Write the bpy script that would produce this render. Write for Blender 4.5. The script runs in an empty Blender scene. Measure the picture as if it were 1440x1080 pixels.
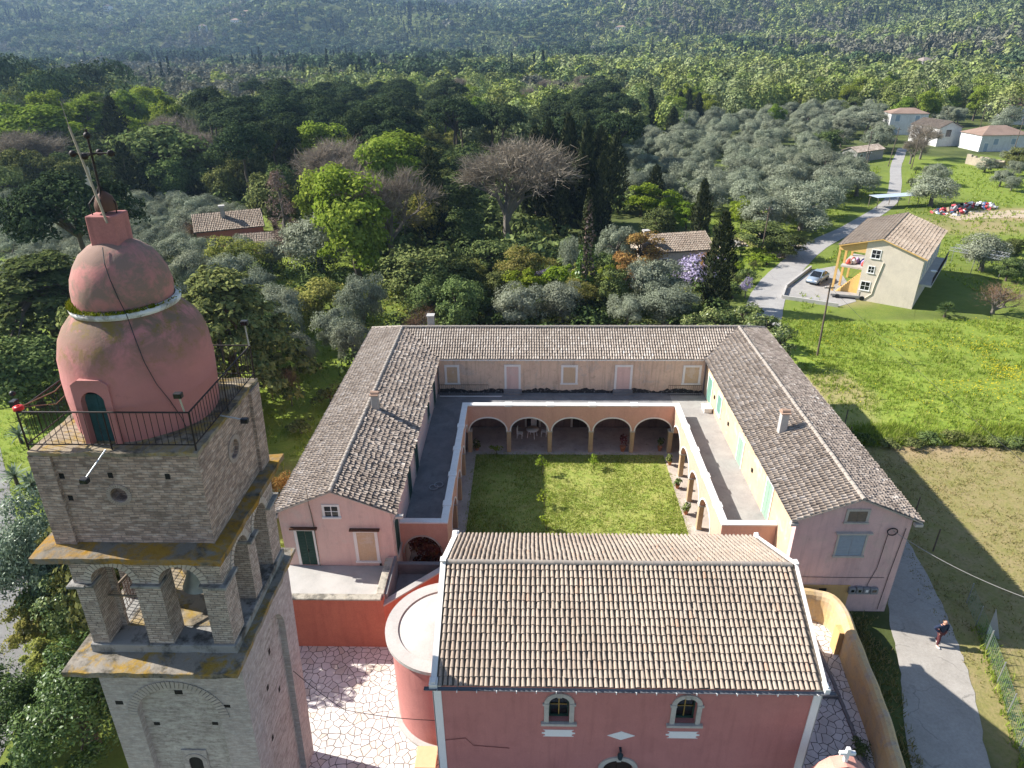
import bpy, math, random
import numpy as np
from mathutils import Vector, Matrix
rad = math.radians
SC = bpy.context.scene
COL = SC.collection
RNG = np.random.default_rng(7)
random.seed(7)
# ------------------------------------------------------------------ camera frame
FPX = 960.0
CAM = np.array([0.0, 0.0, 29.0])
_vy = np.array([25.0, -486.0, FPX]); _vy /= np.linalg.norm(_vy)
_n = np.cross(_vy, np.array([1.0, -0.0113, 0.0])); _n /= np.linalg.norm(_n)
if _n[1] < 0: _n = -_n
_up = -_n
_vx = np.cross(_vy, _up); _vx /= np.linalg.norm(_vx)
if _vx[0] < 0: _vx = -_vx
RW = np.stack([_vx, _vy, _up])          # world from camera (x right, y down, z forward)
def ray(px, py): return RW @ np.array([px - 720.0, py - 540.0, FPX])
def at(px, py, z=0.0):
    d = ray(px, py); t = (z - CAM[2]) / d[2]; return CAM + d * t
def at_depth(px, py, y):
    d = ray(px, py); return CAM + d * (y / d[1])
def proj(P):
    c = RW.T @ (np.array(P, float) - CAM); return 720 + FPX * c[0] / c[2], 540 + FPX * c[1] / c[2]
cd = bpy.data.cameras.new("camera"); cam = bpy.data.objects.new("camera", cd); COL.objects.link(cam)
cd.sensor_width = 36.0; cd.lens = 24.0; cd.clip_end = 9000.0; cd.clip_start = 0.2
M = Matrix.Identity(4)
for i in range(3):
    M[i][0] = RW[i][0]; M[i][1] = -RW[i][1]; M[i][2] = -RW[i][2]; M[i][3] = CAM[i]
cam.matrix_world = M
SC.camera = cam
# ------------------------------------------------------------------ light
SUN_D = Vector((1.28, -0.31, -1.0)).normalized()
sl = bpy.data.lights.new("sun", 'SUN'); so = bpy.data.objects.new("sun", sl); COL.objects.link(so)
sl.energy = 5.0; sl.angle = rad(0.5); sl.color = (1.0, 0.955, 0.89)
so.rotation_euler = SUN_D.to_track_quat('-Z', 'Y').to_euler(); so.location = (-60, 20, 60)
W = bpy.data.worlds.new("World"); SC.world = W; W.use_nodes = True
nt = W.node_tree; bg = nt.nodes["Background"]
sky = nt.nodes.new("ShaderNodeTexSky"); sky.sky_type = 'NISHITA'; sky.sun_disc = False
sky.sun_elevation = math.asin(-SUN_D.z); sky.sun_rotation = math.atan2(-SUN_D.x, -SUN_D.y)
sky.altitude = 50; sky.air_density = 1.0; sky.dust_density = 0.6; sky.ozone_density = 1.0
nt.links.new(sky.outputs[0], bg.inputs[0]); bg.inputs[1].default_value = 0.088
vs = SC.view_settings; vs.view_transform = 'Standard'; vs.look = 'None'; vs.exposure = 1.05; vs.gamma = 1.0
vs.use_curve_mapping = False
SC.cycles.max_bounces = 6; SC.cycles.diffuse_bounces = 4; SC.cycles.glossy_bounces = 2
SC.cycles.transmission_bounces = 3; SC.cycles.transparent_max_bounces = 8; SC.cycles.volume_bounces = 0
SC.cycles.use_adaptive_sampling = True; SC.cycles.adaptive_threshold = 0.015
SC.cycles.use_denoising = True
try: SC.cycles.denoiser = 'OPENIMAGEDENOISE'
except Exception: pass
SC.cycles.sample_clamp_indirect = 6.0

# ------------------------------------------------------------------ materials
def _nt(name):
    m = bpy.data.materials.new(name); m.use_nodes = True
    t = m.node_tree; return m, t, t.nodes["Principled BSDF"]
def nd(t, typ, **kw):
    n = t.nodes.new(typ)
    for k, v in kw.items(): setattr(n, k, v)
    return n
def lk(t, a, b): t.links.new(a, b)
def mixc(t, fac, a, b, blend='MIX'):
    n = t.nodes.new('ShaderNodeMix'); n.data_type = 'RGBA'; n.blend_type = blend; n.clamp_factor = True
    for s, v in ((n.inputs[0], fac), (n.inputs[6], a), (n.inputs[7], b)):
        if isinstance(v, (int, float)): s.default_value = v
        elif isinstance(v, tuple): s.default_value = (v[0], v[1], v[2], 1)
        else: lk(t, v, s)
    return n.outputs[2]
def mth(t, op, a, b=0.0, c=None):
    n = t.nodes.new('ShaderNodeMath'); n.operation = op
    for s, v in zip(n.inputs, (a, b, c)):
        if v is None: continue
        if isinstance(v, (int, float)): s.default_value = v
        else: lk(t, v, s)
    return n.outputs[0]
def ramp(t, fac, stops):
    n = t.nodes.new('ShaderNodeValToRGB'); r = n.color_ramp
    while len(r.elements) < len(stops): r.elements.new(0.5)
    for e, (p, c) in zip(r.elements, stops):
        e.position = p; e.color = (c[0], c[1], c[2], 1) if isinstance(c, tuple) else (c, c, c, 1)
    if isinstance(fac, (int, float)): n.inputs[0].default_value = fac
    else: lk(t, fac, n.inputs[0])
    return n.outputs[0]
def noise(t, vec, scale, detail=4, rough=0.55, dist=0.0):
    n = t.nodes.new('ShaderNodeTexNoise'); n.inputs['Scale'].default_value = scale
    n.inputs['Detail'].default_value = detail; n.inputs['Roughness'].default_value = rough
    n.inputs['Distortion'].default_value = dist
    if vec is not None: lk(t, vec, n.inputs['Vector'])
    return n.outputs[0]
def coord(t, which='Object'):
    return t.nodes.new('ShaderNodeTexCoord').outputs[which]
def wpos(t): return t.nodes.new('ShaderNodeNewGeometry').outputs['Position']
def mapped(t, vec, sc=(1, 1, 1), rot=(0, 0, 0), loc=(0, 0, 0)):
    n = t.nodes.new('ShaderNodeMapping'); lk(t, vec, n.inputs[0])
    n.inputs['Scale'].default_value = sc; n.inputs['Rotation'].default_value = rot; n.inputs['Location'].default_value = loc
    return n.outputs[0]
def bump(t, b, h, strength=0.3, dist=0.05):
    n = t.nodes.new('ShaderNodeBump'); n.inputs['Strength'].default_value = strength; n.inputs['Distance'].default_value = dist
    lk(t, h, n.inputs['Height']); lk(t, n.outputs[0], b.inputs['Normal'])
MATS = {}
def plain(name, c, rough=0.7, metal=0.0, var=0.12, scale=6.0, spec=0.3):
    if name in MATS: return MATS[name]
    m, t, b = _nt(name)
    f = noise(t, wpos(t), scale, 5, 0.6)
    lk(t, mixc(t, f, tuple(x * (1 - var) for x in c), tuple(min(1, x * (1 + var)) for x in c)), b.inputs['Base Color'])
    b.inputs['Roughness'].default_value = rough; b.inputs['Metallic'].default_value = metal
    b.inputs['Specular IOR Level'].default_value = spec
    MATS[name] = m; return m
def plaster(name, c, c2=None, stain=(0.12, 0.09, 0.07), amount=0.35, streak=0.3, sc=0.9, patch=None, patch_amt=0.0):
    """old lime plaster: large tonal patches, vertical rain streaks, blotchy stains, fine grain"""
    m, t, b = _nt(name); p = wpos(t)
    c2 = c2 or tuple(x * 0.82 for x in c)
    big = noise(t, p, sc, 6, 0.62, 0.4)
    col = mixc(t, ramp(t, big, [(0.36, 0.0), (0.66, 1.0)]), c, c2)
    if patch:
        pn = noise(t, mapped(t, p, loc=(7, 3, 1)), sc * 0.8, 5, 0.65, 0.6)
        col = mixc(t, mth(t, 'MULTIPLY', ramp(t, pn, [(0.55, 0.0), (0.62, 1.0)]), patch_amt), col, patch)
    st = noise(t, mapped(t, p, sc=(2.6, 2.6, 0.22)), 1.6, 5, 0.6)
    col = mixc(t, mth(t, 'MULTIPLY', ramp(t, st, [(0.5, 0.0), (0.75, 1.0)]), streak), col, stain)
    bl = noise(t, mapped(t, p, loc=(11, 5, 2)), 2.3, 7, 0.7)
    col = mixc(t, mth(t, 'MULTIPLY', ramp(t, bl, [(0.56, 0.0), (0.74, 1.0)]), amount), col, stain)
    fine = noise(t, p, 22, 3, 0.6)
    col = mixc(t, 0.10, col, ramp(t, fine, [(0.3, 0.0), (0.7, 1.0)]), 'OVERLAY')
    lk(t, col, b.inputs['Base Color']); b.inputs['Roughness'].default_value = 0.9
    b.inputs['Specular IOR Level'].default_value = 0.15
    bump(t, b, noise(t, p, 14, 5, 0.65), 0.25, 0.03)
    MATS[name] = m; return m
def rand_island(t): return t.nodes.new('ShaderNodeNewGeometry').outputs['Random Per Island']
def tile_mat(name, stops, lichen=(0.62, 0.6, 0.55), lich=0.25, dark=(0.05, 0.045, 0.04), dk=0.3):
    m, t, b = _nt(name); p = wpos(t)
    col = ramp(t, rand_island(t), stops)
    n2 = noise(t, p, 9, 5, 0.7)
    col = mixc(t, mth(t, 'MULTIPLY', ramp(t, n2, [(0.55, 0.0), (0.7, 1.0)]), dk), col, dark)
    n3 = noise(t, mapped(t, p, loc=(3, 9, 4)), 5.5, 6, 0.7)
    col = mixc(t, mth(t, 'MULTIPLY', ramp(t, n3, [(0.56, 0.0), (0.66, 1.0)]), lich), col, lichen)
    big = noise(t, p, 0.35, 3, 0.5)
    col = mixc(t, 0.35, col, ramp(t, big, [(0.3, 0.25), (0.7, 0.75)]), 'SOFT_LIGHT')
    lk(t, col, b.inputs['Base Color']); b.inputs['Roughness'].default_value = 0.92
    b.inputs['Specular IOR Level'].default_value = 0.1
    bump(t, b, n2, 0.3, 0.02)
    MATS[name] = m; return m
def brick_mat(name, c1, c2, mortar, bw=0.30, bh=0.085, stain=(0.05, 0.045, 0.04), blot=0.35, pale=(0.5, 0.47, 0.43), pl=0.3, bumpy=0.6, warp=0.02):
    m, t, b = _nt(name); uv = coord(t, 'UV'); p = wpos(t)
    wn = nd(t, 'ShaderNodeTexNoise'); wn.inputs['Scale'].default_value = 1.7; lk(t, uv, wn.inputs['Vector'])
    va = nd(t, 'ShaderNodeVectorMath', operation='MULTIPLY_ADD')
    lk(t, wn.outputs['Color'], va.inputs[0]); va.inputs[1].default_value = (warp * 3, warp * 3, 0); lk(t, uv, va.inputs[2])
    br = nd(t, 'ShaderNodeTexBrick'); lk(t, va.outputs[0], br.inputs['Vector'])
    br.inputs['Scale'].default_value = 1.0; br.inputs['Brick Width'].default_value = bw; br.inputs['Row Height'].default_value = bh
    br.inputs['Mortar Size'].default_value = 0.011; br.inputs['Mortar Smooth'].default_value = 0.4; br.inputs['Bias'].default_value = -0.1
    br.inputs['Color1'].default_value = (*c1, 1); br.inputs['Color2'].default_value = (*c2, 1); br.inputs['Mortar'].default_value = (*mortar, 1)
    br.offset_frequency = 2; br.squash_frequency = 3; br.squash = 0.8
    col = br.outputs['Color']
    n0 = noise(t, mapped(t, uv, sc=(3.2, 11, 1)), 1.0, 2, 0.5)
    col = mixc(t, ramp(t, n0, [(0.38, 0.0), (0.5, 0.25), (0.72, 0.8)]), col, pale) if pl > 0.5 else mixc(t, mth(t, 'MULTIPLY', ramp(t, n0, [(0.5, 0.0), (0.7, 1.0)]), pl), col, pale)
    n1 = noise(t, p, 0.9, 6, 0.68, 0.3)
    col = mixc(t, mth(t, 'MULTIPLY', ramp(t, n1, [(0.5, 0.0), (0.72, 1.0)]), blot), col, stain)
    n2 = noise(t, p, 5.0, 5, 0.7)
    col = mixc(t, 0.35, col, ramp(t, n2, [(0.25, 0.1), (0.75, 0.9)]), 'OVERLAY')
    lk(t, col, b.inputs['Base Color']); b.inputs['Roughness'].default_value = 0.93; b.inputs['Specular IOR Level'].default_value = 0.12
    h = mth(t, 'ADD', mth(t, 'MULTIPLY', br.outputs['Fac'], -0.7), mth(t, 'MULTIPLY', n2, 0.8))
    bump(t, b, h, bumpy, 0.05)
    MATS[name] = m; return m
def leaf_mat(name, stops, trans=0.3, tint=0.12, rough=0.6, gloss=0.0, hue=0.02, spread=0.0):
    m = bpy.data.materials.new(name); m.use_nodes = True; t = m.node_tree
    for n in list(t.nodes): t.nodes.remove(n)
    out = nd(t, 'ShaderNodeOutputMaterial')
    col = ramp(t, rand_island(t), stops)
    oi = nd(t, 'ShaderNodeObjectInfo')
    hs = nd(t, 'ShaderNodeHueSaturation'); lk(t, col, hs.inputs['Color'])
    lk(t, mth(t, 'MULTIPLY_ADD', oi.outputs['Random'], hue * 2, 0.5 - hue), hs.inputs['Hue'])
    r2 = mth(t, 'FRACT', mth(t, 'MULTIPLY', oi.outputs['Random'], 7.31))
    lk(t, mth(t, 'MULTIPLY_ADD', r2, 2 * tint, 1 - tint), hs.inputs['Value'])
    c = hs.outputs[0]
    if spread:   # one tree of the mass differs from the next
        p_ = wpos(t); h2 = nd(t, 'ShaderNodeHueSaturation'); lk(t, c, h2.inputs['Color'])
        lk(t, ramp(t, noise(t, p_, .085, 2, .5), [(.3, 1 - spread), (.7, 1.0)]), h2.inputs['Value'])
        lk(t, mth(t, 'MULTIPLY_ADD', noise(t, mapped(t, p_, loc=(40, 9, 0)), .06, 2, .5), .09, .455), h2.inputs['Hue'])
        lk(t, ramp(t, noise(t, mapped(t, p_, loc=(7, 70, 0)), .05, 2, .5), [(.3, .62), (.7, 1.0)]), h2.inputs['Saturation']); c = h2.outputs[0]
    d = nd(t, 'ShaderNodeBsdfDiffuse'); lk(t, c, d.inputs[0])
    tr = nd(t, 'ShaderNodeBsdfTranslucent'); lk(t, mixc(t, 0.35, c, (0.25, 0.4, 0.03), 'MIX') if trans > 0.25 else c, tr.inputs[0])
    mx = nd(t, 'ShaderNodeMixShader'); mx.inputs[0].default_value = trans
    lk(t, d.outputs[0], mx.inputs[1]); lk(t, tr.outputs[0], mx.inputs[2]); o = mx.outputs[0]
    if gloss > 0:
        g = nd(t, 'ShaderNodeBsdfGlossy'); g.inputs['Roughness'].default_value = 0.35; g.inputs[0].default_value = (0.8, 0.85, 0.8, 1)
        m2 = nd(t, 'ShaderNodeMixShader'); m2.inputs[0].default_value = gloss
        lk(t, o, m2.inputs[1]); lk(t, g.outputs[0], m2.inputs[2]); o = m2.outputs[0]
    lk(t, o, out.inputs[0])
    MATS[name] = m; return m

# ------------------------------------------------------------------ mesh builder
class MB:
    def __init__(s): s.v = []; s.f = []; s.mi = []; s.smooth = []
    def add(s, vs, fs, mi=0, smooth=False):
        o = len(s.v); s.v.extend([tuple(float(c) for c in p) for p in vs])
        for f in fs: s.f.append(tuple(i + o for i in f)); s.mi.append(mi); s.smooth.append(smooth)
        return s
    def poly(s, pts, mi=0): return s.add(pts, [tuple(range(len(pts)))], mi)
    def box(s, x0, x1, y0, y1, z0, z1, mi=0):
        return s.add([(x0,y0,z0),(x1,y0,z0),(x1,y1,z0),(x0,y1,z0),(x0,y0,z1),(x1,y0,z1),(x1,y1,z1),(x0,y1,z1)],
              [(0,3,2,1),(4,5,6,7),(0,1,5,4),(1,2,6,5),(2,3,7,6),(3,0,4,7)], mi)
    def obox(s, o, U, V, Wv, u0, u1, v0, v1, w0, w1, mi=0):
        o, U, V, Wv = (np.array(a, float) for a in (o, U, V, Wv))
        P = lambda a, b, c: o + U * a + V * b + Wv * c
        vs = [P(u0,v0,w0),P(u1,v0,w0),P(u1,v1,w0),P(u0,v1,w0),P(u0,v0,w1),P(u1,v0,w1),P(u1,v1,w1),P(u0,v1,w1)]
        return s.add(vs, [(0,3,2,1),(4,5,6,7),(0,1,5,4),(1,2,6,5),(2,3,7,6),(3,0,4,7)], mi)
    def prism(s, pts, z0, z1, mi=0):
        n = len(pts); vs = [(p[0], p[1], z0) for p in pts] + [(p[0], p[1], z1) for p in pts]
        return s.add(vs, [tuple(range(n))[::-1], tuple(range(n, 2*n))] + [(i, (i+1) % n, n + (i+1) % n, n + i) for i in range(n)], mi)
    def extrude(s, pts, d, mi=0):
        d = np.array(d, float); n = len(pts); vs = [np.array(p, float) for p in pts]; vs = vs + [p + d for p in vs]
        return s.add(vs, [tuple(range(n))[::-1], tuple(range(n, 2*n))] + [(i, (i+1) % n, n + (i+1) % n, n + i) for i in range(n)], mi)
    def tube(s, p0, p1, r0, r1=None, n=6, mi=0, cap=True, smooth=True):
        r1 = r0 if r1 is None else r1
        p0 = np.array(p0, float); p1 = np.array(p1, float); d = p1 - p0; L = np.linalg.norm(d)
        if L < 1e-6: return s
        d /= L; a = np.cross(d, (0, 0, 1.0) if abs(d[2]) < 0.9 else (1.0, 0, 0)); a /= np.linalg.norm(a); b = np.cross(d, a)
        vs = []
        for p, r in ((p0, r0), (p1, r1)):
            for k in range(n):
                th = 2 * math.pi * k / n; vs.append(p + (a * math.cos(th) + b * math.sin(th)) * r)
        s.add(vs, [(k, (k+1) % n, n + (k+1) % n, n + k) for k in range(n)], mi, smooth)
        if cap: s.add(vs, [tuple(range(n))[::-1], tuple(range(n, 2*n))], mi)
        return s
    def path(s, pts, r, n=5, mi=0):
        for a, b in zip(pts[:-1], pts[1:]): s.tube(a, b, r, r, n, mi)
        return s
    def lathe(s, prof, c, n=32, mi=0, a0=0.0, a1=2*math.pi, sx=1.0, sy=1.0, smooth=True, jit=0.0):
        full = abs(a1 - a0 - 2*math.pi) < 1e-6; m = n if full else n + 1; vs = []
        for r, z in prof:
            for k in range(m):
                th = a0 + (a1 - a0) * k / n; rr = r + (random.uniform(-jit, jit) if jit else 0)
                vs.append((c[0] + math.cos(th) * rr * sx, c[1] + math.sin(th) * rr * sy, c[2] + z))
        fs = []
        for i in range(len(prof) - 1):
            for k in range(n):
                k2 = (k + 1) % m
                fs.append((i*m + k, i*m + k2, (i+1)*m + k2, (i+1)*m + k))
        return s.add(vs, fs, mi, smooth)
    def sphere(s, c, r, n=10, mi=0, sz=1.0):
        pr = [(max(1e-4, r * math.sin(math.pi * i / 8)), -r * sz * math.cos(math.pi * i / 8)) for i in range(9)]
        return s.lathe(pr, c, n, mi)
    def wall(s, O, U, N, L, H, t, ops=(), mi=0, top=True, seg=14, back=True):
        """upright wall from O along U, front facing N, thickness t behind; ops = (u0,u1,z0,zspring,rise)"""
        O, U, N = (np.array(a, float) for a in (O, U, N)); Z = np.array((0, 0, 1.0))
        P = lambda u, z, w=0.0: O + U * u + Z * z - N * w
        def q(a, b, c, d): s.add([a, b, c, d], [(0, 1, 2, 3)], mi)
        sides = (0.0, t) if back else (0.0,)
        u = 0.0
        for (a, b, z0, zs, rise) in sorted(ops):
            for w in sides:
                q(P(u, 0, w), P(a, 0, w), P(a, H, w), P(u, H, w))
                if z0 > 1e-4: q(P(a, 0, w), P(b, 0, w), P(b, z0, w), P(a, z0, w))
            arc = [(a, zs)]
            if rise > 0:
                m = (a + b) / 2; h = (b - a) / 2
                arc = [(m - h * math.cos(math.pi * i / seg), zs + rise * math.sin(math.pi * i / seg)) for i in range(seg + 1)]
            else: arc = [(a, zs), (b, zs)]
            for (ua, za), (ub, zb) in zip(arc[:-1], arc[1:]):
                for w in sides: q(P(ua, za, w), P(ub, zb, w), P(ub, H, w), P(ua, H, w))
                q(P(ua, za), P(ub, zb), P(ub, zb, t), P(ua, za, t))
            q(P(a, z0), P(a, zs), P(a, zs, t), P(a, z0, t)); q(P(b, z0), P(b, zs), P(b, zs, t), P(b, z0, t))
            if z0 > 1e-4: q(P(a, z0), P(b, z0), P(b, z0, t), P(a, z0, t))
            u = b
        for w in sides: q(P(u, 0, w), P(L, 0, w), P(L, H, w), P(u, H, w))
        if back:
            q(P(0, 0), P(0, H), P(0, H, t), P(0, 0, t)); q(P(L, 0), P(L, H), P(L, H, t), P(L, 0, t))
        if top: q(P(0, H), P(L, H), P(L, H, t), P(0, H, t))
        return s
    def archband(s, O, U, N, uc, zs, hw, rise, band, proud, z0=None, mi=0, seg=18):
        """moulded band round an arch head (and down the jambs to z0), standing proud of the wall"""
        O, U, N = (np.array(a, float) for a in (O, U, N)); Z = np.array((0, 0, 1.0))
        P = lambda u, z, w: O + U * u + Z * z + N * w
        inn = [(uc - hw * math.cos(math.pi * i / seg), zs + rise * math.sin(math.pi * i / seg)) for i in range(seg + 1)]
        out = [(uc - (hw + band) * math.cos(math.pi * i / seg), zs + (rise + band) * math.sin(math.pi * i / seg)) for i in range(seg + 1)]
        if z0 is not None:
            inn = [(uc - hw, z0)] + inn + [(uc + hw, z0)]; out = [(uc - hw - band, z0)] + out + [(uc + hw + band, z0)]
        for i in range(len(inn) - 1):
            a, b, c, d = inn[i], inn[i+1], out[i+1], out[i]
            f = [P(*a, proud), P(*b, proud), P(*c, proud), P(*d, proud)]; g = [P(*a, -0.03), P(*b, -0.03), P(*c, -0.03), P(*d, -0.03)]
            s.add(f + g, [(0,1,2,3), (0,1,5,4), (3,2,6,7)] + ([(0,3,7,4)] if i == 0 else []) + ([(1,2,6,5)] if i == len(inn) - 2 else []), mi)
        return s
    def xf(s, fn): s.v = [fn(p) for p in s.v]; return s
    def build(s, name, mats, parent=None, bevel=0.0, jitter=0.0):
        me = bpy.data.meshes.new(name)
        off = np.array(parent_world(parent)) if parent is not None else np.zeros(3)
        v = np.array(s.v, float).reshape(-1, 3) - off
        if jitter: v = v + RNG.uniform(-jitter, jitter, v.shape)
        me.from_pydata([tuple(p) for p in v], [], s.f)
        mats = mats if isinstance(mats, (list, tuple)) else [mats]
        for m in mats: me.materials.append(m)
        me.polygons.foreach_set('material_index', s.mi); me.polygons.foreach_set('use_smooth', s.smooth)
        box_uv(me, off)
        me.update()
        o = bpy.data.objects.new(name, me); COL.objects.link(o)
        if parent is not None: o.parent = parent
        if bevel:
            b = o.modifiers.new('bevel', 'BEVEL'); b.width = bevel; b.segments = 1; b.limit_method = 'ANGLE'
        return o
def box_uv(me, off):
    uv = me.uv_layers.new(name='UVMap'); n = len(me.loops)
    if n == 0: return
    co = np.empty(len(me.vertices) * 3); me.vertices.foreach_get('co', co); co = co.reshape(-1, 3) + off
    li = np.empty(n, int); me.loops.foreach_get('vertex_index', li)
    npoly = len(me.polygons); nr = np.empty(npoly * 3); me.polygons.foreach_get('normal', nr); nr = nr.reshape(-1, 3)
    tot = np.empty(npoly, int); me.polygons.foreach_get('loop_total', tot)
    ln = np.repeat(np.abs(nr), tot, axis=0); c = co[li]; ax = np.argmax(ln * np.array([1, 1, 0.98]), axis=1)
    u = np.where(ax == 0, c[:, 1], c[:, 0]); w = np.where(ax == 2, c[:, 1], c[:, 2])
    uv.data.foreach_set('uv', np.stack([u, w], 1).ravel())
def parent_world(o):
    p = Vector((0, 0, 0))
    while o is not None: p = p + o.location; o = o.parent
    return p
def mesh_np(name, verts, faces, mats, parent=None, mi=None, off=None):
    """fast mesh from numpy quads/tris"""
    me = bpy.data.meshes.new(name); k = faces.shape[1]; nf = len(faces)
    me.vertices.add(len(verts)); me.vertices.foreach_set('co', np.ascontiguousarray(verts, np.float32).ravel())
    me.loops.add(nf * k); me.loops.foreach_set('vertex_index', faces.astype(np.int32).ravel())
    me.polygons.add(nf); me.polygons.foreach_set('loop_start', np.arange(0, nf * k, k, dtype=np.int32))
    for m in (mats if isinstance(mats, (list, tuple)) else [mats]): me.materials.append(m)
    if mi is not None: me.polygons.foreach_set('material_index', np.asarray(mi, np.int32))
    me.update(calc_edges=True)
    return me
def link(name, me, parent=None):
    o = bpy.data.objects.new(name, me); COL.objects.link(o)
    if parent is not None: o.parent = parent
    return o
def tag(o, label=None, cat=None, group=None, kind=None):
    if label: o['label'] = label
    if cat: o['category'] = cat
    if group: o['group'] = group
    if kind: o['kind'] = kind
    return o
def thing(name, label, cat, loc=(0, 0, 0), group=None):
    o = bpy.data.objects.new(name, None); COL.objects.link(o); o.location = loc; o.empty_display_size = 0.3
    return tag(o, label, cat, group)
# ------------------------------------------------------------------ barrel-tile roof
def tiles(mb, P0, A, S, ncol, nrow, sp, rl, keep=None, rad0=0.080, rad1=0.064, jit=0.012, lift=0.032, mi=0, wave=0.0, missing=0.0):
    P0, A, S = (np.array(a, float) for a in (P0, A, S)); A = A / np.linalg.norm(A); S = S / np.linalg.norm(S)
    N = np.cross(A, S); N = N if N[2] > 0 else -N
    i, j = np.meshgrid(np.arange(ncol), np.arange(nrow), indexing='ij'); i = i.ravel(); j = j.ravel()
    u = (i + 0.5) * sp; v = j * rl
    if wave: u = u + wave * np.sin(v * 1.3 + i * 0.13) * 1.0
    if keep is not None:
        k = keep(u, v + rl * 0.5); i, j, u, v = i[k], j[k], u[k], v[k]
    n = len(u)
    if missing:
        k = RNG.random(n) > missing; u, v = u[k], v[k]; n = len(u)
    u = u + RNG.normal(0, jit, n); v = v + RNG.normal(0, jit * 1.6, n)
    ln = rl * 1.16 + RNG.normal(0, jit, n); sk = RNG.normal(0, jit * 1.3, n); hz = RNG.normal(0, jit * 0.35, n)
    th = np.linspace(0, math.pi, 6); K = 6
    V = np.empty((n, 2 * K, 3))
    for e, (r, l) in enumerate(((rad0, lift), (rad1, 0.0))):
        uu = u[:, None] + np.cos(th)[None] * r + (sk[:, None] if e else 0)
        vv = (v + (ln if e else 0))[:, None] + np.zeros(K)
        hh = np.sin(th)[None] * r * 1.05 + l + hz[:, None]
        V[:, e*K:(e+1)*K] = P0 + uu[..., None] * A + vv[..., None] * S + hh[..., None] * N
    o = len(mb.v); mb.v.extend(map(tuple, V.reshape(-1, 3)))
    q = [(k, k+1, K+k+1, K+k) for k in range(K-1)] + [tuple(range(K))]
    for t in range(n):
        b = o + t * 2 * K
        for f in q: mb.f.append(tuple(b + x for x in f)); mb.mi.append(mi); mb.smooth.append(len(f) == 4)
def ridge(mb, p0, p1, r=0.12, L=0.4, mi=0):
    p0 = np.array(p0, float); p1 = np.array(p1, float); d = p1 - p0; T = np.linalg.norm(d); d /= T
    side = np.cross(d, (0, 0, 1.0)); side /= np.linalg.norm(side); N = np.cross(side, d); n = max(1, int(T / L)); K = 7
    for i in range(n):
        a = p0 + d * (T * i / n); b = p0 + d * (T * (i + 1.12) / n); jx = random.uniform(-.015, .015)
        vs = []
        for p, r_, l in ((a, r * 1.08, 0.015), (b, r * 0.95, 0.0)):
            for k in range(K):
                th = math.pi * k / (K - 1); vs.append(p + side * (math.cos(th) * r_ + jx) + N * (math.sin(th) * r_ + l - 0.04))
        mb.add(vs, [(k, k+1, K+k+1, K+k) for k in range(K-1)], mi, True); mb.add(vs, [tuple(range(K))], mi)
# ------------------------------------------------------------------ the palette
pl_church = plaster('plaster_church', (0.50, 0.215, 0.19), (0.45, 0.19, 0.17), amount=0.2, streak=0.22, stain=(0.2, 0.07, 0.06))
pl_red = plaster('plaster_red', (0.52, 0.17, 0.11), (0.46, 0.145, 0.095), amount=0.25, streak=0.25, stain=(0.25, 0.07, 0.05))
pl_gable = plaster('plaster_gable', (0.70, 0.495, 0.43), (0.65, 0.455, 0.40), amount=0.22, streak=0.22, stain=(0.3, 0.2, 0.17), patch=(0.6, 0.5, 0.44), patch_amt=0.4)
pl_gable2 = plaster('plaster_gable_mauve', (0.68, 0.47, 0.445), (0.60, 0.41, 0.40), amount=0.3, streak=0.3, stain=(0.22, 0.15, 0.15), patch=(0.58, 0.44, 0.40), patch_amt=0.5)
pl_rear = plaster('plaster_rear', (0.70, 0.52, 0.38), (0.60, 0.44, 0.33), amount=0.4, streak=0.4, stain=(0.16, 0.11, 0.08), patch=(0.5, 0.42, 0.35), patch_amt=0.6)
pl_peach = plaster('plaster_peach', (0.56, 0.43, 0.30), (0.55, 0.39, 0.24), amount=0.25, streak=0.2, stain=(0.4, 0.28, 0.18), patch=(0.62, 0.55, 0.47), patch_amt=0.5)
pl_arc = plaster('plaster_arcade', (0.64, 0.38, 0.285), (0.58, 0.34, 0.26), amount=0.2, streak=0.15, stain=(0.3, 0.17, 0.12))
pl_ochre = plaster('plaster_ochre', (0.64, 0.41, 0.17), (0.58, 0.36, 0.16), amount=0.3, streak=0.2, stain=(0.28, 0.2, 0.12))
pl_dado = plaster('plaster_dado', (0.22, 0.16, 0.14), (0.14, 0.11, 0.10), amount=0.6, streak=0.5, stain=(0.06, 0.05, 0.05))
pl_dome = plaster('plaster_dome', (0.50, 0.19, 0.17), (0.45, 0.17, 0.155), amount=0.35, streak=0.15, stain=(0.12, 0.085, 0.06))
pl_house = plaster('plaster_house', (0.66, 0.58, 0.47), (0.58, 0.51, 0.42), amount=0.18, streak=0.15, stain=(0.4, 0.34, 0.26))
pl_housey = plaster('plaster_house_yellow', (0.74, 0.47, 0.17), amount=0.1, streak=0.1)
pl_white = plaster('plaster_white', (0.66, 0.65, 0.64), (0.56, 0.55, 0.54), amount=0.4, streak=0.45, stain=(0.35, 0.33, 0.3))
pl_farm = plaster('plaster_farm', (0.5, 0.19, 0.12), (0.44, 0.17, 0.12), amount=0.2, streak=0.2)
white_trim = plaster('white_trim', (0.78, 0.75, 0.71), (0.72, 0.70, 0.66), amount=0.2, streak=0.2, stain=(0.4, 0.38, 0.34))
white_paint = plain('white_paint', (0.8, 0.79, 0.77), 0.6, var=0.05)
stone_trim = plaster('stone_trim', (0.50, 0.47, 0.42), (0.42, 0.39, 0.35), amount=0.35, streak=0.2, stain=(0.15, 0.14, 0.12))
pillar_stone = plaster('pillar_stone', (0.5, 0.36, 0.22), (0.42, 0.30, 0.2), amount=0.35, streak=0.3, stain=(0.16, 0.11, 0.08))
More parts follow.
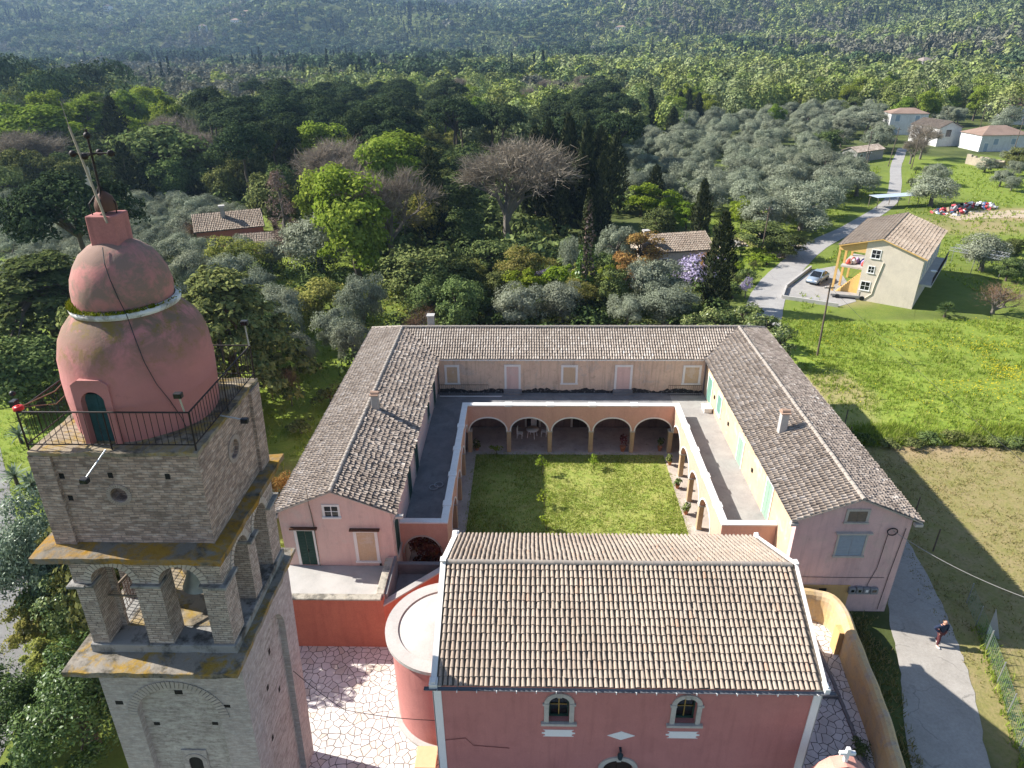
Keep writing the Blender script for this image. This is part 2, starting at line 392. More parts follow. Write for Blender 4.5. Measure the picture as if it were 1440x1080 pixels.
concrete = plaster('concrete', (0.36, 0.345, 0.32), (0.29, 0.275, 0.26), amount=0.4, streak=0.0, stain=(0.16, 0.15, 0.14))
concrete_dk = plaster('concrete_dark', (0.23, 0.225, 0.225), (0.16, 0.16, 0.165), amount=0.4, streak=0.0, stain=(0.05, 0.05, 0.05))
concrete_pale = plaster('concrete_pale', (0.46, 0.44, 0.41), (0.38, 0.365, 0.34), amount=0.25, streak=0.0, stain=(0.25, 0.23, 0.21))
tile_church = tile_mat('tile_church', [(0.0, (0.335, 0.27, 0.215)), (0.35, (0.395, 0.325, 0.26)), (0.7, (0.35, 0.285, 0.23)), (0.96, (0.40, 0.315, 0.245)), (1.0, (0.41, 0.28, 0.205))], lich=0.3, dk=0.3, lichen=(0.46, 0.415, 0.36))
tile_old_lit = tile_mat('tile_old_lit', [(0.0, (0.30, 0.24, 0.19)), (0.4, (0.40, 0.33, 0.265)), (0.75, (0.44, 0.365, 0.295)), (0.96, (0.49, 0.42, 0.355)), (1.0, (0.56, 0.50, 0.44))], lich=0.3, dk=0.35, lichen=(0.50, 0.46, 0.41))  # brighter copy for sun-facing wing slopes; the sunlight is put into the colour
tile_grey = tile_mat('tile_grey', [(0.0, (0.19, 0.155, 0.13)), (0.4, (0.26, 0.215, 0.18)), (0.75, (0.305, 0.255, 0.215)), (0.96, (0.36, 0.31, 0.265)), (1.0, (0.52, 0.47, 0.42))], lich=0.25, dk=0.4, lichen=(0.40, 0.36, 0.325))  # darker copy for wing slopes turned from the sun, their shade in the colour
tile_rear = tile_mat('tile_rear', [(0.0, (0.29, 0.24, 0.20)), (0.4, (0.38, 0.325, 0.275)), (0.75, (0.34, 0.285, 0.235)), (1.0, (0.48, 0.43, 0.38))], lich=0.3, dk=0.35, lichen=(0.5, 0.47, 0.43))
tile_red = tile_mat('tile_red', [(0.0, (0.20, 0.135, 0.105)), (0.5, (0.255, 0.175, 0.135)), (1.0, (0.24, 0.19, 0.16))], lich=0.15, dk=0.3)
tile_brown = tile_mat('tile_brown', [(0.0, (0.22, 0.17, 0.13)), (0.5, (0.31, 0.25, 0.195)), (1.0, (0.27, 0.225, 0.18))], lich=0.15, dk=0.4)
under = plain('tile_channel_shade', (0.12, 0.10, 0.085), 0.95, var=0.4, scale=9)  # dark underlay; the shade between the cover tiles is put into its colour
under_c = plain('tile_channel_shade_church', (0.14, 0.115, 0.09), 0.95, var=0.35, scale=9)  # church underlay, likewise coloured for the shade in the tile channels
mortar = plain('ridge_mortar', (0.31, 0.27, 0.23), 0.95, var=0.3, scale=5)
green_paint = plain('green_paint', (0.022, 0.06, 0.045), 0.6, var=0.3)
pale_green = plain('pale_green_paint', (0.27, 0.40, 0.30), 0.6, var=0.15)
mid_green = plain('mid_green_paint', (0.16, 0.30, 0.24), 0.6, var=0.15)
blue_grey = plain('blue_grey_shutter', (0.30, 0.36, 0.42), 0.65, var=0.15)
teal_door = plaster('teal_door', (0.045, 0.11, 0.115), (0.03, 0.075, 0.08), amount=0.5, streak=0.6, stain=(0.02, 0.03, 0.03))
dark_void = plain('dark_interior', (0.012, 0.011, 0.011), 0.9, var=0.3)
dark_wood = plain('dark_wood', (0.035, 0.02, 0.014), 0.7, var=0.3)
wood = plain('weathered_wood', (0.20, 0.16, 0.12), 0.9, var=0.3, scale=12)
pole_wood = plain('pole_wood', (0.13, 0.10, 0.075), 0.9, var=0.35, scale=12)
iron = plain('dark_iron', (0.03, 0.022, 0.02), 0.6, 0.3, var=0.4, scale=14)
rust = plain('rusty_iron', (0.10, 0.05, 0.03), 0.85, 0.1, var=0.4, scale=14)
steel = plain('galvanised_steel', (0.45, 0.46, 0.47), 0.4, 0.7, var=0.1)
zinc = plain('gutter_zinc', (0.16, 0.165, 0.18), 0.5, 0.4, var=0.15)
bronze = plain('bell_bronze', (0.24, 0.25, 0.24), 0.5, 0.6, var=0.25, scale=4)
black_plastic = plain('black_plastic', (0.02, 0.02, 0.022), 0.45, var=0.1)
red_plastic = plain('red_plastic', (0.55, 0.03, 0.03), 0.4, var=0.1)
terracotta = plain('terracotta', (0.42, 0.17, 0.09), 0.85, var=0.2)
cable_m = plain('cable_black', (0.03, 0.03, 0.033), 0.6, var=0.1)
gold = plain('gilded_cross', (0.42, 0.28, 0.08), 0.5, 0.3, var=0.15)
glass = bpy.data.materials.new('window_glass'); glass.use_nodes = True
_b = glass.node_tree.nodes["Principled BSDF"]; _b.inputs['Base Color'].default_value = (0.012, 0.014, 0.016, 1); _b.inputs['Roughness'].default_value = 0.06; _b.inputs['Specular IOR Level'].default_value = 0.6
brick_up = brick_mat('brick_tower', (0.50, 0.36, 0.285), (0.23, 0.16, 0.13), (0.215, 0.175, 0.155), pale=(0.67, 0.585, 0.52), pl=0.42, blot=0.38)
brick_bel = brick_mat('brick_belfry', (0.50, 0.41, 0.345), (0.30, 0.235, 0.20), (0.14, 0.12, 0.11), bh=0.088, pale=(0.60, 0.56, 0.51), pl=0.4, blot=0.2)
brick_shaft = brick_mat('brick_shaft', (0.43, 0.37, 0.34), (0.35, 0.315, 0.30), (0.33, 0.305, 0.295), bw=0.34, bh=0.06, pale=(0.58, 0.555, 0.54), pl=0.45, blot=0.25, stain=(0.15, 0.13, 0.12), warp=0.03, bumpy=0.45)
def rubble_mat():
    m, t, b = _nt('rubble_plaster'); uv = coord(t, 'UV'); p = wpos(t)
    n1 = noise(t, mapped(t, uv, sc=(2.2, 6.5, 1)), 1.0, 6, 0.7); n2 = noise(t, p, 0.8, 5, 0.6); n3 = noise(t, p, 7, 5, 0.75)
    c = ramp(t, n1, [(0.3, (0.19, 0.165, 0.15)), (0.46, (0.36, 0.325, 0.30)), (0.62, (0.48, 0.45, 0.42)), (0.8, (0.58, 0.56, 0.54))])
    c = mixc(t, 0.4, c, ramp(t, n2, [(0.3, 0.2), (0.7, 0.8)]), 'SOFT_LIGHT')
    c = mixc(t, mth(t, 'MULTIPLY', ramp(t, n3, [(0.5, 0.0), (0.66, 1.0)]), 0.45), c, (0.10, 0.085, 0.075))
    lk(t, c, b.inputs['Base Color']); b.inputs['Roughness'].default_value = 0.95
    bump(t, b, mth(t, 'ADD', n1, n3), 0.7, 0.06); return m
rubble = rubble_mat()
def lichen_mat(name, stone, lich, lo, hi, dark=(0.055, 0.05, 0.042), centre=None, span=None):
    m, t, b = _nt(name); p = wpos(t)
    c = mixc(t, noise(t, p, 2.2, 6, 0.65), tuple(x * 0.75 for x in stone), tuple(x * 1.2 for x in stone))
    dn = noise(t, mapped(t, p, loc=(4, 1, 7)), 1.4, 6, 0.7)
    c = mixc(t, ramp(t, dn, [(0.48, 0.0), (0.62, 0.85)]), c, dark)
    ln = noise(t, p, 1.6, 7, 0.72, 0.5)
    lm = ramp(t, ln, [(lo, 0.0), (hi, 1.0)])
    lc = mixc(t, noise(t, p, 8, 4, 0.6), tuple(x * 0.65 for x in lich), tuple(x * 1.2 for x in lich))
    c = mixc(t, lm, c, lc)
    lk(t, c, b.inputs['Base Color']); b.inputs['Roughness'].default_value = 0.95; b.inputs['Specular IOR Level'].default_value = 0.1
    bump(t, b, noise(t, p, 9, 6, 0.7), 0.6, 0.04); MATS[name] = m; return m
ledge_mat = lichen_mat('lichen_ledge', (0.20, 0.175, 0.14), (0.33, 0.185, 0.03), 0.42, 0.60, dark=(0.045, 0.042, 0.03))
ledge_mat2 = lichen_mat('lichen_ledge_lower', (0.26, 0.23, 0.19), (0.33, 0.205, 0.035), 0.47, 0.62, dark=(0.06, 0.055, 0.04))
plat_mat = lichen_mat('platform_stone', (0.30, 0.25, 0.18), (0.33, 0.22, 0.05), 0.50, 0.66)
stone_old = lichen_mat('old_grey_stone', (0.30, 0.29, 0.27), (0.33, 0.27, 0.12), 0.62, 0.75)
coping_old = lichen_mat('old_coping', (0.42, 0.38, 0.31), (0.38, 0.30, 0.14), 0.58, 0.75, dark=(0.13, 0.12, 0.10))
def crazy_mat():
    m, t, b = _nt('crazy_paving'); p = wpos(t)
    wn = nd(t, 'ShaderNodeTexNoise'); wn.inputs['Scale'].default_value = 1.3; lk(t, p, wn.inputs['Vector'])
    va = nd(t, 'ShaderNodeVectorMath', operation='MULTIPLY_ADD'); lk(t, wn.outputs['Color'], va.inputs[0]); va.inputs[1].default_value = (0.28, 0.28, 0); lk(t, p, va.inputs[2])
    v1 = nd(t, 'ShaderNodeTexVoronoi', voronoi_dimensions='2D', feature='DISTANCE_TO_EDGE'); v1.inputs['Scale'].default_value = 2.75; lk(t, va.outputs[0], v1.inputs['Vector'])
    v2 = nd(t, 'ShaderNodeTexVoronoi', voronoi_dimensions='2D', feature='F1'); v2.inputs['Scale'].default_value = 2.75; lk(t, va.outputs[0], v2.inputs['Vector'])
    sx = nd(t, 'ShaderNodeSeparateColor'); lk(t, v2.outputs['Color'], sx.inputs[0])
    c = ramp(t, sx.outputs[0], [(0.0, (0.60, 0.55, 0.51)), (0.4, (0.70, 0.65, 0.61)), (0.75, (0.64, 0.59, 0.55)), (0.95, (0.60, 0.51, 0.42)), (1.0, (0.74, 0.71, 0.68))])
    c = mixc(t, 0.3, c, ramp(t, noise(t, p, 6, 5, 0.6), [(0.3, 0.25), (0.7, 0.75)]), 'SOFT_LIGHT')
    j = ramp(t, mth(t, 'MULTIPLY_ADD', noise(t, p, 2.4, 4, .7), .05, mth(t, 'ADD', v1.outputs['Distance'], -.025)), [(0.03, 0.0), (0.052, 1.0)])
    c = mixc(t, ramp(t, noise(t, p, .7, 6, .7), [(.48, 0.), (.7, .55)]), c, (0.40, 0.35, 0.30))
    c = mixc(t, j, mixc(t, noise(t, p, 3, 4), (0.045, 0.038, 0.032), (0.11, 0.09, 0.075)), c)
    lk(t, c, b.inputs['Base Color']); b.inputs['Roughness'].default_value = 0.75
    bump(t, b, j, 0.4, 0.02); return m
crazy = crazy_mat()
def asphalt_mat(name, c, c2):
    m, t, b = _nt(name); p = wpos(t)
    col = mixc(t, ramp(t, noise(t, p, 0.5, 6, 0.65, 0.6), [(0.35, 0.0), (0.68, 1.0)]), c, c2)
    w = nd(t, 'ShaderNodeTexVoronoi', feature='DISTANCE_TO_EDGE', voronoi_dimensions='2D'); w.inputs['Scale'].default_value = 0.42
    wn = nd(t, 'ShaderNodeTexNoise'); wn.inputs['Scale'].default_value = 0.9; wn.inputs['Detail'].default_value = 6; lk(t, p, wn.inputs['Vector'])
    va = nd(t, 'ShaderNodeVectorMath', operation='MULTIPLY_ADD'); lk(t, wn.outputs['Color'], va.inputs[0]); va.inputs[1].default_value = (1.6, 1.6, 0); lk(t, p, va.inputs[2])
    lk(t, va.outputs[0], w.inputs['Vector'])
    cr = mth(t, 'MULTIPLY', ramp(t, w.outputs['Distance'], [(0.005, 1.0), (0.022, 0.0)]), ramp(t, noise(t, p, 0.6, 2), [(0.40, 0.0), (0.58, 0.42)]))
    col = mixc(t, cr, col, (0.07, 0.065, 0.06))
    n = noise(t, p, 7, 6, 0.7); col = mixc(t, 0.3, col, ramp(t, n, [(0.3, 0.2), (0.7, 0.8)]), 'SOFT_LIGHT')
    sp = noise(t, mapped(t, p, loc=(5, 2, 0)), 2.6, 5, 0.7); col = mixc(t, ramp(t, sp, [(0.6, 0.0), (0.75, 0.4)]), col, (0.16, 0.15, 0.135))
    lk(t, col, b.inputs['Base Color']); b.inputs['Roughness'].default_value = 0.9
    bump(t, b, n, 0.3, 0.02); return m
asphalt = asphalt_mat('worn_lane', (0.30, 0.275, 0.24), (0.37, 0.34, 0.30))
asphalt2 = asphalt_mat('worn_road', (0.29, 0.275, 0.26), (0.35, 0.335, 0.315))
asphalt3 = asphalt_mat('grey_road', (0.17, 0.165, 0.16), (0.21, 0.205, 0.2))
dirt_m = asphalt_mat('dirt_track', (0.40, 0.31, 0.21), (0.47, 0.38, 0.27))
X, Y, Z = (1, 0, 0), (0, 1, 0), (0, 0, 1)
NX, NY = (-1, 0, 0), (0, -1, 0)
def opening(root, O, U, N, u0, u1, z0, z1, kind='blind', fr=stone_trim, fw=0.16, leafm=None, name='window', head=None, depth=0.1, proud=0.05, sill=True):
    """a window or door as a part of root: a proud frame, and inside it a pane, shutters or a blind filling as sub-parts"""
    O, U, N = (np.array(a, float) for a in (O, U, N)); m = MB()
    ob = lambda a, b, c, d, e, f: m.obox(O, U, np.array(Z, float), N, a, b, c, d, e, f)
    ob(u0 - fw, u0, z0, z1, -0.02, proud); ob(u1, u1 + fw, z0, z1, -0.02, proud); ob(u0 - fw, u1 + fw, z1, z1 + fw, -0.02, proud + 0.003)
    if sill: ob(u0 - fw - 0.04, u1 + fw + 0.04, z0 - 0.1, z0, -0.02, proud + 0.06)
    w = m.build(name, fr, root)
    d = -0.02 if kind != 'glass' else -0.01
    def sub(nm, mat, a, b, c, e, f, g):
        k = MB(); k.obox(O, U, np.array(Z, float), N, a, b, c, e, f, g); return k.build(nm, mat, w)
    if kind == 'blind': sub('infill_panel', leafm, u0, u1, z0, z1, d, 0.012)
    elif kind == 'glass':
        sub('pane', glass, u0, u1, z0, z1, d, 0.01)
        k = MB(); mid = (u0 + u1) / 2; kb = lambda a, b, c, e: k.obox(O, U, np.array(Z, float), N, a, b, c, e, 0.011, 0.035)
        kb(mid - .02, mid + .02, z0, z1); zm = (z0 + z1) / 2; kb(u0, mid - .02, zm - .015, zm + .015); kb(mid + .02, u1, zm - .015, zm + .015)
        k.build('glazing_bar', leafm or white_paint, w)
    else:
        mid = (u0 + u1) / 2
        for a, b in ((u0, mid - 0.008), (mid + 0.008, u1)):
            k = MB(); k.obox(O, U, np.array(Z, float), N, a, b, z0, z1, -0.01, 0.025)
            n = max(3, int((z1 - z0) / 0.11))
            for i in range(n):
                zz = z0 + 0.06 + (z1 - z0 - 0.12) * i / n; k.obox(O, U, np.array(Z, float), N, a + 0.05, b - 0.05, zz, zz + 0.05, 0.026, 0.04)
            k.build('shutter' if name == 'window' else 'door_leaf', leafm, w)
        if kind == 'door':
            k = MB(); k.obox(O, U, np.array(Z, float), N, mid + 0.05, mid + 0.08, z0 + 0.95, z0 + 1.1, 0.04, 0.09); k.build('handle', iron, w)
    if head is not None:
        k = MB(); k.obox(O, U, np.array(Z, float), N, u0 - fw - 0.15, u1 + fw + 0.15, z1 + fw, z1 + fw + 0.09, -0.02, 0.2); k.build('drip_ledge', head, w)
    return w
E0, RZ = 6.42, 7.88
def rfun(d): return E0 + (RZ - E0) * d / 3.36
cl = thing('cloister_building', 'pink U-shaped two-storey convent with lichened tile roofs round an arcaded courtyard', 'building', (3.2, 45, 0))
# ---- walls
def wing_walls(x0, x1, yf, yb, m_gable, m_side_in, side, oc):
    w = MB(); w.wall((x0, yf, 0), X, NY, x1 - x0, E0 - 0.05, 0.4, ())
    w.extrude([(x0, yf, E0 - 0.05), (x1, yf, E0 - 0.05), ((x0 + x1) / 2, yf, RZ - 0.12)], (0, 0.4, 0))
    w.build('wall', m_gable, cl)
    a = MB(); xi = x1 if side > 0 else x0
    a.wall((xi, yf + 0.4, 0), Y, (side, 0, 0), yb - yf - 0.4, E0 - 0.02, 0.35, ()); a.build('wall', m_side_in, cl)
    xo = x0 if side > 0 else x1
    b = MB(); b.wall((xo, yf + 0.4, 0), Y, (-side, 0, 0), yb - yf - 0.4, E0 - 0.02, 0.35, ()); b.build('wall', oc, cl)
wing_walls(-13.55, -7.45, 29.4, 54.9, pl_gable, pl_gable, 1, pl_gable)
wing_walls(14.05, 20.0, 29.0, 54.9, pl_gable2, pl_peach, -1, pl_gable2)
# rear wing, upper wall stained, dark mould band above the terrace floor
TZ = 3.3
w = MB(); w.wall((-7.45, 49.2, TZ - 0.2), X, NY, 21.5, E0 - TZ + 0.15, 0.35, ()); rw = w.build('wall', pl_rear, cl); rw['label'] = 'streaky stained peach upper wall'
w = MB(); w.wall((-7.45, 49.2, 1.45), X, NY, 21.5, TZ - 0.2 - 1.45, 0.35, ()); w.build('wall', pl_arc, cl)
w = MB(); w.wall((-7.45, 49.195, 0), X, NY, 21.5, 1.45, 0.35, ()); w.build('dado', pl_dado, cl)
w = MB(); w.wall((-13.15, 55.0, 0), X, Y, 32.8, E0 - 0.03, 0.35, ()); w.build('wall', pl_gable, cl)
# mould band (a real stain with its own ragged shape)
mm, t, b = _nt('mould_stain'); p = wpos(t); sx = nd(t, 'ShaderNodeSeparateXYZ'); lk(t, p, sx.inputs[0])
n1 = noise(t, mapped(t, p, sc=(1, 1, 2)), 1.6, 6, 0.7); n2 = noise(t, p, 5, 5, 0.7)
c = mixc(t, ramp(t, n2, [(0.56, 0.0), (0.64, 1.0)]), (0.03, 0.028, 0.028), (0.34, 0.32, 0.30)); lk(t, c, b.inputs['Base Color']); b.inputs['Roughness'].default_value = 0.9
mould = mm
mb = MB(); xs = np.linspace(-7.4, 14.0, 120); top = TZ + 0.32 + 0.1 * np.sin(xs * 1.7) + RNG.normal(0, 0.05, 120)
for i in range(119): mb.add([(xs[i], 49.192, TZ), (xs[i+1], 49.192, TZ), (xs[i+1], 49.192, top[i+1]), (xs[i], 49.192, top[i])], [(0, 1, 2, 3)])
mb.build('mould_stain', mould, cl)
# ---- upper openings
for u0, u1, z0, z1, dr in ((-6.62, -5.78, 4.2, 5.62, 0), (-1.82, -0.86, TZ + 0.1, 5.66, 1), (2.72, 3.7, 4.2, 5.62, 0), (7.0, 8.06, TZ + 0.1, 5.64, 1), (12.4, 13.5, 4.2, 5.62, 0)):
    opening(cl, (0, 49.2, 0), X, NY, u0, u1, z0, z1, 'blind', white_trim, 0.18, pl_peach if not dr else pl_gable, 'door' if dr else 'window', sill=not dr)
    if dr:
        k = MB(); k.box(u0 - 0.25, u1 + 0.25, 48.75, 49.19, TZ, TZ + 0.18); k.box(u0 - 0.25, u1 + 0.25, 48.95, 49.19, TZ + 0.18, TZ + 0.36); k.build('doorstep', concrete_dk, cl)
for u0, u1, z0, z1, nm in ((-5.8, -4.6, 1.75, 2.75, 'window'), (3.6, 4.8, 0.12, 2.5, 'door'), (9.9, 11.0, 1.75, 2.75, 'window'), (-0.2, 0.8, 0.12, 2.4, 'door')):
    opening(cl, (0, 49.19, 0), X, NY, u0, u1, z0, z1, 'leaf', stone_trim, 0.16, dark_wood, nm, sill=False)
# courtyard-facing wall of the sunny wing (x = 14.05, facing -X); u runs along +Y
for y0, y1, z0, z1, mat, nm in ((46.9, 48.1, TZ + 0.12, 5.5, mid_green, 'door'), (44.1, 45.1, 4.0, 5.45, mid_green, 'window'), (38.3, 39.35, TZ + 0.05, 5.3, pale_green, 'door'), (32.6, 33.6, TZ + 0.05, 5.85, pale_green, 'door')):
    opening(cl, (14.05, 0, 0), Y, NX, y0, y1, z0, z1, 'leaf', white_trim, 0.12, mat, nm, sill=nm == 'window')
for y in (46.0, 42.0, 36.2): 
    k = MB(); k.box(13.98, 14.04, y - .1, y + .1, 4.5, 4.75); k.build('vent', dark_void, cl)
# opposite wall (x = -7.45, facing +X)
for y0, y1, z0, z1, nm in ((46.6, 47.7, TZ + 0.05, 5.5, 'door'), (43.3, 44.3, 4.0, 5.4, 'window'), (37.2, 38.4, TZ + 0.05, 5.6, 'door'), (34.4, 35.5, TZ + 0.05, 5.7, 'door'), (29.9, 30.9, 3.0, 5.3, 'window')):
    opening(cl, (-7.45, 0, 0), Y, X, y0, y1, z0, z1, 'leaf', stone_trim, 0.12, green_paint, nm, sill=nm == 'window')
# gables
opening(cl, (0, 29.4, 0), X, NY, -12.72, -11.84, 2.74, 5.14, 'door', white_trim, 0.15, green_paint, 'door', head=rust, sill=False)
opening(cl, (0, 29.4, 0), X, NY, -9.45, -8.45, 3.05, 5.05, 'blind', white_trim, 0.17, pl_peach, 'window', head=rust)
opening(cl, (0, 29.4, 0), X, NY, -10.98, -10.26, 6.1, 6.78, 'glass', white_trim, 0.12, white_paint, 'window')
opening(cl, (0, 29.0, 0), X, NY, 16.6, 17.55, 6.3, 6.98, 'leaf', stone_trim, 0.14, wood, 'window')
opening(cl, (0, 29.0, 0), X, NY, 16.42, 17.82, 4.05, 5.45, 'leaf', stone_trim, 0.1, blue_grey, 'window', head=stone_trim)
k = MB(); k.path([(-11.72, 29.36, 2.7), (-11.7, 29.36, 5.6), (-11.72, 29.34, 6.4), (-11.7, 29.2, 7.0)], 0.03); k.path([(-11.7, 29.2, 7.0), (-11.7, 29.2, 8.2)], 0.02); k.build('conduit', wood, cl)
k = MB()
for q in range(10): k.box(-8.35 + q * .0, -8.25, 29.36, 29.39, 2.72 + q * 0.03, 2.74 + q * 0.03)
k.build('cable_clip', iron, cl)
# ochre lower part and strip of the mauve gable, its window, meters, cable coil
k = MB(); k.wall((14.02, 28.96, 0), X, NY, 3.7, 1.95, 0.03, ((2.0, 2.45, 1.2, 1.72, 0),)); k.build('lower_facing', pl_ochre, cl)
k = MB(); k.box(16.05, 16.45, 28.97, 28.985, 1.22, 1.7); k.build('vent', dark_void, cl)
for i, (u, w_, h_) in enumerate(((17.62, .36, .42), (18.02, .34, .46), (18.40, .34, .42), (18.78, .42, .4))):
    k = MB(); k.box(u, u + w_, 28.78, 28.99, 1.45, 1.45 + h_); mbx = k.build('meter_box', plain('meter_grey', (0.22, 0.23, 0.24), 0.5), cl, bevel=0.02)
    k = MB(); k.box(u + .1, u + w_ - .1, 28.765, 28.779, 1.62, 1.62 + .16); k.build('dial_window', glass if i != 2 else white_paint, mbx)
k = MB(); th = np.linspace(0, 2 * math.pi * 3, 50); k.path([(19.05 + (0.26 + 0.02 * math.sin(3 * a)) * math.cos(a), 28.93 - 0.004 * a, 5.72 + 0.22 * math.sin(a)) for a in th], 0.022, 4); k.build('cable_coil', cable_m, cl)
k = MB(); k.path([(18.9, 28.96, 5.5), (18.86, 28.96, 3.2), (18.6, 28.96, 2.0), (18.6, 28.93, 1.9)], 0.018, 4); k.path([(19.75, 28.96, 5.9), (19.6, 28.96, 2.6), (19.55, 28.96, 0.2)], 0.018, 4); k.path([(14.1, 28.96, 2.55), (16.5, 28.96, 2.5), (19.4, 28.96, 2.52)], 0.015, 4); k.build('wall_cable', cable_m, cl)
# ---- roofs
def slope(name, P0, A, S, la, ls, keep, mat, nrow=12, wave=0.03, poly=None, **kw):
    m = MB()
    if poly: m.poly(poly, 1)
    tiles(m, P0, A, S, int(la / 0.205), nrow, 0.205, ls / nrow, keep, mi=0, wave=wave, **kw)
    return m.build(name, [mat, under], cl)
up = math.hypot(3.36, RZ - E0); cs = 3.36 / up; sn = (RZ - E0) / up
D = 0.05
# near ends at yf-0.2; wing ridges x=-10.45 and 17.05; rear ridge y=52.2
slope('roof', (-13.81, 29.15, E0), Y, (cs, 0, sn), 26.3, up, lambda u, v: u < 26.3 - v * cs + .15, tile_old_lit, poly=[(-13.81, 29.15, E0), (-10.45, 29.15, RZ), (-10.45, 52.1, RZ), (-13.81, 55.46, E0)])
slope('roof', (-7.09, 29.15, E0), Y, (-cs, 0, sn), 26.3, up, lambda u, v: u < 19.75 + v * cs, tile_grey, wave=0.06, jit=0.018, poly=[(-7.09, 29.15, E0), (-10.45, 29.15, RZ), (-10.45, 52.1, RZ), (-7.09, 48.9, E0)])
slope('roof', (13.69, 28.75, E0), Y, (cs, 0, sn), 26.3, up, lambda u, v: u < 20.1 + v * cs, tile_old_lit, poly=[(13.69, 28.75, E0), (17.05, 28.75, RZ), (17.05, 52.1, RZ), (13.69, 48.9, E0)])
slope('roof', (20.41, 28.75, E0), Y, (-cs, 0, sn), 26.7, up, lambda u, v: u < 26.7 - v * cs + .15, tile_grey, wave=0.05, jit=0.018, poly=[(20.41, 28.75, E0), (17.05, 28.75, RZ), (17.05, 52.1, RZ), (20.41, 55.46, E0)])
slope('roof', (-10.45, 48.9, E0), X, (0, cs, sn), 27.5, up, lambda u, v: (u > 3.36 - v * cs) & (u < 24.14 + v * cs), tile_rear, wave=0.0, jit=0.008, poly=[(-7.09, 48.9, E0), (13.69, 48.9, E0), (17.05, 52.1, RZ), (-10.45, 52.1, RZ)])
slope('roof', (-13.81, 55.46, E0), X, (0, -cs, sn), 34.2, up, lambda u, v: (u > v * cs - .1) & (u < 34.22 - v * cs + .1), tile_old_lit, poly=[(-13.81, 55.46, E0), (20.41, 55.46, E0), (17.05, 52.1, RZ), (-10.45, 52.1, RZ)])
k = MB()
for a, b2 in (((-10.45, 29.1, RZ + .05), (-10.45, 52.1, RZ + .05)), ((17.05, 28.7, RZ + .05), (17.05, 52.1, RZ + .05)), ((-10.45, 52.1, RZ + .05), (17.05, 52.1, RZ + .05)), ((-13.75, 55.4, E0 + .07), (-10.45, 52.1, RZ + .06)), ((20.35, 55.4, E0 + .07), (17.05, 52.1, RZ + .06))): ridge(k, a, b2, 0.12, 0.4)
k.build('ridge_tile', mortar, cl)
# verge boards, eave mouldings
k = MB()
for x0, x1, y in ((-13.81, -7.09, 29.2), (13.69, 20.41, 28.8)):
    for s in (-1, 1):
        k = MB(); xc = (x0 + x1) / 2; a = np.array((xc + s * 3.36, y, E0 - 0.1)); b2 = np.array((xc, y, RZ - 0.1)); k.extrude([a, b2, b2 + (0, 0, .09), a + (0, 0, .09)], (0, 0.2, 0)); k.build('verge_moulding', stone_trim, cl)
for x, y in ((-13.9, 29.1), (-7.15, 29.1), (13.65, 28.7), (20.05, 28.7)): k = MB(); k.box(x, x + .4, y + .05, y + .3, E0 - 0.28, E0 - 0.12); k.build('eave_block', stone_trim, cl)
k = MB(); k.box(-7.1, 13.7, 48.98, 49.19, E0 - 0.17, E0 - 0.04); k.build('cornice', white_trim, cl)
# chimneys
def chimney(x, y, z0, z1, s, cap, mat):
    k = MB(); k.box(x - s, x + s, y - s * .9, y + s * .9, z0, z1); c = k.build('chimney', mat, cl, bevel=0.02)
    k = MB(); k.box(x - s - .06, x + s + .06, y - s - .06, y + s + .06, z1, z1 + .07)
    if cap: ridge(k, (x - s, y, z1 + .12), (x + s, y, z1 + .12), .16, .4)
    k.build('chimney_cap', plain('cap_tile', (0.38, 0.25, 0.18), .9, var=.25) if cap else concrete_pale, c)
chimney(-9.95, 38.6, 7.2, 8.7, 0.22, True, concrete)
chimney(15.55, 36.6, 6.7, 8.55, 0.23, True, concrete_pale)
chimney(-8.2, 53.0, 6.8, 8.55, 0.26, False, concrete)
# ---- terraces (one slab with three arms), coping, arcades
k = MB()
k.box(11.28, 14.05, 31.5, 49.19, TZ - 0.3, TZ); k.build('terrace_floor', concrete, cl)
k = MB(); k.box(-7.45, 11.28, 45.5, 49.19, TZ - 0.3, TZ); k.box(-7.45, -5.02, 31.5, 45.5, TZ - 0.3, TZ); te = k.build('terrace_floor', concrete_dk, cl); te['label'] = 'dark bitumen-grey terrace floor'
k = MB()
k.box(-7.44, 14.04, 48.9, 48.99, TZ + .002, TZ + .03)
k.build('drain_edge', concrete_dk, cl)
AZ, AT = 2.1, 4.24   # spring of the arches, top of the arcade wall
XL, XR, YB, YF = -4.7, 10.95, 45.2, 31.2
def arcade(O, U, N, L, bays, pil):
    m = MB(); m.wall((O[0], O[1], AZ), U, N, L, AT - AZ, 0.34, [(a, b, 0, 0, 1.12) for a, b in bays], seg=18)
    if N[1] == 0: m.obox(O, U, -np.array(N, float), Z, .31, bays[-1][0] - .02, .01, .33, 0, AZ)
    m.build('arcade_wall', pl_arc, cl)
    for a, b in bays:
        m = MB(); m.archband((O[0], O[1], AZ), U, N, (a + b) / 2, 0, (b - a) / 2, 1.12, 0.1, 0.03); m.build('arch_trim', white_trim, cl)
    for u in pil:
        c = np.array(O, float) + np.array(U, float) * u - np.array(N, float) * 0.17
        m = MB(); m.box(c[0] - .17, c[0] + .17, c[1] - .17, c[1] + .17, 0.12, AZ - 0.1); pb = m.build('pillar', pillar_stone, cl, bevel=0.03)
        m = MB(); m.box(c[0] - .22, c[0] + .22, c[1] - .22, c[1] + .22, AZ - 0.1, AZ - .002); m.build('capital', stone_trim, pb)
        m = MB(); m.box(c[0] - .24, c[0] + .24, c[1] - .24, c[1] + .24, 0.0, 0.12); m.build('plinth', stone_trim, pb)
bx = [-4.74 + 3.165 * i for i in range(6)]
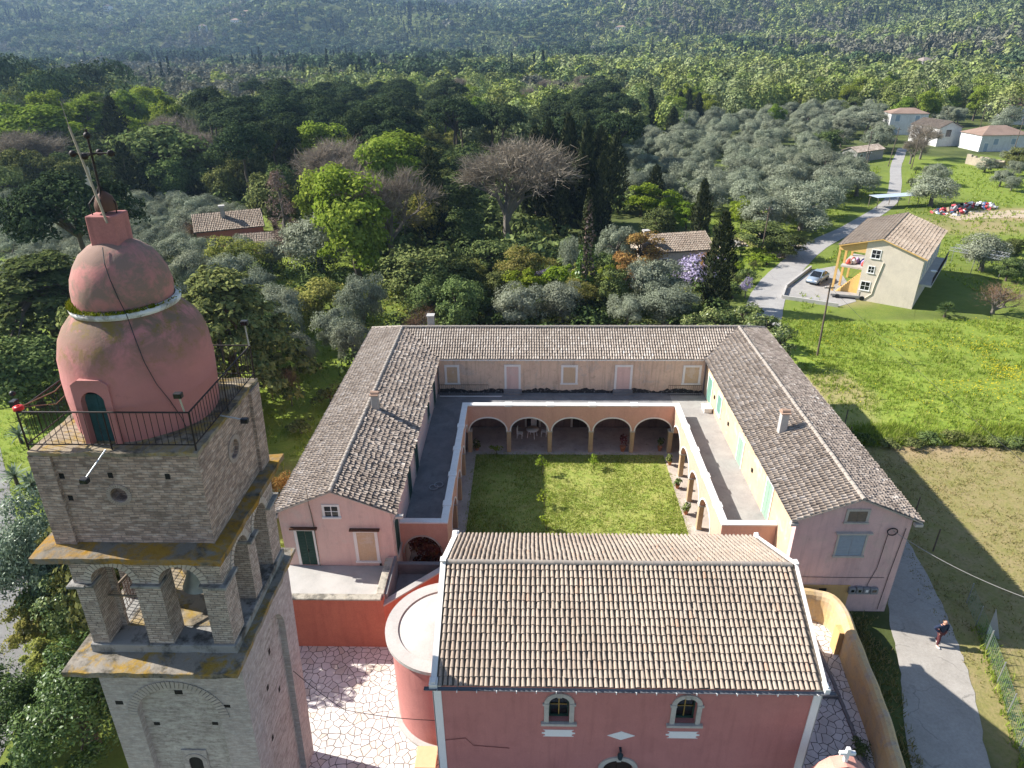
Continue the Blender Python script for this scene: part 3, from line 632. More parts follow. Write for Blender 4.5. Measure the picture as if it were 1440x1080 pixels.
arcade((XL, YB, 0), X, NY, XR - XL, [(max(bx[i] + .17, XL + .12) - XL, min(bx[i+1] - .17, XR - .1) - XL) for i in range(5)], [b - XL for b in bx[1:5]] + [0.1, XR - XL - .1])
by = [45.2 - 3.05 * i for i in range(5)]
bays = [(by[i+1] + .17 - YF, by[i] - .17 - YF) for i in range(4)]
arcade((XR, YF, 0), Y, NX, YB - YF, [(a, min(b, YB - YF - .3)) for a, b in bays], [y - YF for y in by[1:5]])
arcade((XL, YF, 0), Y, X, YB - YF, [(a, min(b, YB - YF - .3)) for a, b in bays], [y - YF for y in by[1:5]])
# end walls of the two arms facing the church
k = MB(); k.wall((-7.45, YF, 0), X, NY, 2.405, AT, 0.3, ((0.15, 2.3, 0, 2.1, 1.2),)); k.build('arcade_wall', pl_arc, cl)
k = MB(); k.wall((XR + .345, YF, 0), X, NY, 2.75, AT, 0.3, ()); k.build('arcade_wall', pl_arc, cl)
k = MB(); k.archband((-7.45, YF, 0), X, NY, 1.225, 2.1, 1.075, 1.2, 0.1, 0.03); k.build('arch_trim', stone_trim, cl)
k = MB(); c0, c1 = AT, AT + 0.11
k.box(XL - .38, XR + .38, YB - .05, YB + .4, c0, c1)
k.box(XL - .38, XL + .05, YF - .06, YB - .05, c0, c1); k.box(XR - .05, XR + .38, YF - .06, YB - .05, c0, c1)
k.box(-7.44, XL - .38, YF - .06, YF + .36, c0, c1); k.box(XR + .38, 14.04, YF - .06, YF + .36, c0, c1)
k.build('parapet_coping', white_trim, cl, bevel=0.015)
k = MB()
CB = [(b_ - .28, b_ + .28, YB - .09, YB + .46) for b_ in bx[1:5]] + [(x0, x1, y - .25, y + .25) for y in by[1:5] for x0, x1 in ((XR - .09, XR + .44), (XL - .44, XL + .09))]
for q in CB: k = MB(); k.box(*q, AT - .02, AT + .14); k.build('coping_block', white_trim, cl, bevel=0.015)
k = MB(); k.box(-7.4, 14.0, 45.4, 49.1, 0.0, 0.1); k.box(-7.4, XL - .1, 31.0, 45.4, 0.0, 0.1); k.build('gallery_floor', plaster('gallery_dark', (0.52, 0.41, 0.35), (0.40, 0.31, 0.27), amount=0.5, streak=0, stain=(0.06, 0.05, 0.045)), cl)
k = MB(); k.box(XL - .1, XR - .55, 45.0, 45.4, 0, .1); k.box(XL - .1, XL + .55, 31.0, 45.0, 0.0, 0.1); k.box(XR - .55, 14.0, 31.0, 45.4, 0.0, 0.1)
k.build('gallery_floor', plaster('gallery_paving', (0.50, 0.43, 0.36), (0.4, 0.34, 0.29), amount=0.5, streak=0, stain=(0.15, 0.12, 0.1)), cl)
# gutter pipe at the corner, lamps
k = MB(); k.path([(-7.2, 49.1, E0 - .1), (-7.3, 49.12, 5.9), (-7.3, 49.12, TZ)], 0.05); k.build('downpipe', zinc, cl); k = MB(); k.path([(13.75, 49.05, E0 - .05), (13.95, 49.1, E0 - .4), (13.98, 49.12, TZ)], 0.05); k.build('downpipe', zinc, cl)
ch = thing('church', 'salmon church with ribbed tile roof, white corner strips and round apse', 'church', (3.8, 22.7, 0))
CX0, CX1, CY0, CY1, CE, CR = -3.75, 11.35, 18.45, 27.05, 6.62, 8.72
CYM = (CY0 + CY1) / 2
# front wall with its openings
w = MB(); w.wall((CX0, CY0, 0), X, NY, CX1 - CX0, CE, 0.45, ((0.8 - CX0, 1.62 - CX0, 4.42, 5.5, 0.41), (5.83 - CX0, 6.65 - CX0, 4.42, 5.5, 0.41), (3.12 - CX0, 4.38 - CX0, 0, 1.55, 0.55)))
w.build('wall', pl_church, ch)
w = MB(); w.wall((CX0, CY1, 0), X, Y, CX1 - CX0, CE, 0.4, ()); w.build('wall', pl_church, ch)
for x, n in ((CX0, -1), (CX1, 1)):
    w = MB(); w.wall((x, CY0 + .45, 0), Y, (n, 0, 0), CY1 - CY0 - .85, CE, 0.4, ())
    w.extrude([(x, CY0, CE), (x, CY1, CE), (x, CYM, CR - .05)], (-n * .4, 0, 0)); w.build('wall', pl_church, ch)
for x0, x1, x2, x3 in ((CX0 - .03, CX0 + .3, CX0 - .04, CX0 - .003), (CX1 - .3, CX1 + .03, CX1 + .003, CX1 + .04)): k = MB(); k.box(x0, x1, CY0 - .05, CY0, 0, CE - .02); k.box(x2, x3, CY0 - .05, CY0 + .35, 0, CE - .021); k.build('corner_strip', white_paint, ch)
k = MB(); k.box(CX0, CX1, CY0 - .04, CY0 - .001, CE - .1, CE - .02); k.build('eave_band', white_paint, ch)
for uc in (1.21, 6.24):
    k = MB(); k.archband((0, CY0, 0), X, NY, uc, 5.5, 0.41, 0.41, 0.19, 0.06, z0=4.42)
    k.box(uc - .72, uc + .72, CY0 - .14, CY0 + .02, 4.3, 4.42); k.box(uc - .09, uc + .09, CY0 - .1, CY0 + .02, 5.9, 6.14)
    k.box(uc - .66, uc - .4, CY0 - .085, CY0 + .02, 5.42, 5.52); k.box(uc + .4, uc + .66, CY0 - .085, CY0 + .02, 5.42, 5.52)
    fr = k.build('window', stone_trim, ch)
    k = MB(); k.poly([(uc - .41, CY0 + .3, 4.42), (uc + .41, CY0 + .3, 4.42), (uc + .41, CY0 + .3, 5.95), (uc - .41, CY0 + .3, 5.95)]); k.build('pane', glass, fr)
    k = MB(); k.box(uc - .02, uc + .02, CY0 + .26, CY0 + .29, 4.5, 5.9); k.box(uc - .38, uc - .021, CY0 + .26, CY0 + .29, 5.1, 5.13); k.box(uc + .021, uc + .38, CY0 + .26, CY0 + .29, 5.1, 5.13); k.build('glazing_bar', gold, fr)
    k = MB(); k.archband((0, CY0 + .28, 0), X, NY, uc, 5.5, 0.34, 0.34, 0.068, 0.02, z0=4.5); k.box(uc - .41, uc + .41, CY0 + .24, CY0 + .299, 4.422, 4.52); k.build('sash', green_paint, fr)
    # plaque with notched ends
    k = MB(); s = []
    for (dx, dz) in ((-.62, .12), (-.62, .045)): pass
    def end(sg):
        pts = [(sg * .62, .2)]
        for i in range(7):
            a = math.pi / 2 - math.pi * i / 6; pts.append((sg * (.62 - .085 * math.cos(a)), .115 + .075 * math.sin(a)))
        pts.append((sg * .68, .03)); pts.append((sg * .68, -.03))
        for i in range(7):
            a = math.pi / 2 - math.pi * i / 6; pts.append((sg * (.62 - .085 * math.cos(a)), -.115 + .075 * math.sin(a)))
        pts.append((sg * .62, -.2)); return pts
    r_ = end(1); l_ = end(-1)[::-1]
    k.extrude([(uc + a, CY0 + .01, 3.72 + b_) for a, b_ in r_ + l_], (0, -.03, 0)); k.build('plaque', white_paint, ch)
k = MB(); k.extrude([(3.2, CY0 + .01, 3.62), (3.76, CY0 + .01, 3.88), (4.32, CY0 + .01, 3.62), (3.76, CY0 + .01, 3.36)], (0, -.03, 0)); k.build('diamond_ornament', white_paint, ch)
k = MB(); k.archband((0, CY0, 0), X, NY, 3.75, 1.55, .63, .55, .2, .07, z0=0.0); k.box(3.66, 3.84, CY0 - .11, CY0 + .02, 2.08, 2.36); df = k.build('door', stone_trim, ch)
k = MB(); k.box(3.12, 3.742, CY0 + .25, CY0 + .3, 0.02, 2.1); k.box(3.758, 4.38, CY0 + .25, CY0 + .3, 0.02, 2.1); k.build('door_leaf', dark_wood, df)
k = MB(); k.box(3.72, 3.82, CY0 - .2, CY0, 2.86, 2.9); k.lathe([(.02, .0), (.1, .06), (.13, .3), (.03, .42), (.01, .5)], (3.77, CY0 - .2, 2.38), 6, smooth=False); k.build('wall_lantern', plain('lantern_teal', (0.015, 0.035, 0.045), 0.5), ch)
# roof: two slopes of big barrel tiles
cu = math.hypot(CYM - CY0 + .22, CR - CE + .08); sy = (CYM - CY0 + .22) / cu; sz = (CR - CE + .08) / cu
RE = CE + .06
nc = 73; sp = (CX1 - CX0 - .42) / nc
for y0, d in ((CY0 - .22, 1), (CY1 + .22, -1)):
    m = MB(); m.poly([(CX0 + .05, y0, RE), (CX1 - .05, y0, RE), (CX1 - .05, CYM, RE + sz * cu), (CX0 + .05, CYM, RE + sz * cu)], 1)
    tiles(m, (CX0 + .21, y0, RE), X, (0, d * sy, sz), nc, 15, sp, cu / 15, None, rad0=.077, rad1=.061, jit=.008, lift=.038, wave=.008)
    m.build('roof', [tile_church, under_c], ch)
m = MB(); ridge(m, (CX0 + .2, CYM, RE + sz * cu + .05), (CX1 - .2, CYM, RE + sz * cu + .05), .12, .42); m.build('ridge_tile', mortar, ch)
# raised white gable copings with end blocks
for x0, x1 in ((CX0 - .06, CX0 + .17), (CX1 - .05, CX1 + .07)):
    m = MB()
    for y0, d in ((CY0 - .26, 1), (CY1 + .26, -1)):
        a = np.array((x0, y0, RE - .05)); b_ = np.array((x0, CYM, RE + sz * cu + .02)); m.extrude([a, b_, b_ + (0, 0, .11), a + (0, 0, .11)], (x1 - x0, 0, 0))
        e2 = MB(); e2.box(x0 - .05, x1 + .05, y0 - .06 if d > 0 else y0 - .34, y0 + .34 if d > 0 else y0 + .1, RE - .12, RE + .16)
        e2.box(x0 + .02, x1 - .02, y0 - .02 if d > 0 else y0 - .24, y0 + .24 if d > 0 else y0 + .02, RE + .16, RE + .24); e2.build('corner_block', white_trim, ch, bevel=.02)
    m.box(x0 - .01, x1 + .01, CYM - .14, CYM + .14, RE + sz * cu + .14, RE + sz * cu + .2); m.build('gable_coping', white_trim, ch)
# gutter with brackets
m = MB(); ys = CY0 - .33
for i in range(1):
    K = 8; vs = []
    for x in (CX0 - .3, CX1 + .35):
        for q in range(K):
            a = math.pi + math.pi * q / (K - 1); vs.append((x, ys + .085 * math.cos(a), RE - .02 + .085 * math.sin(a)))
    m.add(vs, [(q, q + 1, K + q + 1, K + q) for q in range(K - 1)], 0, True); m.add(vs, [tuple(range(K)), tuple(range(K, 2 * K))])
g = m.build('gutter', zinc, ch)
m = MB()
for i in range(20):
    x = CX0 + .2 + i * .765; m.box(x, x + .03, ys - .1, CY0 - .02, RE - .125, RE - .1); m.box(x, x + .03, ys - .105, ys - .09, RE - .1, RE - .01)
m.build('gutter_bracket', white_paint, g)
# apse: half-ellipse drum, stone coping ring, shallow plastered cap
AC = (CX0, CYM, 0); AH = 5.15
def ell(a, b_, n=30): return [(CX0 - a * math.sin(math.pi * i / n), CYM - b_ * math.cos(math.pi * i / n)) for i in range(n + 1)]
m = MB(); p = ell(2.55, 2.5); n = len(p)
m.add([(x, y, 0) for x, y in p] + [(x, y, AH - .12) for x, y in p], [(i, i + 1, n + i + 1, n + i) for i in range(n - 1)], 0, True); ap = m.build('apse', pl_church, ch)
m = MB(); po, pi_ = ell(2.78, 2.72), ell(2.2, 2.15)
for z0, z1 in ((AH - .12, AH + .06),):
    m.add([(x, y, z0) for x, y in po] + [(x, y, z1) for x, y in po] + [(x, y, z1) for x, y in pi_] + [(x, y, z1 - .1) for x, y in pi_] + [(x, y, z0) for x, y in pi_],
          [f for i in range(n - 1) for f in ((i, i+1, n+i+1, n+i), (n+i, n+i+1, 2*n+i+1, 2*n+i), (2*n+i, 2*n+i+1, 3*n+i+1, 3*n+i), (i, i+1, 4*n+i+1, 4*n+i))])
m.build('apse_coping', stone_old if False else concrete_pale, ap)
m = MB(); rings = [ell(2.2 * f, 2.15 * f) for f in (1.0, .7, .4, .12)]; zs = (AH - .03, AH + .2, AH + .36, AH + .42)
vs = [(x, y, z) for r_, z in zip(rings, zs) for x, y in r_]
m.add(vs, [(j*n+i, j*n+i+1, (j+1)*n+i+1, (j+1)*n+i) for j in range(3) for i in range(n - 1)], 0, True); m.build('apse_roof', concrete_pale, ap)
m = MB(); p2 = ell(2.78, 2.75); m.add([(x, y, 0) for x, y in p2] + [(x, y, .16) for x, y in p2] + [(x, y, .2) for x, y in p], [f for i in range(n - 1) for f in ((i, i+1, n+i+1, n+i), (n+i, n+i+1, 2*n+i+1, 2*n+i))]); m.build('apse_plinth', concrete_pale, ap)
# conduit on the facade
k = MB(); k.path([(CX0 + .3, CY0 - .03, 3.2), (-2.6, CY0 - .03, 3.35), (-2.3, CY0 - .03, 2.9), (-.8, CY0 - .03, 2.75)], .015, 4); k.build('conduit', plain('conduit_red', (0.25, 0.09, 0.08), 0.8), ch)
# ------------------------------------------------- the red retaining terrace between tower and cloister
an = thing('terrace_block', 'brick-red rendered block carrying a small roof terrace and a sunken grey yard', 'terrace', (-10, 27.5, 0))
k = MB(); k.wall((-14.0, 26.07, 0), X, NY, 6.5, 3.35, .3, ()); k.build('wall', pl_red, an)
dg = np.array((-4.1 + 7.5, 29.3 - 26.07, 0)); L = np.linalg.norm(dg); dg /= L; dn = np.array((dg[1], -dg[0], 0))
k = MB(); k.wall((-7.5, 26.07, 0), dg, dn, L, 2.95, .26, ()); k.build('wall', pl_red, an)
k = MB(); k.box(-14.0, -7.58, 26.0, 26.42, 3.35, 3.47); k.build('coping', coping_old, an, bevel=.03); k = MB(); k.box(-7.92, -7.5, 26.42, 29.2, 3.35, 3.46); k.build('coping', coping_old, an, bevel=.03)
k = MB(); k.obox((-7.5, 26.07, 2.95), dg, -dn, Z, .0, L, -.04, .3, .0, .09); k.build('coping', concrete_pale, an)
k = MB(); k.box(-7.86, -7.5, 26.38, 29.38, 0, 3.35); k.build('parapet', pl_gable, an)
k = MB(); k.box(-7.5, -4.2, 29.5, 29.75, 0, 2.7); k.box(-7.5, -7.36, 26.5, 29.45, 1.9, 3.36); k.build('parapet', concrete_dk, an)
k = MB(); k.prism([(-14.0, 26.36), (-7.87, 26.36), (-7.87, 29.38), (-14.0, 29.38)], 2.3, 2.68); k.build('terrace_floor', concrete_pale, an)
k = MB(); k.prism([(-7.35, 26.5), (-7.35, 29.5), (-4.3, 29.5)], 1.7, 2.0); k.build('yard_floor', concrete_dk, an)
# ------------------------------------------------- ochre boundary wall with a rounded top
wl = [(14.6, 28.6), (16.0, 28.45), (16.65, 27.6), (16.55, 26.2), (16.35, 24.6), (16.15, 22.8), (15.95, 21.2), (15.6, 19.4), (15.2, 17.6), (14.8, 15.6)]
m = MB(); pr = [(-.3, 0), (-.3, 1.6), (-.24, 1.82), (-.1, 1.96), (.1, 1.96), (.24, 1.82), (.3, 1.6), (.3, 0)]
pts = []
for i in range(len(wl) - 1):
    for q in range(4):
        f = q / 4; a = np.array(wl[max(i-1, 0)]); b_ = np.array(wl[i]); c = np.array(wl[i+1]); d = np.array(wl[min(i+2, len(wl)-1)])
        pts.append(.5 * (2*b_ + (c - a) * f + (2*a - 5*b_ + 4*c - d) * f*f + (-a + 3*b_ - 3*c + d) * f**3))
pts.append(np.array(wl[-1])); vs = []; K = len(pr)
for i, p_ in enumerate(pts):
    t_ = pts[min(i+1, len(pts)-1)] - pts[max(i-1, 0)]; t_ /= np.linalg.norm(t_); nn = np.array((-t_[1], t_[0])); hh = 1.0 + .02 * math.sin(i * 1.3)
    for o_, z_ in pr: vs.append((p_[0] + nn[0] * o_, p_[1] + nn[1] * o_, z_ * hh))
m.add(vs, [(i*K+q, i*K+q+1, (i+1)*K+q+1, (i+1)*K+q) for i in range(len(pts) - 1) for q in range(K - 1)] + [tuple(range(K)), tuple(range((len(pts)-1)*K, len(pts)*K))], 0, False)
bw = m.build('boundary_wall', plaster('plaster_boundary', (0.62, 0.43, 0.20), (0.5, 0.38, 0.24), amount=.55, streak=.2, stain=(0.2, 0.16, 0.12), patch=(0.46, 0.37, 0.27), patch_amt=.8, sc=1.4)); tag(bw, 'ochre boundary wall with rounded top curving along the lane', 'wall')
k = MB(); k.box(15.98, 16.26, 25.9, 26.5, 0.0, 1.55); o = k.build('buttress_pier', pl_ochre, None); tag(o, 'short ochre pier against the inner face of the boundary wall', 'pier')
# pink gate gable topped by a white cross
gt = thing('gate', 'pink gate wall with curved top carrying a white stone cross', 'gate', (11.9, 16.9, 0))
k = MB(); prof = [(10.55, 0), (10.55, 3.55), (10.95, 3.6), (11.2, 3.95), (11.55, 4.3), (12.0, 4.42), (12.45, 4.3), (12.8, 3.95), (13.05, 3.6), (13.45, 3.55), (13.45, 0), (12.75, 0), (12.75, 2.4), (12.0, 2.9), (11.25, 2.4), (11.25, 0)]
k.extrude([(x, 16.7, z) for x, z in prof], (0, .5, 0)); k.build('wall', plaster('gate_pink', (0.66, 0.33, 0.26), amount=.15, streak=.1), gt)
k = MB(); k.box(11.93, 12.07, 16.88, 17.02, 4.4, 5.15); k.box(11.7, 11.929, 16.885, 17.015, 4.8, 4.94); k.box(12.071, 12.3, 16.885, 17.015, 4.8, 4.94); k.build('cross', white_paint, gt, bevel=.012)
LEAN = 0.05
def lean(p): return (p[0] + LEAN * (p[2] - 19.0), p[1], p[2])
tw = thing('bell_tower', 'old brick bell tower with pink beehive dome, lichened ledges and open belfry', 'bell tower', (-11.3, 17.5, 0))
def tb(mb, name, mats, par=tw, **kw): return mb.xf(lean).build(name, mats, par, **kw)
TX0, TX1, TY0, TY1 = -13.55, -9.0, 15.42, 19.95
TW, TD = TX1 - TX0, TY1 - TY0
# --- shaft with tall blind arches (thin outer skin over a recessed core)
H1 = 11.35
sx0, sx1, sy0, sy1 = TX0 - .12, TX1 + .12, TY0 - .12, TY1 + .12
m = MB(); m.wall((sx0, sy0, 0), X, NY, sx1 - sx0, H1, .24, ((.95, 3.75, 0, 8.6, 1.4),), back=False); m.wall((sx1, sy0, 0), Y, X, sy1 - sy0, H1, .24, ((.85, 3.75, 0, 8.9, 1.5),), back=False)
m.wall((sx0, sy0, 0), Y, NX, sy1 - sy0, H1, .24, ((.9, 3.75, 0, 8.8, 1.45),), back=False); m.wall((sx0, sy1, 0), X, Y, sx1 - sx0, H1, .24, (), back=False)
sh = tb(m, 'shaft', brick_shaft)
m = MB(); m.box(sx0 + .24, sx1 - .24, sy0 + .24, sy1 - .24, 0, H1 - .01); tb(m, 'recessed_panel', rubble, sh)
m = MB(); n = 34
for i in range(n):   # voussoir ring of the front blind arch
    a0 = math.pi * i / n; a1 = math.pi * (i + .82) / n; c = (sx0 + 2.35, 8.6)
    q = [(c[0] - r * math.cos(a), sy0 - .035, c[1] + r * math.sin(a)) for r, a in ((1.4, a0), (1.72, a0), (1.72, a1), (1.4, a1))]
    m.extrude(q, (0, .05, 0))
tb(m, 'voussoir_ring', plain('voussoir', (0.36, 0.32, 0.29), .95, var=.35, scale=5), sh)
m = MB()
for x, z, s in ((-13.25, 9.25, .13), (-11.3, 9.5, .13), (-12.35, 7.9, .1), (-10.3, 7.95, .1), (-9.6, 9.15, .1)): m.box(x - s, x + s, sy0 - .005 if abs(x + 11.4) > 1.5 else sy0 + .225, sy0 + .25, z - s * .7, z + s * .7)
for y, z in ((16.6, 9.6), (17.9, 8.8), (18.2, 6.4), (17.0, 5.2), (18.6, 9.9), (17.3, 7.6)): m.box(sx1 - .25, sx1 - .23, y - .08, y + .08, z - .12, z + .12)
tb(m, 'putlog_hole', dark_void, sh)
m = MB(); m.wall((-11.75, sy0 + .2, 5.2), X, NY, .9, 1.35, .08, ((.2, .7, 0, .75, .25),)); m.archband((-11.75, sy0 + .2, 5.2), X, NY, .45, .75, .25, .25, .16, .02, z0=0.05); tb(m, 'slit_window', brick_shaft, sh)
m = MB(); m.box(-11.6, -11.0, sy0 + .225, sy0 + .235, 5.2, 6.3); tb(m, 'slit_void', dark_void, sh)
# --- ledges
def ledge(z0, z1, ox0, ox1, oy0, oy1, mat, name='ledge', n=14):
    m = MB(); x0, x1, y0, y1 = TX0 - ox0, TX1 + ox1, TY0 - oy0, TY1 + oy1; g = {}
    vs = []; fs = []
    for i in range(n + 1):
        for j in range(n + 1):
            e = i in (0, n) or j in (0, n); x = x0 + (x1 - x0) * i / n; y = y0 + (y1 - y0) * j / n
            if e: x += RNG.normal(0, .018); y += RNG.normal(0, .018)
            inner = min(i, n - i, j, n - j) / n
            vs.append((x, y, z1 + RNG.normal(0, .012) + .06 * min(1, inner * 6)))
    N1 = n + 1; b = len(vs); vs += [(v[0], v[1], z0 + RNG.normal(0, .008)) for v in vs]
    for i in range(n):
        for j in range(n):
            a = i * N1 + j; fs.append((a, a + N1, a + N1 + 1, a + 1)); fs.append((b + a, b + a + 1, b + a + N1 + 1, b + a + N1))
    for i in range(n):
        for (p, q) in ((i * N1, (i+1) * N1), (i * N1 + n, (i+1) * N1 + n), (i, i + 1), (n * N1 + i, n * N1 + i + 1)): fs.append((p, q, b + q, b + p))
    m.add(vs, fs); return tb(m, name, mat)
ledge(H1, H1 + .2, .62, .34, .86, .5, ledge_mat2)
# --- belfry
B0 = H1 + .22; m = MB(); m.box(TX0 - .08, TX1 + .08, TY0 - .08, TY1 + .08, B0, B0 + .34); bp = tb(m, 'belfry_base', stone_old, bevel=.02)
B1 = B0 + .34; BH = 15.62 - B1; th = .72
m = MB(); a_ = ((.55, 1.83, .0, 1.62 + .9, .66), (2.62, 3.9, .0, 1.62 + .9, .66))
ops = lambda L: tuple((u0 * L / TW, u1 * L / TW, z0, zs, r_) for u0, u1, z0, zs, r_ in a_)
m.wall((TX0, TY0, B1), X, NY, TW, BH, th, ops(TW)); m.wall((TX1, TY0 + th, B1), Y, X, TD - 2 * th, BH, th, ((.12, 1.25, 0, 2.5, .58), (1.85, 2.97, 0, 2.5, .58)))
m.wall((TX0, TY0 + th, B1), Y, NX, TD - 2 * th, BH, th, ((.12, 1.25, 0, 2.5, .58), (1.85, 2.97, 0, 2.5, .58))); m.wall((TX0, TY1, B1), X, Y, TW, BH, th, ops(TW))
be = tb(m, 'belfry', brick_bel)
# arch rings
arm_ = plain('arch_brick', (0.46, 0.40, 0.345), .95, var=.3, scale=6)
for u0, u1, z0, zs, r_ in a_:
    n = 17; m = MB()
    for i in range(n):
        a0 = math.pi * i / n; a1 = math.pi * (i + .78) / n; c = ((u0 + u1) / 2 + TX0, B1 + zs); hw = (u1 - u0) / 2
        q = [(c[0] - rr * math.cos(a), TY0 - .03, c[1] + rr * math.sin(a) * (r_ / hw)) for rr, a in ((hw, a0), (hw + .22, a0), (hw + .22, a1), (hw, a1))]
        m.extrude(q, (0, .045, 0))
    tb(m, 'arch_ring', arm_, be)
for y0, y1 in ((.12, 1.25), (1.85, 2.97)):
    n = 15; m = MB()
    for i in range(n):
        a0 = math.pi * i / n; a1 = math.pi * (i + .78) / n; c = ((y0 + y1) / 2 + TY0 + th, B1 + 2.5); hw = (y1 - y0) / 2
        m.extrude([(TX1 + .03, c[0] - rr * math.cos(a), c[1] + rr * math.sin(a)) for rr, a in ((hw, a0), (hw + .2, a0), (hw + .2, a1), (hw, a1))], (-.045, 0, 0))
    tb(m, 'arch_ring', arm_, be)
# impost mouldings on the piers
zi = B1 + 2.4
for u0, u1 in ((-.16, .62), (1.77, 2.68), (3.84, TW + .16)):
    m = MB(); m.box(TX0 + u0, TX0 + u1, TY0 - .12, TY0 + th * .55, zi, zi + .1); tb(m, 'impost', stone_old, be, bevel=.015)
for y0, y1 in ((-.171, .8), (1.92, 2.62), (TD - .8, TD + .16)):
    m = MB(); m.box(TX1 - th * .55, TX1 + .165, TY0 + y0, TY0 + y1, zi + .002, zi + .112); tb(m, 'impost', stone_old, be, bevel=.015); m = MB(); m.box(TX0 - .165, TX0 + th * .55, TY0 + y0, TY0 + y1, zi + .002, zi + .112); tb(m, 'impost', stone_old, be, bevel=.015)
m = MB(); m.box(TX0 + th, TX1 - th, TY0 + th, TY1 - th, B1 - .04, B1 + .03); tb(m, 'belfry_floor', plat_mat, be)
# iron mesh guards in the belfry openings
def grille(O, U, w_, h_, nv, nh):
    m = MB(); O = np.array(O, float); U = np.array(U, float)
    for i in range(nv + 1): p = O + U * (w_ * i / nv); m.tube(p, p + (0, 0, h_), .012, n=4)
    for j in range(nh + 1): m.tube(O + (0, 0, h_ * j / nh), O + U * w_ + (0, 0, h_ * j / nh), .012, n=4)
    return m
for u0, u1 in ((.55, 1.83), (2.62, 3.9)): tb(grille((TX0 + u0, TY1 - .3, B1 + .02), X, u1 - u0, 1.15, 9, 6), 'guard_grille', rust, be)
for y0, y1 in ((.12, 1.25), (1.85, 2.97)): tb(grille((TX0 + .3, TY0 + th + y0, B1 + .02), Y, y1 - y0, 1.15, 8, 6), 'guard_grille', rust, be)
m = MB(); m.tube((TX0 + .5, TY0 + .5, B1 + 1.55), (TX0 + 1.85, TY0 + .5, B1 + 1.5), .035, n=6); m.tube((TX0 + .5, TY0 + .6, B1 + 1.5), (TX0 + 1.7, TY1 - 1.2, B1 + 2.3), .05, n=6); m.tube((TX0 + 2.6, TY0 + 1.7, B1 + 2.75), (TX0 + 3.95, TY0 + 1.7, B1 + 2.75), .06, n=6)
m.tube((TX0 + .72, TY0 + 2.2, B1 + 2.75), (TX1 - .72, TY0 + 2.2, B1 + 2.75), .08, n=6); tb(m, 'belfry_beam', wood, be)
m = MB(); m.box(TX0 + .05, TX1 - .05, TY0 + .05, TY1 - .05, 15.62, 15.7); tb(m, 'belfry_ceiling', stone_old, be)
ledge(15.7, 15.9, .62, .42, .62, .42, ledge_mat)
# --- upper storey
U0, U1 = 15.93, 19.0; UH = U1 - U0
ux0, ux1, uy0, uy1 = TX0 - .02, TX1 - .02, TY0 + .06, TY1 - .12
m = MB(); m.box(ux0 + .1, ux1 - .1, uy0 + .3, uy1 - .1, U0, U1)
def disc_wall(O, U_, N_, L, H, uc, zc, r, n=28):
    """wall sheet with a round opening"""
    O, U_, N_ = (np.array(a, float) for a in (O, U_, N_)); P = lambda u, z, w=0: O + U_ * u + np.array(Z) * z - N_ * w
    ring = [(uc + r * math.cos(2 * math.pi * i / n), zc + r * math.sin(2 * math.pi * i / n)) for i in range(n)]
    def sq(a):
        c, s = math.cos(a), math.sin(a); k = 1e9
        for d, lim in ((c, (L - uc) if c > 0 else uc), (s, (H - zc) if s > 0 else zc)):
            if abs(d) > 1e-9: k = min(k, lim / abs(d))
        return (uc + c * k, zc + s * k)
    ang = sorted([2 * math.pi * i / n for i in range(n)] + [math.atan2(z_ - zc, u_ - uc) % (2 * math.pi) for u_, z_ in ((0, 0), (L, 0), (L, H), (0, H))])
    for a0, a1 in zip(ang, ang[1:] + [ang[0] + 2 * math.pi]):
        i0 = (uc + r * math.cos(a0), zc + r * math.sin(a0)); i1 = (uc + r * math.cos(a1), zc + r * math.sin(a1)); o0, o1 = sq(a0), sq(a1)
        m.add([P(*i0), P(*i1), P(*o1), P(*o0)], [(0, 1, 2, 3)]); m.add([P(*i0), P(*i1), P(*i1, .38), P(*i0, .38)], [(0, 1, 2, 3)])
disc_wall((ux0, uy0, U0), X, NY, ux1 - ux0, UH, 2.1, 1.72, .24)
disc_wall((ux1, uy0, U0), Y, X, uy1 - uy0, UH, 2.15, 1.9, .3)
m.wall((ux0, uy0, U0), Y, NX, uy1 - uy0, UH, .1, (), back=False); m.wall((ux0, uy1, U0), X, Y, ux1 - ux0, UH, .1, (), back=False)
for a, b in ((ux0 - .09, ux0 + .52), ): m.box(a, b, uy0 - .1, uy0 + .02, U0, U1 - .02)
m.box(ux1 - .02, ux1 + .1, uy1 - .62, uy1 + .08, U0, U1 - .02); m.box(ux0 - .1, ux0 + .02, uy0 - .099, uy0 + .5, U0, U1 - .02)
us = tb(m, 'upper_storey', brick_up)
m = MB(); m2 = MB()
for i in range(30):
    a = 2 * math.pi * i / 30; b = 2 * math.pi * (i + .8) / 30
    m.extrude([(ux0 + 2.1 + r * math.cos(q), uy0 - .03, U0 + 1.72 + r * math.sin(q)) for r, q in ((.245, a), (.36, a), (.36, b), (.245, b))], (0, .05, 0))
    m2.extrude([(ux1 + .03, uy0 + 2.15 + r * math.cos(q), U0 + 1.9 + r * math.sin(q)) for r, q in ((.305, a), (.44, a), (.44, b), (.305, b))], (-.05, 0, 0))
ocm = plain('oculus_brick', (0.36, 0.29, 0.245), .95, var=.3, scale=6); tb(m, 'oculus_ring', ocm, us); tb(m2, 'oculus_ring', ocm, us)
m = MB()
for x, z in ((ux0 + .62, U0 + 2.35), (ux0 + .68, U0 + 1.6), (ux0 + 3.6, U0 + 2.35), (ux0 + 2.0, U0 + 2.38)): m.box(x - .07, x + .07, uy0 - .004, uy0 + .1, z - .09, z + .09)
tb(m, 'putlog_hole', dark_void, us)
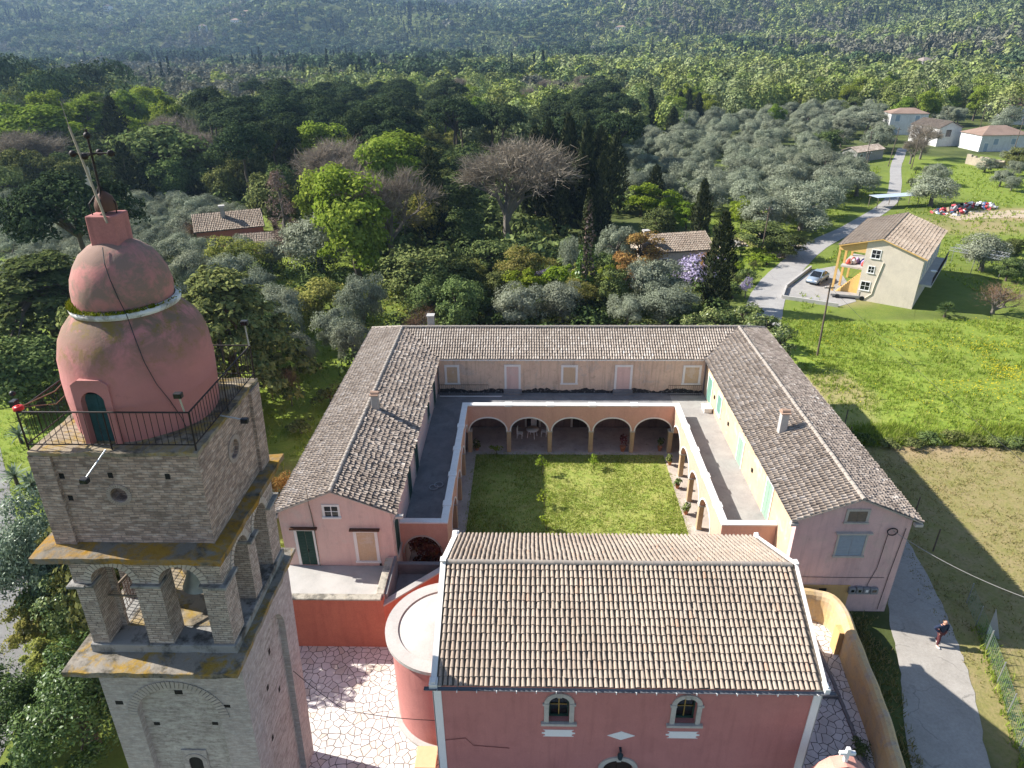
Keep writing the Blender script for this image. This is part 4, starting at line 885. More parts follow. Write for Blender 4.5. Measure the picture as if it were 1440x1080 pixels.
m = MB(); m.box(ux0 + .5, ux1 - .5, uy0 + .33, uy0 + .35, U0 + .5, U1 - .5); m.box(ux1 - .36, ux1 - .34, uy0 + .5, uy1 - .5, U0 + .5, U1 - .5); tb(m, 'oculus_void', dark_void, us)
# --- platform
ledge(19.0, 19.12, .1, .05, .06, .0, plat_mat, 'platform')
# --- dome
DC = (-11.40, 17.75, 0)
prof = [(1.92, 19.12), (1.97, 19.6), (2.0, 20.2), (2.0, 20.8), (1.96, 21.35), (1.87, 21.75), (1.72, 22.05), (1.50, 22.32), (1.34, 22.48), (1.27, 22.6)]
m = MB(); prof.insert(4, (1.99, 20.92)); m.lathe(prof, DC, 56, jit=.012)
kp = [i for i, f in enumerate(m.f) if not (abs(np.mean([m.v[q][0] for q in f]) - (DC[0] - .28)) < .33 and np.mean([m.v[q][1] for q in f]) < DC[1] and max(m.v[q][2] for q in f) < 20.95)]
m.f = [m.f[i] for i in kp]; m.mi = [m.mi[i] for i in kp]; m.smooth = [m.smooth[i] for i in kp]; dm = tb(m, 'dome_drum', pl_dome)
def dome_mat():
    mt, t, b = _nt('dome_cap'); p = wpos(t)
    c = mixc(t, ramp(t, noise(t, p, .9, 6, .6), [(.35, 0.), (.65, 1.)]), (0.48, 0.195, 0.17), (0.42, 0.18, 0.155))
    s = nd(t, 'ShaderNodeSeparateXYZ'); lk(t, p, s.inputs[0])
    up_ = ramp(t, mth(t, 'MULTIPLY_ADD', s.outputs[2], .3, -6.2), [(0.35, 0.), (1., 1.)])
    n_ = noise(t, mapped(t, p, sc=(1.0, 1.0, 1.0)), 1.5, 6, .68, .4)
    c = mixc(t, ramp(t, mth(t, 'ADD', n_, mth(t, 'MULTIPLY', up_, .18)), [(.53, 0.), (.66, .8)]), c, (0.20, 0.15, 0.11))
    n2 = noise(t, mapped(t, p, loc=(2, 8, 5)), 1.9, 6, .7)
    c = mixc(t, ramp(t, n2, [(.6, 0.), (.72, .7)]), c, (0.24, 0.16, 0.09))
    lk(t, c, b.inputs['Base Color']); b.inputs['Roughness'].default_value = .92; bump(t, b, noise(t, p, 8, 6, .7), .3, .04); return mt
dmat = dome_mat()
m = MB(); m.lathe([(1.22, 22.6), (1.27, 22.85), (1.27, 23.1), (1.21, 23.4), (1.09, 23.7), (.90, 23.98), (.66, 24.18), (.38, 24.31), (.1, 24.35)], DC, 48, jit=.01); tb(m, 'dome_cap', dmat, dm)
# weathering patch on the shoulder and moss on the white band
dm.data.materials.clear()
def drum_mat():
    mt, t, b = _nt('dome_drum_paint'); p = wpos(t)
    c = mixc(t, ramp(t, noise(t, p, .8, 6, .6, .4), [(.35, 0.), (.68, 1.)]), (0.50, 0.20, 0.18), (0.45, 0.175, 0.16))
    s = nd(t, 'ShaderNodeSeparateXYZ'); lk(t, p, s.inputs[0])
    up_ = ramp(t, mth(t, 'MULTIPLY_ADD', s.outputs[2], .5, -10.3), [(0.1, 0.), (.85, 1.)])
    n_ = noise(t, p, 1.3, 6, .7, .5)
    c = mixc(t, mth(t, 'MULTIPLY', up_, ramp(t, n_, [(.36, 0.), (.52, 1.)])), c, (0.19, 0.125, 0.085))
    n2 = noise(t, mapped(t, p, loc=(3, 1, 2)), 2.1, 6, .7)
    c = mixc(t, mth(t, 'MULTIPLY', up_, ramp(t, n2, [(.52, 0.), (.62, .9)])), c, (0.20, 0.135, 0.03))
    n3 = noise(t, mapped(t, p, loc=(9, 4, 2)), 3.0, 6, .7); c = mixc(t, ramp(t, n3, [(.62, 0.), (.74, .5)]), c, (0.26, 0.11, 0.1))
    lk(t, c, b.inputs['Base Color']); b.inputs['Roughness'].default_value = .92; bump(t, b, noise(t, p, 7, 6, .7), .35, .05); return mt
dm.data.materials.append(drum_mat())
m = MB(); m.lathe([(1.3, 22.48), (1.40, 22.52), (1.42, 22.65), (1.28, 22.71)], DC, 48); bandm = lichen_mat('white_band', (0.74, 0.73, 0.71), (0.10, 0.095, 0.04), .58, .64, dark=(0.3, 0.27, 0.22)); tb(m, 'dome_band', bandm, dm)
m = MB()
for i in range(900):
    a = random.uniform(math.pi * .85, math.pi * 1.85) if random.random() < .85 else random.uniform(0, 6.28); r = random.uniform(1.26, 1.42); z = 22.68
    x, y = DC[0] + r * math.cos(a), DC[1] + r * math.sin(a); h = random.uniform(.04, .14) * (1.3 if math.pi * .9 < a < math.pi * 1.35 else .7); q = random.uniform(0, 6.28); ww = .035
    m.add([(x - ww * math.cos(q), y - ww * math.sin(q), z), (x + ww * math.cos(q), y + ww * math.sin(q), z), (x + random.uniform(-.05, .05), y + random.uniform(-.05, .05), z + h)], [(0, 1, 2)])
moss = leaf_mat('moss', [(0., (0.07, 0.10, 0.01)), (.6, (0.16, 0.18, 0.015)), (1., (0.22, 0.2, 0.03))], .2)
mo = tb(m, 'moss', moss, dm); mo['kind'] = 'stuff'
m = MB(); m.box(DC[0] - .37, DC[0] + .37, DC[1] - .37, DC[1] + .37, 24.2, 25.02); pd = tb(m, 'pedestal', plaster('plaster_pedestal', (0.48, 0.20, 0.18), amount=.3, streak=.4, stain=(0.1, 0.05, 0.05)), dm, bevel=.02)
# door in the dome and its reveal
m = MB(); dx, dy = DC[0] - .28, DC[1] - 2.13
m.wall((dx - .5, dy + .1, 19.12), X, NY, 1.0, 1.86, .34, ((.17, .83, 0, 1.3, .36),)); m.extrude([(dx - .5, dy + .1, 20.98), (dx + .5, dy + .1, 20.98), (dx + .3, dy + .1, 21.12), (dx - .3, dy + .1, 21.12)], (0, .3, 0)); dr = tb(m, 'door', dm.data.materials[0])
m = MB(); m.box(dx - .34, dx - .005, dy + .3, dy + .34, 19.14, 20.62); m.box(dx + .005, dx + .34, dy + .3, dy + .34, 19.14, 20.62); tb(m, 'door_leaf', teal_door, dr)
m = MB(); m.box(dx - .345, dx + .345, dy + .38, dy + .4, 19.13, 21.1); tb(m, 'door_void', dark_void, dr)
# railing
m = MB(); rx0, rx1, ry0, ry1 = TX0 - .1, TX1 - .03, TY0 + .08, TY1 - .05; zb, zt = 19.3, 20.3
cor = [(rx0, ry0), (rx1, ry0), (rx1, ry1), (rx0, ry1)]
for i in range(4):
    a = np.array(cor[i]); b = np.array(cor[(i + 1) % 4]); n = 26
    for z, r in ((zb, .02), (zt, .026)): m.tube((*a, z), (*b, z), r, n=5)
    for q in range(1, n): p = a + (b - a) * q / n; m.tube((*p, zb), (*p, zt), .0105, n=4, cap=False)
    m.tube((*a, 19.1), (*a, zt), .026, n=6); p = (a + b) / 2; m.tube((*p, 19.1), (*p, zt), .02, n=5)
tb(m, 'railing', iron)
# cross with balls on its wrought cap
m = MB(); cx, cy = DC[0] - .02, DC[1]
m.tube((cx, cy, 25.02), (cx - .02, cy, 27.1), .035, .028, 6); m.tube((cx - .45, cy - .02, 26.52), (cx + .44, cy + .02, 26.52), .022, n=6)
m.tube((cx, cy - .3, 26.5), (cx, cy + .3, 26.5), .022, n=6)
for p in ((cx - .48, cy - .02, 26.52), (cx + .47, cy + .02, 26.52), (cx - .02, cy, 26.95), (cx, cy - .33, 26.5), (cx, cy + .33, 26.5)): m.sphere(p, .085, 10)
for i in range(5):
    a = 2 * math.pi * i / 5; m.path([(cx + .3 * math.cos(a), cy + .3 * math.sin(a), 25.02), (cx + .32 * math.cos(a), cy + .32 * math.sin(a), 25.3), (cx + .1 * math.cos(a), cy + .1 * math.sin(a), 25.55), (cx, cy, 25.75)], .018, 4)
cr = tb(m, 'cross', iron, pd)
m = MB(); m.lathe([(.26, 0), (.27, .14), (.2, .36), (.08, .46), (.02, .5)], (cx + .05, cy, 25.1), 14); tb(m, 'cross_cap', plain('cap_brown', (0.12, 0.06, 0.04), .7, .2, var=.3), pd)
# --- loose things on the tower
m = MB(); m.tube((DC[0] + .2, DC[1] - .38, 24.85), (DC[0] - .2, DC[1] - .38, 27.2), .032, .026, 6); m.tube((DC[0] - .195, DC[1] - .38, 27.15), (DC[0] - .26, DC[1] - .38, 27.75), .011, .007, 5)
o = tb(m, 'lightning_rod', plain('rod_pole', (0.36, 0.30, 0.22), .8, var=.2), None); tag(o, 'leaning pale lightning rod pole strapped beside the iron cross', 'lightning rod')
m = MB()
for q in range(5): z = 25.7 + q * .09; m.add([(cx - .12, cy - .12, z), (cx - .28 + .03 * q, cy - .14, z + .12), (cx - .1, cy - .12, z + .2)], [(0, 1, 2)])
m.tube((cx - .1, cy - .12, 25.6), (cx - .1, cy - .12, 26.2), .012, n=4); o = tb(m, 'weather_vane', steel, None); tag(o, 'small grey feather-shaped vane fixed low on the iron cross shaft', 'weather vane')
BELLS = ((TX0 + 3.3, TY0 + 1.05, 'large grey bronze bell filling the front belfry arch'), (TX0 + 1.2, TY0 + 2.9, 'smaller bell hung deeper in the belfry behind the beam'))
for x, y, lb in BELLS:
    bl = thing('bell', lb, 'bell', lean((x, y, B1 + 1.6)), 'bells hung in the belfry'); s = 1.0 if 'large' in lb else .6
    z = B1 + 1.6; m = MB(); m.lathe([(.56 * s, 0), (.53 * s, .06), (.45 * s, .25), (.37 * s, .5), (.33 * s, .68), (.22 * s, .82), (.05 * s, .87)], (x, y, z), 28); m.lathe([(.56 * s, 0), (.47 * s, .04), (.38 * s, .3), (.3 * s, .62), (.02, .8)], (x, y, z), 28); tb(m, 'bell_body', bronze, bl)
    m = MB(); m.tube((x, y, z + .7 * s), (x, y, z + .02), .02, n=5); m.sphere((x, y, z - .03), .07 * s, 8); tb(m, 'clapper', iron, bl)
    m = MB(); m.box(x - .3 * s, x + .3 * s, y - .06, y + .06, z + .87 * s, z + .87 * s + .12); tb(m, 'headstock', wood, bl)
def floodlight(base, tip, label):
    f = thing('floodlight', label, 'floodlight', lean(base), 'floodlights on the bell tower'); m = MB(); m.tube(base, tip, .022, n=6); tb(m, 'arm', steel, f)
    d = np.array(tip) - np.array(base); m = MB(); m.box(tip[0] - .11, tip[0] + .11, tip[1] - .07, tip[1] + .07, tip[2] - .1, tip[2] + .06); h = tb(m, 'lamp_housing', black_plastic, f, bevel=.015)
    m = MB(); m.box(tip[0] - .09, tip[0] + .09, tip[1] - .09, tip[1] - .071, tip[2] - .08, tip[2] + .04); tb(m, 'lens', glass, h)
floodlight((-11.45, TY0 - .02, 19.2), (-11.72, TY0 - .75, 18.72), 'black floodlight on a steel arm below the platform front edge')
floodlight((-9.05, 17.2, 19.25), (-8.35, 17.2, 19.1), 'black floodlight reaching from the platform towards the convent')
floodlight((-9.15, TY0 + .1, 20.3), (-9.2, TY0 + .05, 20.85), 'slim pale lamp standing upright on the railing corner by the facade')
floodlight((-9.03, TY1 - .1, 20.3), (-9.1, TY1 - .05, 21.1), 'pale lamp bracket on the rear corner of the platform railing')
m = MB(); q = (rx0 - .25, TY0 + .45, 20.25); m.tube((rx0, TY0 + .4, 20.3), q, .02, n=5); m.box(q[0] - .12, q[0] + .02, q[1] - .1, q[1] + .1, q[2] + .02, q[2] + .2); m.sphere((q[0] - .1, q[1] + .1, q[2] + .35), .08, 8)
o = tb(m, 'siren', black_plastic, None); tag(o, 'black siren bracket at the platform corner railing', 'siren')
m = MB(); m.lathe([(.03, 0), (.13, .02), (.13, .12), (.04, .14)], (rx0 - .02, TY0 + .2, 20.28), 12); o = tb(m, 'warning_lamp', red_plastic, None); tag(o, 'round red warning lamp on the platform railing corner', 'lamp')
m = MB(); m.path([(rx0, TY0 + .3, 20.35), (rx0 + .5, TY0 + 1.0, 20.45), (rx0 + .9, TY0 + 1.5, 20.9), (-13.2, 17.4, 21.6)], .018, 4); m.path([(rx0, TY0 + .3, 20.33), (rx0 + .5, TY0 + .9, 20.1), (rx0 + .9, TY0 + 1.4, 20.5), (-13.2, 17.4, 21.3)], .014, 4); o = tb(m, 'rope', plain('rope_brown', (0.22, 0.12, 0.08), .9), None); tag(o, 'brown rope slung from the railing corner to the pink dome', 'rope')
m = MB(); m.path([(DC[0] + r * math.sin(a), DC[1] - r * math.cos(a), z) for a, r, z in ((.12, .62, 24.28), (.25, 1.0, 23.95), (.33, 1.18, 23.6), (.42, 1.3, 23.1), (.48, 1.34, 22.76), (.5, 1.46, 22.7), (.52, 1.48, 22.5), (.56, 1.8, 22.0), (.6, 1.97, 21.45), (.68, 2.05, 20.8), (.8, 2.04, 20.2), (.9, 2.02, 19.6), (.95, 1.98, 19.2))], .012, 4); o = tb(m, 'earth_wire', cable_m, None); tag(o, 'thin dark earth wire running down the pink dome', 'wire')
for i in range(3):
    x, y = ((TX0 + 1.0, TY1 - 1.0), (TX0 + 1.55, TY1 - 1.3), (TX0 + 3.2, TY1 - 1.5))[i]; m = MB(); m.lathe([(.1, 0), (.13, .08), (.11, .16), (.12, .26), (.03, .28)], (x, y, B1 + .03), 10); o = tb(m, 'lamp_pot', steel if i < 2 else black_plastic, None)
    tag(o, ('pale lamp pot nearest the grille on the belfry floor', 'second pale lamp pot in the middle of the belfry floor', 'dark lamp pot beneath the large bell')[i], 'lamp', 'lamp pots on the belfry floor')
def smooth(a, b, x): t_ = np.clip((x - a) / (b - a), 0, 1); return t_ * t_ * (3 - 2 * t_)
def vnoise(x, y, s, seed=0):
    """cheap smooth value noise"""
    x = np.asarray(x, float) / s; y = np.asarray(y, float) / s; xi = np.floor(x).astype(int); yi = np.floor(y).astype(int); fx = x - xi; fy = y - yi
    def h(a, b):
        n = (a * 374761393 + b * 668265263 + seed * 974711) & 0x7fffffff; n = (n ^ (n >> 13)) * 1274126177 & 0x7fffffff; return ((n ^ (n >> 16)) & 0xffff) / 65535.0
    fx = fx * fx * (3 - 2 * fx); fy = fy * fy * (3 - 2 * fy)
    return (h(xi, yi) * (1 - fx) + h(xi + 1, yi) * fx) * (1 - fy) + (h(xi, yi + 1) * (1 - fx) + h(xi + 1, yi + 1) * fx) * fy
def terr(x, y):
    x = np.asarray(x, float); y = np.asarray(y, float)
    z = 11 * np.exp(-(((x + 150) / 60) ** 2 + ((y - 170) / 75) ** 2))
    z = z + 3 * smooth(190, 420, y)
    y0 = 820 - 420 * smooth(-300, 700, x); d = np.maximum(0, y - y0)
    z = z + 165 * smooth(0, 2100, d) * (0.86 + .28 * vnoise(x, y, 520, 3)) + smooth(0, 500, d) * (80 * vnoise(x, y, 330, 5) + 30 * vnoise(x, y, 130, 15) - 42)
    z = z + 60 * smooth(0, 900, d) * np.exp(-(((x - 620) / 420) ** 2 + ((y - 1150) / 420) ** 2)) + 40 * np.exp(-(((x + 900) / 380) ** 2 + ((y - 1500) / 350) ** 2))
    return z
def tz(x, y): return float(terr(x, y))
# ---- the ground, one sheet to the skyline
gx = np.unique(np.concatenate([np.arange(-64, 132, 1.0), -64 - np.cumsum(np.geomspace(1.2, 230, 58)), 131 + np.cumsum(np.geomspace(1.2, 230, 58))]))
gy = np.unique(np.concatenate([np.arange(-4, 150, 1.0), -4 - np.cumsum(np.geomspace(1.5, 20, 8)), 149 + np.cumsum(np.geomspace(1.2, 150, 100))]))
GX, GY = np.meshgrid(gx, gy, indexing='xy'); GZ = terr(GX, GY)
nx_, ny_ = len(gx), len(gy)
V = np.stack([GX, GY, GZ], -1).reshape(-1, 3)
i_, j_ = np.meshgrid(np.arange(nx_ - 1), np.arange(ny_ - 1), indexing='xy'); a_0 = (j_ * nx_ + i_).ravel(); F = np.stack([a_0, a_0 + 1, a_0 + nx_ + 1, a_0 + nx_], 1)
def ground_mat():
    m, t, b = _nt('ground_cover'); p = wpos(t); at_ = nd(t, 'ShaderNodeVertexColor', layer_name='zone'); s = nd(t, 'ShaderNodeSeparateColor'); lk(t, at_.outputs[0], s.inputs[0])
    n1 = noise(t, p, .12, 6, .65); n2 = noise(t, p, .8, 6, .7); n3 = noise(t, p, 4.5, 5, .7)
    wood_ = ramp(t, n1, [(.3, (0.045, 0.06, 0.02)), (.5, (0.085, 0.105, 0.032)), (.7, (0.13, 0.145, 0.05))])
    lush = mixc(t, ramp(t, n2, [(.35, 0.), (.65, 1.)]), (0.175, 0.255, 0.035), (0.265, 0.315, 0.055))
    lush = mixc(t, ramp(t, n3, [(.5, 0.), (.75, .6)]), lush, (0.085, 0.125, 0.02))
    dry = mixc(t, ramp(t, n2, [(.35, 0.), (.65, 1.)]), (0.30, 0.235, 0.12), (0.235, 0.215, 0.075))
    dry = mixc(t, ramp(t, n3, [(.45, 0.), (.75, .7)]), dry, (0.13, 0.15, 0.035))
    earth = mixc(t, n3, (0.30, 0.20, 0.115), (0.44, 0.33, 0.21))
    c = mixc(t, s.outputs[1], wood_, lush); c = mixc(t, s.outputs[0], c, dry); c = mixc(t, s.outputs[2], c, earth)
    lk(t, c, b.inputs['Base Color']); b.inputs['Roughness'].default_value = .95; b.inputs['Specular IOR Level'].default_value = .1
    bump(t, b, n3, .5, .12); return m
gme = mesh_np('ground', V, F, ground_mat())
def soft(v, lo, hi, e): return smooth(lo - e, lo + e, v) * (1 - smooth(hi - e, hi + e, v))
x_, y_ = V[:, 0], V[:, 1]; wob = 1.6 * (vnoise(x_, y_, 5, 1) - .5) + 2.2 * (vnoise(x_, y_, 11, 2) - .5)
FIELD = lambda x, y, w=0: soft(x + w, 23.5, 92, 1.2) * soft(y + w * .6, 47.0, 73.5, 1.0)
mow_edge = 46.6
dry = soft(x_ + wob * .4, 20.5, 70, .8) * soft(y_ + wob * .4, 10, mow_edge, .7)
dry = np.maximum(dry, .8 * soft(x_ + wob, -30, -14, 2) * soft(y_ + wob, 34, 43, 2))
dry = np.maximum(dry, .55 * soft(x_ + wob, -12, 24, 2) * soft(y_ + wob, 56, 66, 2))
lush = np.maximum.reduce([FIELD(x_, y_, wob), .9 * soft(x_ + wob * 2, -60, -12, 3) * soft(y_ + wob * 2, 42, 100, 4), .75 * soft(x_ + wob * 3, 26, 140, 4) * soft(y_ + wob * 3, 73, 190, 4), .6 * soft(x_ + wob, -40, -13, 2) * soft(y_ + wob, 5, 42, 2), .8 * soft(x_ + wob * 3, -120, -40, 5) * soft(y_ + wob * 3, 80, 130, 6)])
big = vnoise(x_, y_, 26, 9)
lush = lush * np.clip(.35 + 1.1 * big, 0, 1)
lush = np.where(FIELD(x_, y_) > .5, np.maximum(lush, .85), lush)
e1, e2 = at(1400, 292), at(1345, 268)
earth = np.maximum.reduce([.9 * np.exp(-(((x_ - 92) / 16) ** 2 + ((y_ - 124) / 6) ** 2) ** 2), .7 * soft(x_ + wob, 37, 41.5, 1) * soft(y_ + wob, 78, 92, 1.2), .6 * soft(x_ + wob, 26, 30, .6) * soft(y_ + wob, 50, 60, 1.5), .5 * np.exp(-(((x_ - 36) / 9) ** 2 + ((y_ - 108) / 4) ** 2) ** 2), .5 * np.exp(-(((x_ - 25) / 7) ** 2 + ((y_ - 103) / 5) ** 2) ** 2), .75 * soft(x_ + wob * .5, 29, 37, .8) * soft(y_ + wob * .5, 45.2, 47.3, .4), .6 * soft(x_, 60, 82, 3) * soft(y_, 112, 122, 3)]) * np.clip(.4 + 1.1 * vnoise(x_, y_, 4, 6), 0, 1)
ca = gme.color_attributes.new('zone', 'FLOAT_COLOR', 'POINT'); ca.data.foreach_set('color', np.stack([np.clip(dry, 0, 1), np.clip(lush, 0, 1), np.clip(earth, 0, 1), np.ones_like(dry)], 1).astype(np.float32).ravel())
gme.polygons.foreach_set('use_smooth', np.ones(len(gme.polygons), bool))
g = link('ground', gme); tag(g, kind='structure')
def strip(name, pts, widths, z, mat, sub=5, ragged=.05, thick=0.0):
    P = np.array(pts, float); out = []
    for i in range(len(P) - 1):
        a, b, c, d = P[max(i-1, 0)], P[i], P[i+1], P[min(i+2, len(P)-1)]
        for q in range(sub):
            f = q / sub; out.append((.5 * (2*b + (c-a)*f + (2*a-5*b+4*c-d)*f*f + (-a+3*b-3*c+d)*f**3), widths[i] + (widths[i+1] - widths[i]) * f))
    out.append((P[-1], widths[-1])); m = MB(); vs = []; K = 7
    for i, (p_, w_) in enumerate(out):
        t_ = out[min(i+1, len(out)-1)][0] - out[max(i-1, 0)][0]; t_ /= np.linalg.norm(t_); n = np.array((-t_[1], t_[0]))
        for k in range(K):
            o_ = (k / (K - 1) - .5) * w_; 
            if k in (0, K - 1): o_ += random.uniform(-ragged, ragged)
            q_ = p_ + n * o_; vs.append((q_[0], q_[1], tz(*q_) + z + (.03 if thick else 0) * (1 - (2 * k / (K - 1) - 1) ** 2)))
    m.add(vs, [(i*K+k, i*K+k+1, (i+1)*K+k+1, (i+1)*K+k) for i in range(len(out) - 1) for k in range(K - 1)], 0, True)
    o = m.build(name, mat); tag(o, kind='structure'); return o
strip('lane', [(17.2, 12), (18.7, 19.7), (20.4, 24.2), (21.4, 27.5), (22.4, 31), (23.2, 36), (23.6, 44), (24.2, 54), (25.2, 66)], [3.3, 3.3, 3.25, 3.2, 2.7, 2.2, 2.2, 2.3, 2.6], .02, asphalt, 8)
strip('road', [(23.8, 57), (25.0, 66), (27.5, 76), (31.2, 84.5), (36.2, 93), (44, 104.5), (55.2, 117), (69.4, 135), (80, 155), (89.5, 175), (98, 191), (106, 206)], [2.6, 3.4, 4.2, 4.2, 3.7, 3.4, 2.8, 2.6, 2.4, 2.4, 2.4, 2.4], .035, asphalt2, 6)
strip('side_road', [(-29, 5), (-28.3, 14), (-28.9, 19.7), (-31.0, 23.5), (-34.5, 30), (-40, 38), (-47, 47)], [8.5, 8.6, 9.4, 10, 7.6, 6, 5], .02, asphalt3, 6)
strip('dirt_track', [(74, 124), (84, 125), (96, 124), (112, 118), (135, 112)], [7, 5, 6, 6.5, 7], .03, dirt_m, 6, .5)
strip('footpath', [(41.3, 105.5), (39.5, 101), (36, 99.5)], [3.2, 3.4, 2.5], .03, dirt_m, 4, .4)
k = MB(); k.prism([(-14.3, 8), (CX0 + .02, 8), (CX0 + .02, 26.1), (-14.3, 26.1)], -.2, .03); o = k.build('plaza_paving', crazy); tag(o, kind='structure')
k = MB(); k.prism([(CX1 - .02, 8), (14.3, 8), (14.75, 15.6), (15.15, 17.6), (15.55, 19.4), (15.9, 21.2), (16.1, 22.8), (16.3, 24.6), (16.5, 26.2), (16.5, 27.6), (15.9, 28.4), (14.05, 28.9), (CX1 - .02, 28.9)], -.2, .031); o = k.build('side_yard_paving', crazy); tag(o, kind='structure')
k = MB(); k.prism([tuple(at(px, py)[:2]) for px, py in ((1104, 421), (1107, 406), (1142, 380), (1176, 374), (1192, 398), (1204, 424), (1180, 431))], -.2, .03); o = k.build('forecourt_concrete', concrete); tag(o, kind='structure')
k = MB(); k.prism([(CX0, 8), (CX1, 8), (CX1, CY0 - .0), (CX0, CY0 - .0)], -.2, .027); o = k.build('forecourt_paving', crazy); tag(o, kind='structure')
k = MB(); k.prism([(CX0 - .2, 27.2), (14.05, 28.9), (14.05, 31.2), (CX0 - .2, 31.2)], -.2, .025); o = k.build('passage_paving', concrete); tag(o, kind='structure')
k = MB()
for i in range(30): y0 = 9 + i * .62; xk = 14.35 + .9 * min(1, (y0 - 9) / 15); k.box(xk - .07, xk + .07, y0, y0 + .6, .03, .17)
k.box(13.4, 15.1, 23.2, 23.34, .03, .17)
o = k.build('planting_kerb', plain('kerb_grey', (0.2, 0.19, 0.19), .9)); tag(o, 'low grey kerb edging the planting strip along the ochre boundary wall', 'kerb')
# courtyard lawn sheet
m, t, b = _nt('lawn_soil'); p = wpos(t); n2 = noise(t, p, 1.1, 6, .7); n3 = noise(t, p, 6, 5, .7)
c = mixc(t, ramp(t, n2, [(.35, 0.), (.65, 1.)]), (0.22, 0.285, 0.04), (0.33, 0.32, 0.085)); c = mixc(t, ramp(t, n3, [(.5, 0.), (.75, .7)]), c, (0.10, 0.14, 0.025)); lk(t, c, b.inputs['Base Color']); b.inputs['Roughness'].default_value = .95; bump(t, b, n3, .5, .08)
k = MB(); k.prism([(XL + .55, 28.0), (XR - .55, 28.0), (XR - .55, 45.0), (XL + .55, 45.0)], -.2, .06); o = k.build('lawn', m); tag(o, kind='structure')
# ---- grass blades (nobody could count them)
def blades(name, pts, h, w, mat, zf=None, tufts=4, spread=.12):
    n = len(pts); P = np.repeat(pts, tufts, 0); N = len(P); P = P + np.c_[RNG.normal(0, spread, (N, 2)), np.zeros(N)]
    hh = h * RNG.uniform(.5, 1.25, N) * np.repeat(RNG.uniform(.7, 1.3, n), tufts); a = RNG.uniform(0, 6.283, N); dx = np.cos(a) * w; dy = np.sin(a) * w; ln = RNG.normal(0, .4, (N, 2)) * hh[:, None]
    V = np.empty((N, 3, 3)); V[:, 0] = P + np.c_[-dx, -dy, np.zeros(N)]; V[:, 1] = P + np.c_[dx, dy, np.zeros(N)]; V[:, 2] = P + np.c_[ln, hh]
    o = link(name, mesh_np(name, V.reshape(-1, 3), np.arange(N * 3).reshape(-1, 3), mat)); tag(o, kind='stuff'); return o
g_lush = leaf_mat('grass_lush', [(0., (0.13, 0.195, 0.025)), (.5, (0.24, 0.315, 0.045)), (.85, (0.32, 0.37, 0.07)), (1., (0.37, 0.34, 0.13))], .3, 0, hue=0)
g_dry = leaf_mat('grass_dry', [(0., (0.13, 0.15, 0.03)), (.5, (0.25, 0.215, 0.08)), (1., (0.38, 0.3, 0.14))], .25, 0, hue=0)
g_lawn = leaf_mat('grass_lawn', [(0., (0.16, 0.23, 0.03)), (.5, (0.29, 0.345, 0.06)), (.85, (0.38, 0.40, 0.11)), (1., (0.47, 0.41, 0.2))], .3, 0, hue=0)
def scatter(n, x0, x1, y0, y1, fn=None, z=0.0):
    p = np.c_[RNG.uniform(x0, x1, n), RNG.uniform(y0, y1, n), np.full(n, z)]
    return p if fn is None else p[fn(p[:, 0], p[:, 1])]
dens = lambda x, y: RNG.random(len(x)) < np.clip(vnoise(x, y, 2.2, 4) * 1.1 + vnoise(x, y, 7, 8) * .5 - .25, 0.05, 1)
fieldm = lambda x, y: (y < 73.5 - .62 * np.clip(x - 46, 0, 40) * 0) & (y > 47.2 + .8 * np.sin(x * .5)) & (x > 28.0 + (y < 62) * -1.5) & dens(x, y) & ~((x > 38.5) & (x < 46) & (y > 72.5))
label_ok = blades('field_grass', scatter(26000, 25, 84, 46, 76, fieldm), .34, .035, g_lush)
blades('tall_grass', scatter(9000, 25, 78, 46.6, 49.5, lambda x, y: (y < 48.6 + .8 * np.sin(x * .7) + vnoise(x, y, 3, 2)) & (x > 24.5)), .6, .04, g_lush)
blades('mown_grass', scatter(17000, 21, 60, 14, 46.6, lambda x, y: dens(x, y) & (x > 22.6 + .0 * y + np.clip((31 - y) * .0, -9, 9)) & (x > 19.2 + (y - 18) * .27)), .12, .03, g_dry)
blades('lawn_grass', scatter(21000, XL + .45, XR - .45, 29, 45.08, lambda x, y: dens(x, y), .06), .13, .024, g_lawn)
blades('garden_grass', scatter(16000, -55, -14, 24, 76, lambda x, y: dens(x, y) & (x < -13.9)), .3, .035, g_lush)
blades('verge_grass', scatter(5000, 15.8, 21, 12, 28.8, lambda x, y: (x > 15.75 + (y - 15.6) * .06 + .25) & (x < 16.9 + (y - 18) * .27) & dens(x, y)), .25, .03, g_dry)
blades('fence_grass', scatter(3500, 19, 27, 12, 28, lambda x, y: np.abs(x - (21.6 + (y - 18) * .32)) < .45), .4, .03, g_lush)
RDX = np.array([(23.8, 57), (25, 66), (27.5, 76), (31.2, 84.5), (36.2, 93), (44, 104.5), (55.2, 117), (69.4, 135), (80, 155), (89.5, 175), (98, 191)])
def off_road(x, y): return np.abs(x - np.interp(y, RDX[:, 1], RDX[:, 0])) > 3.6
blades('grove_grass', scatter(16000, 26, 120, 76, 175, lambda x, y: dens(x, y) & off_road(x, y) & ~((x > 36) & (x < 56) & (y > 76) & (y < 96))), .4, .08, g_lush)
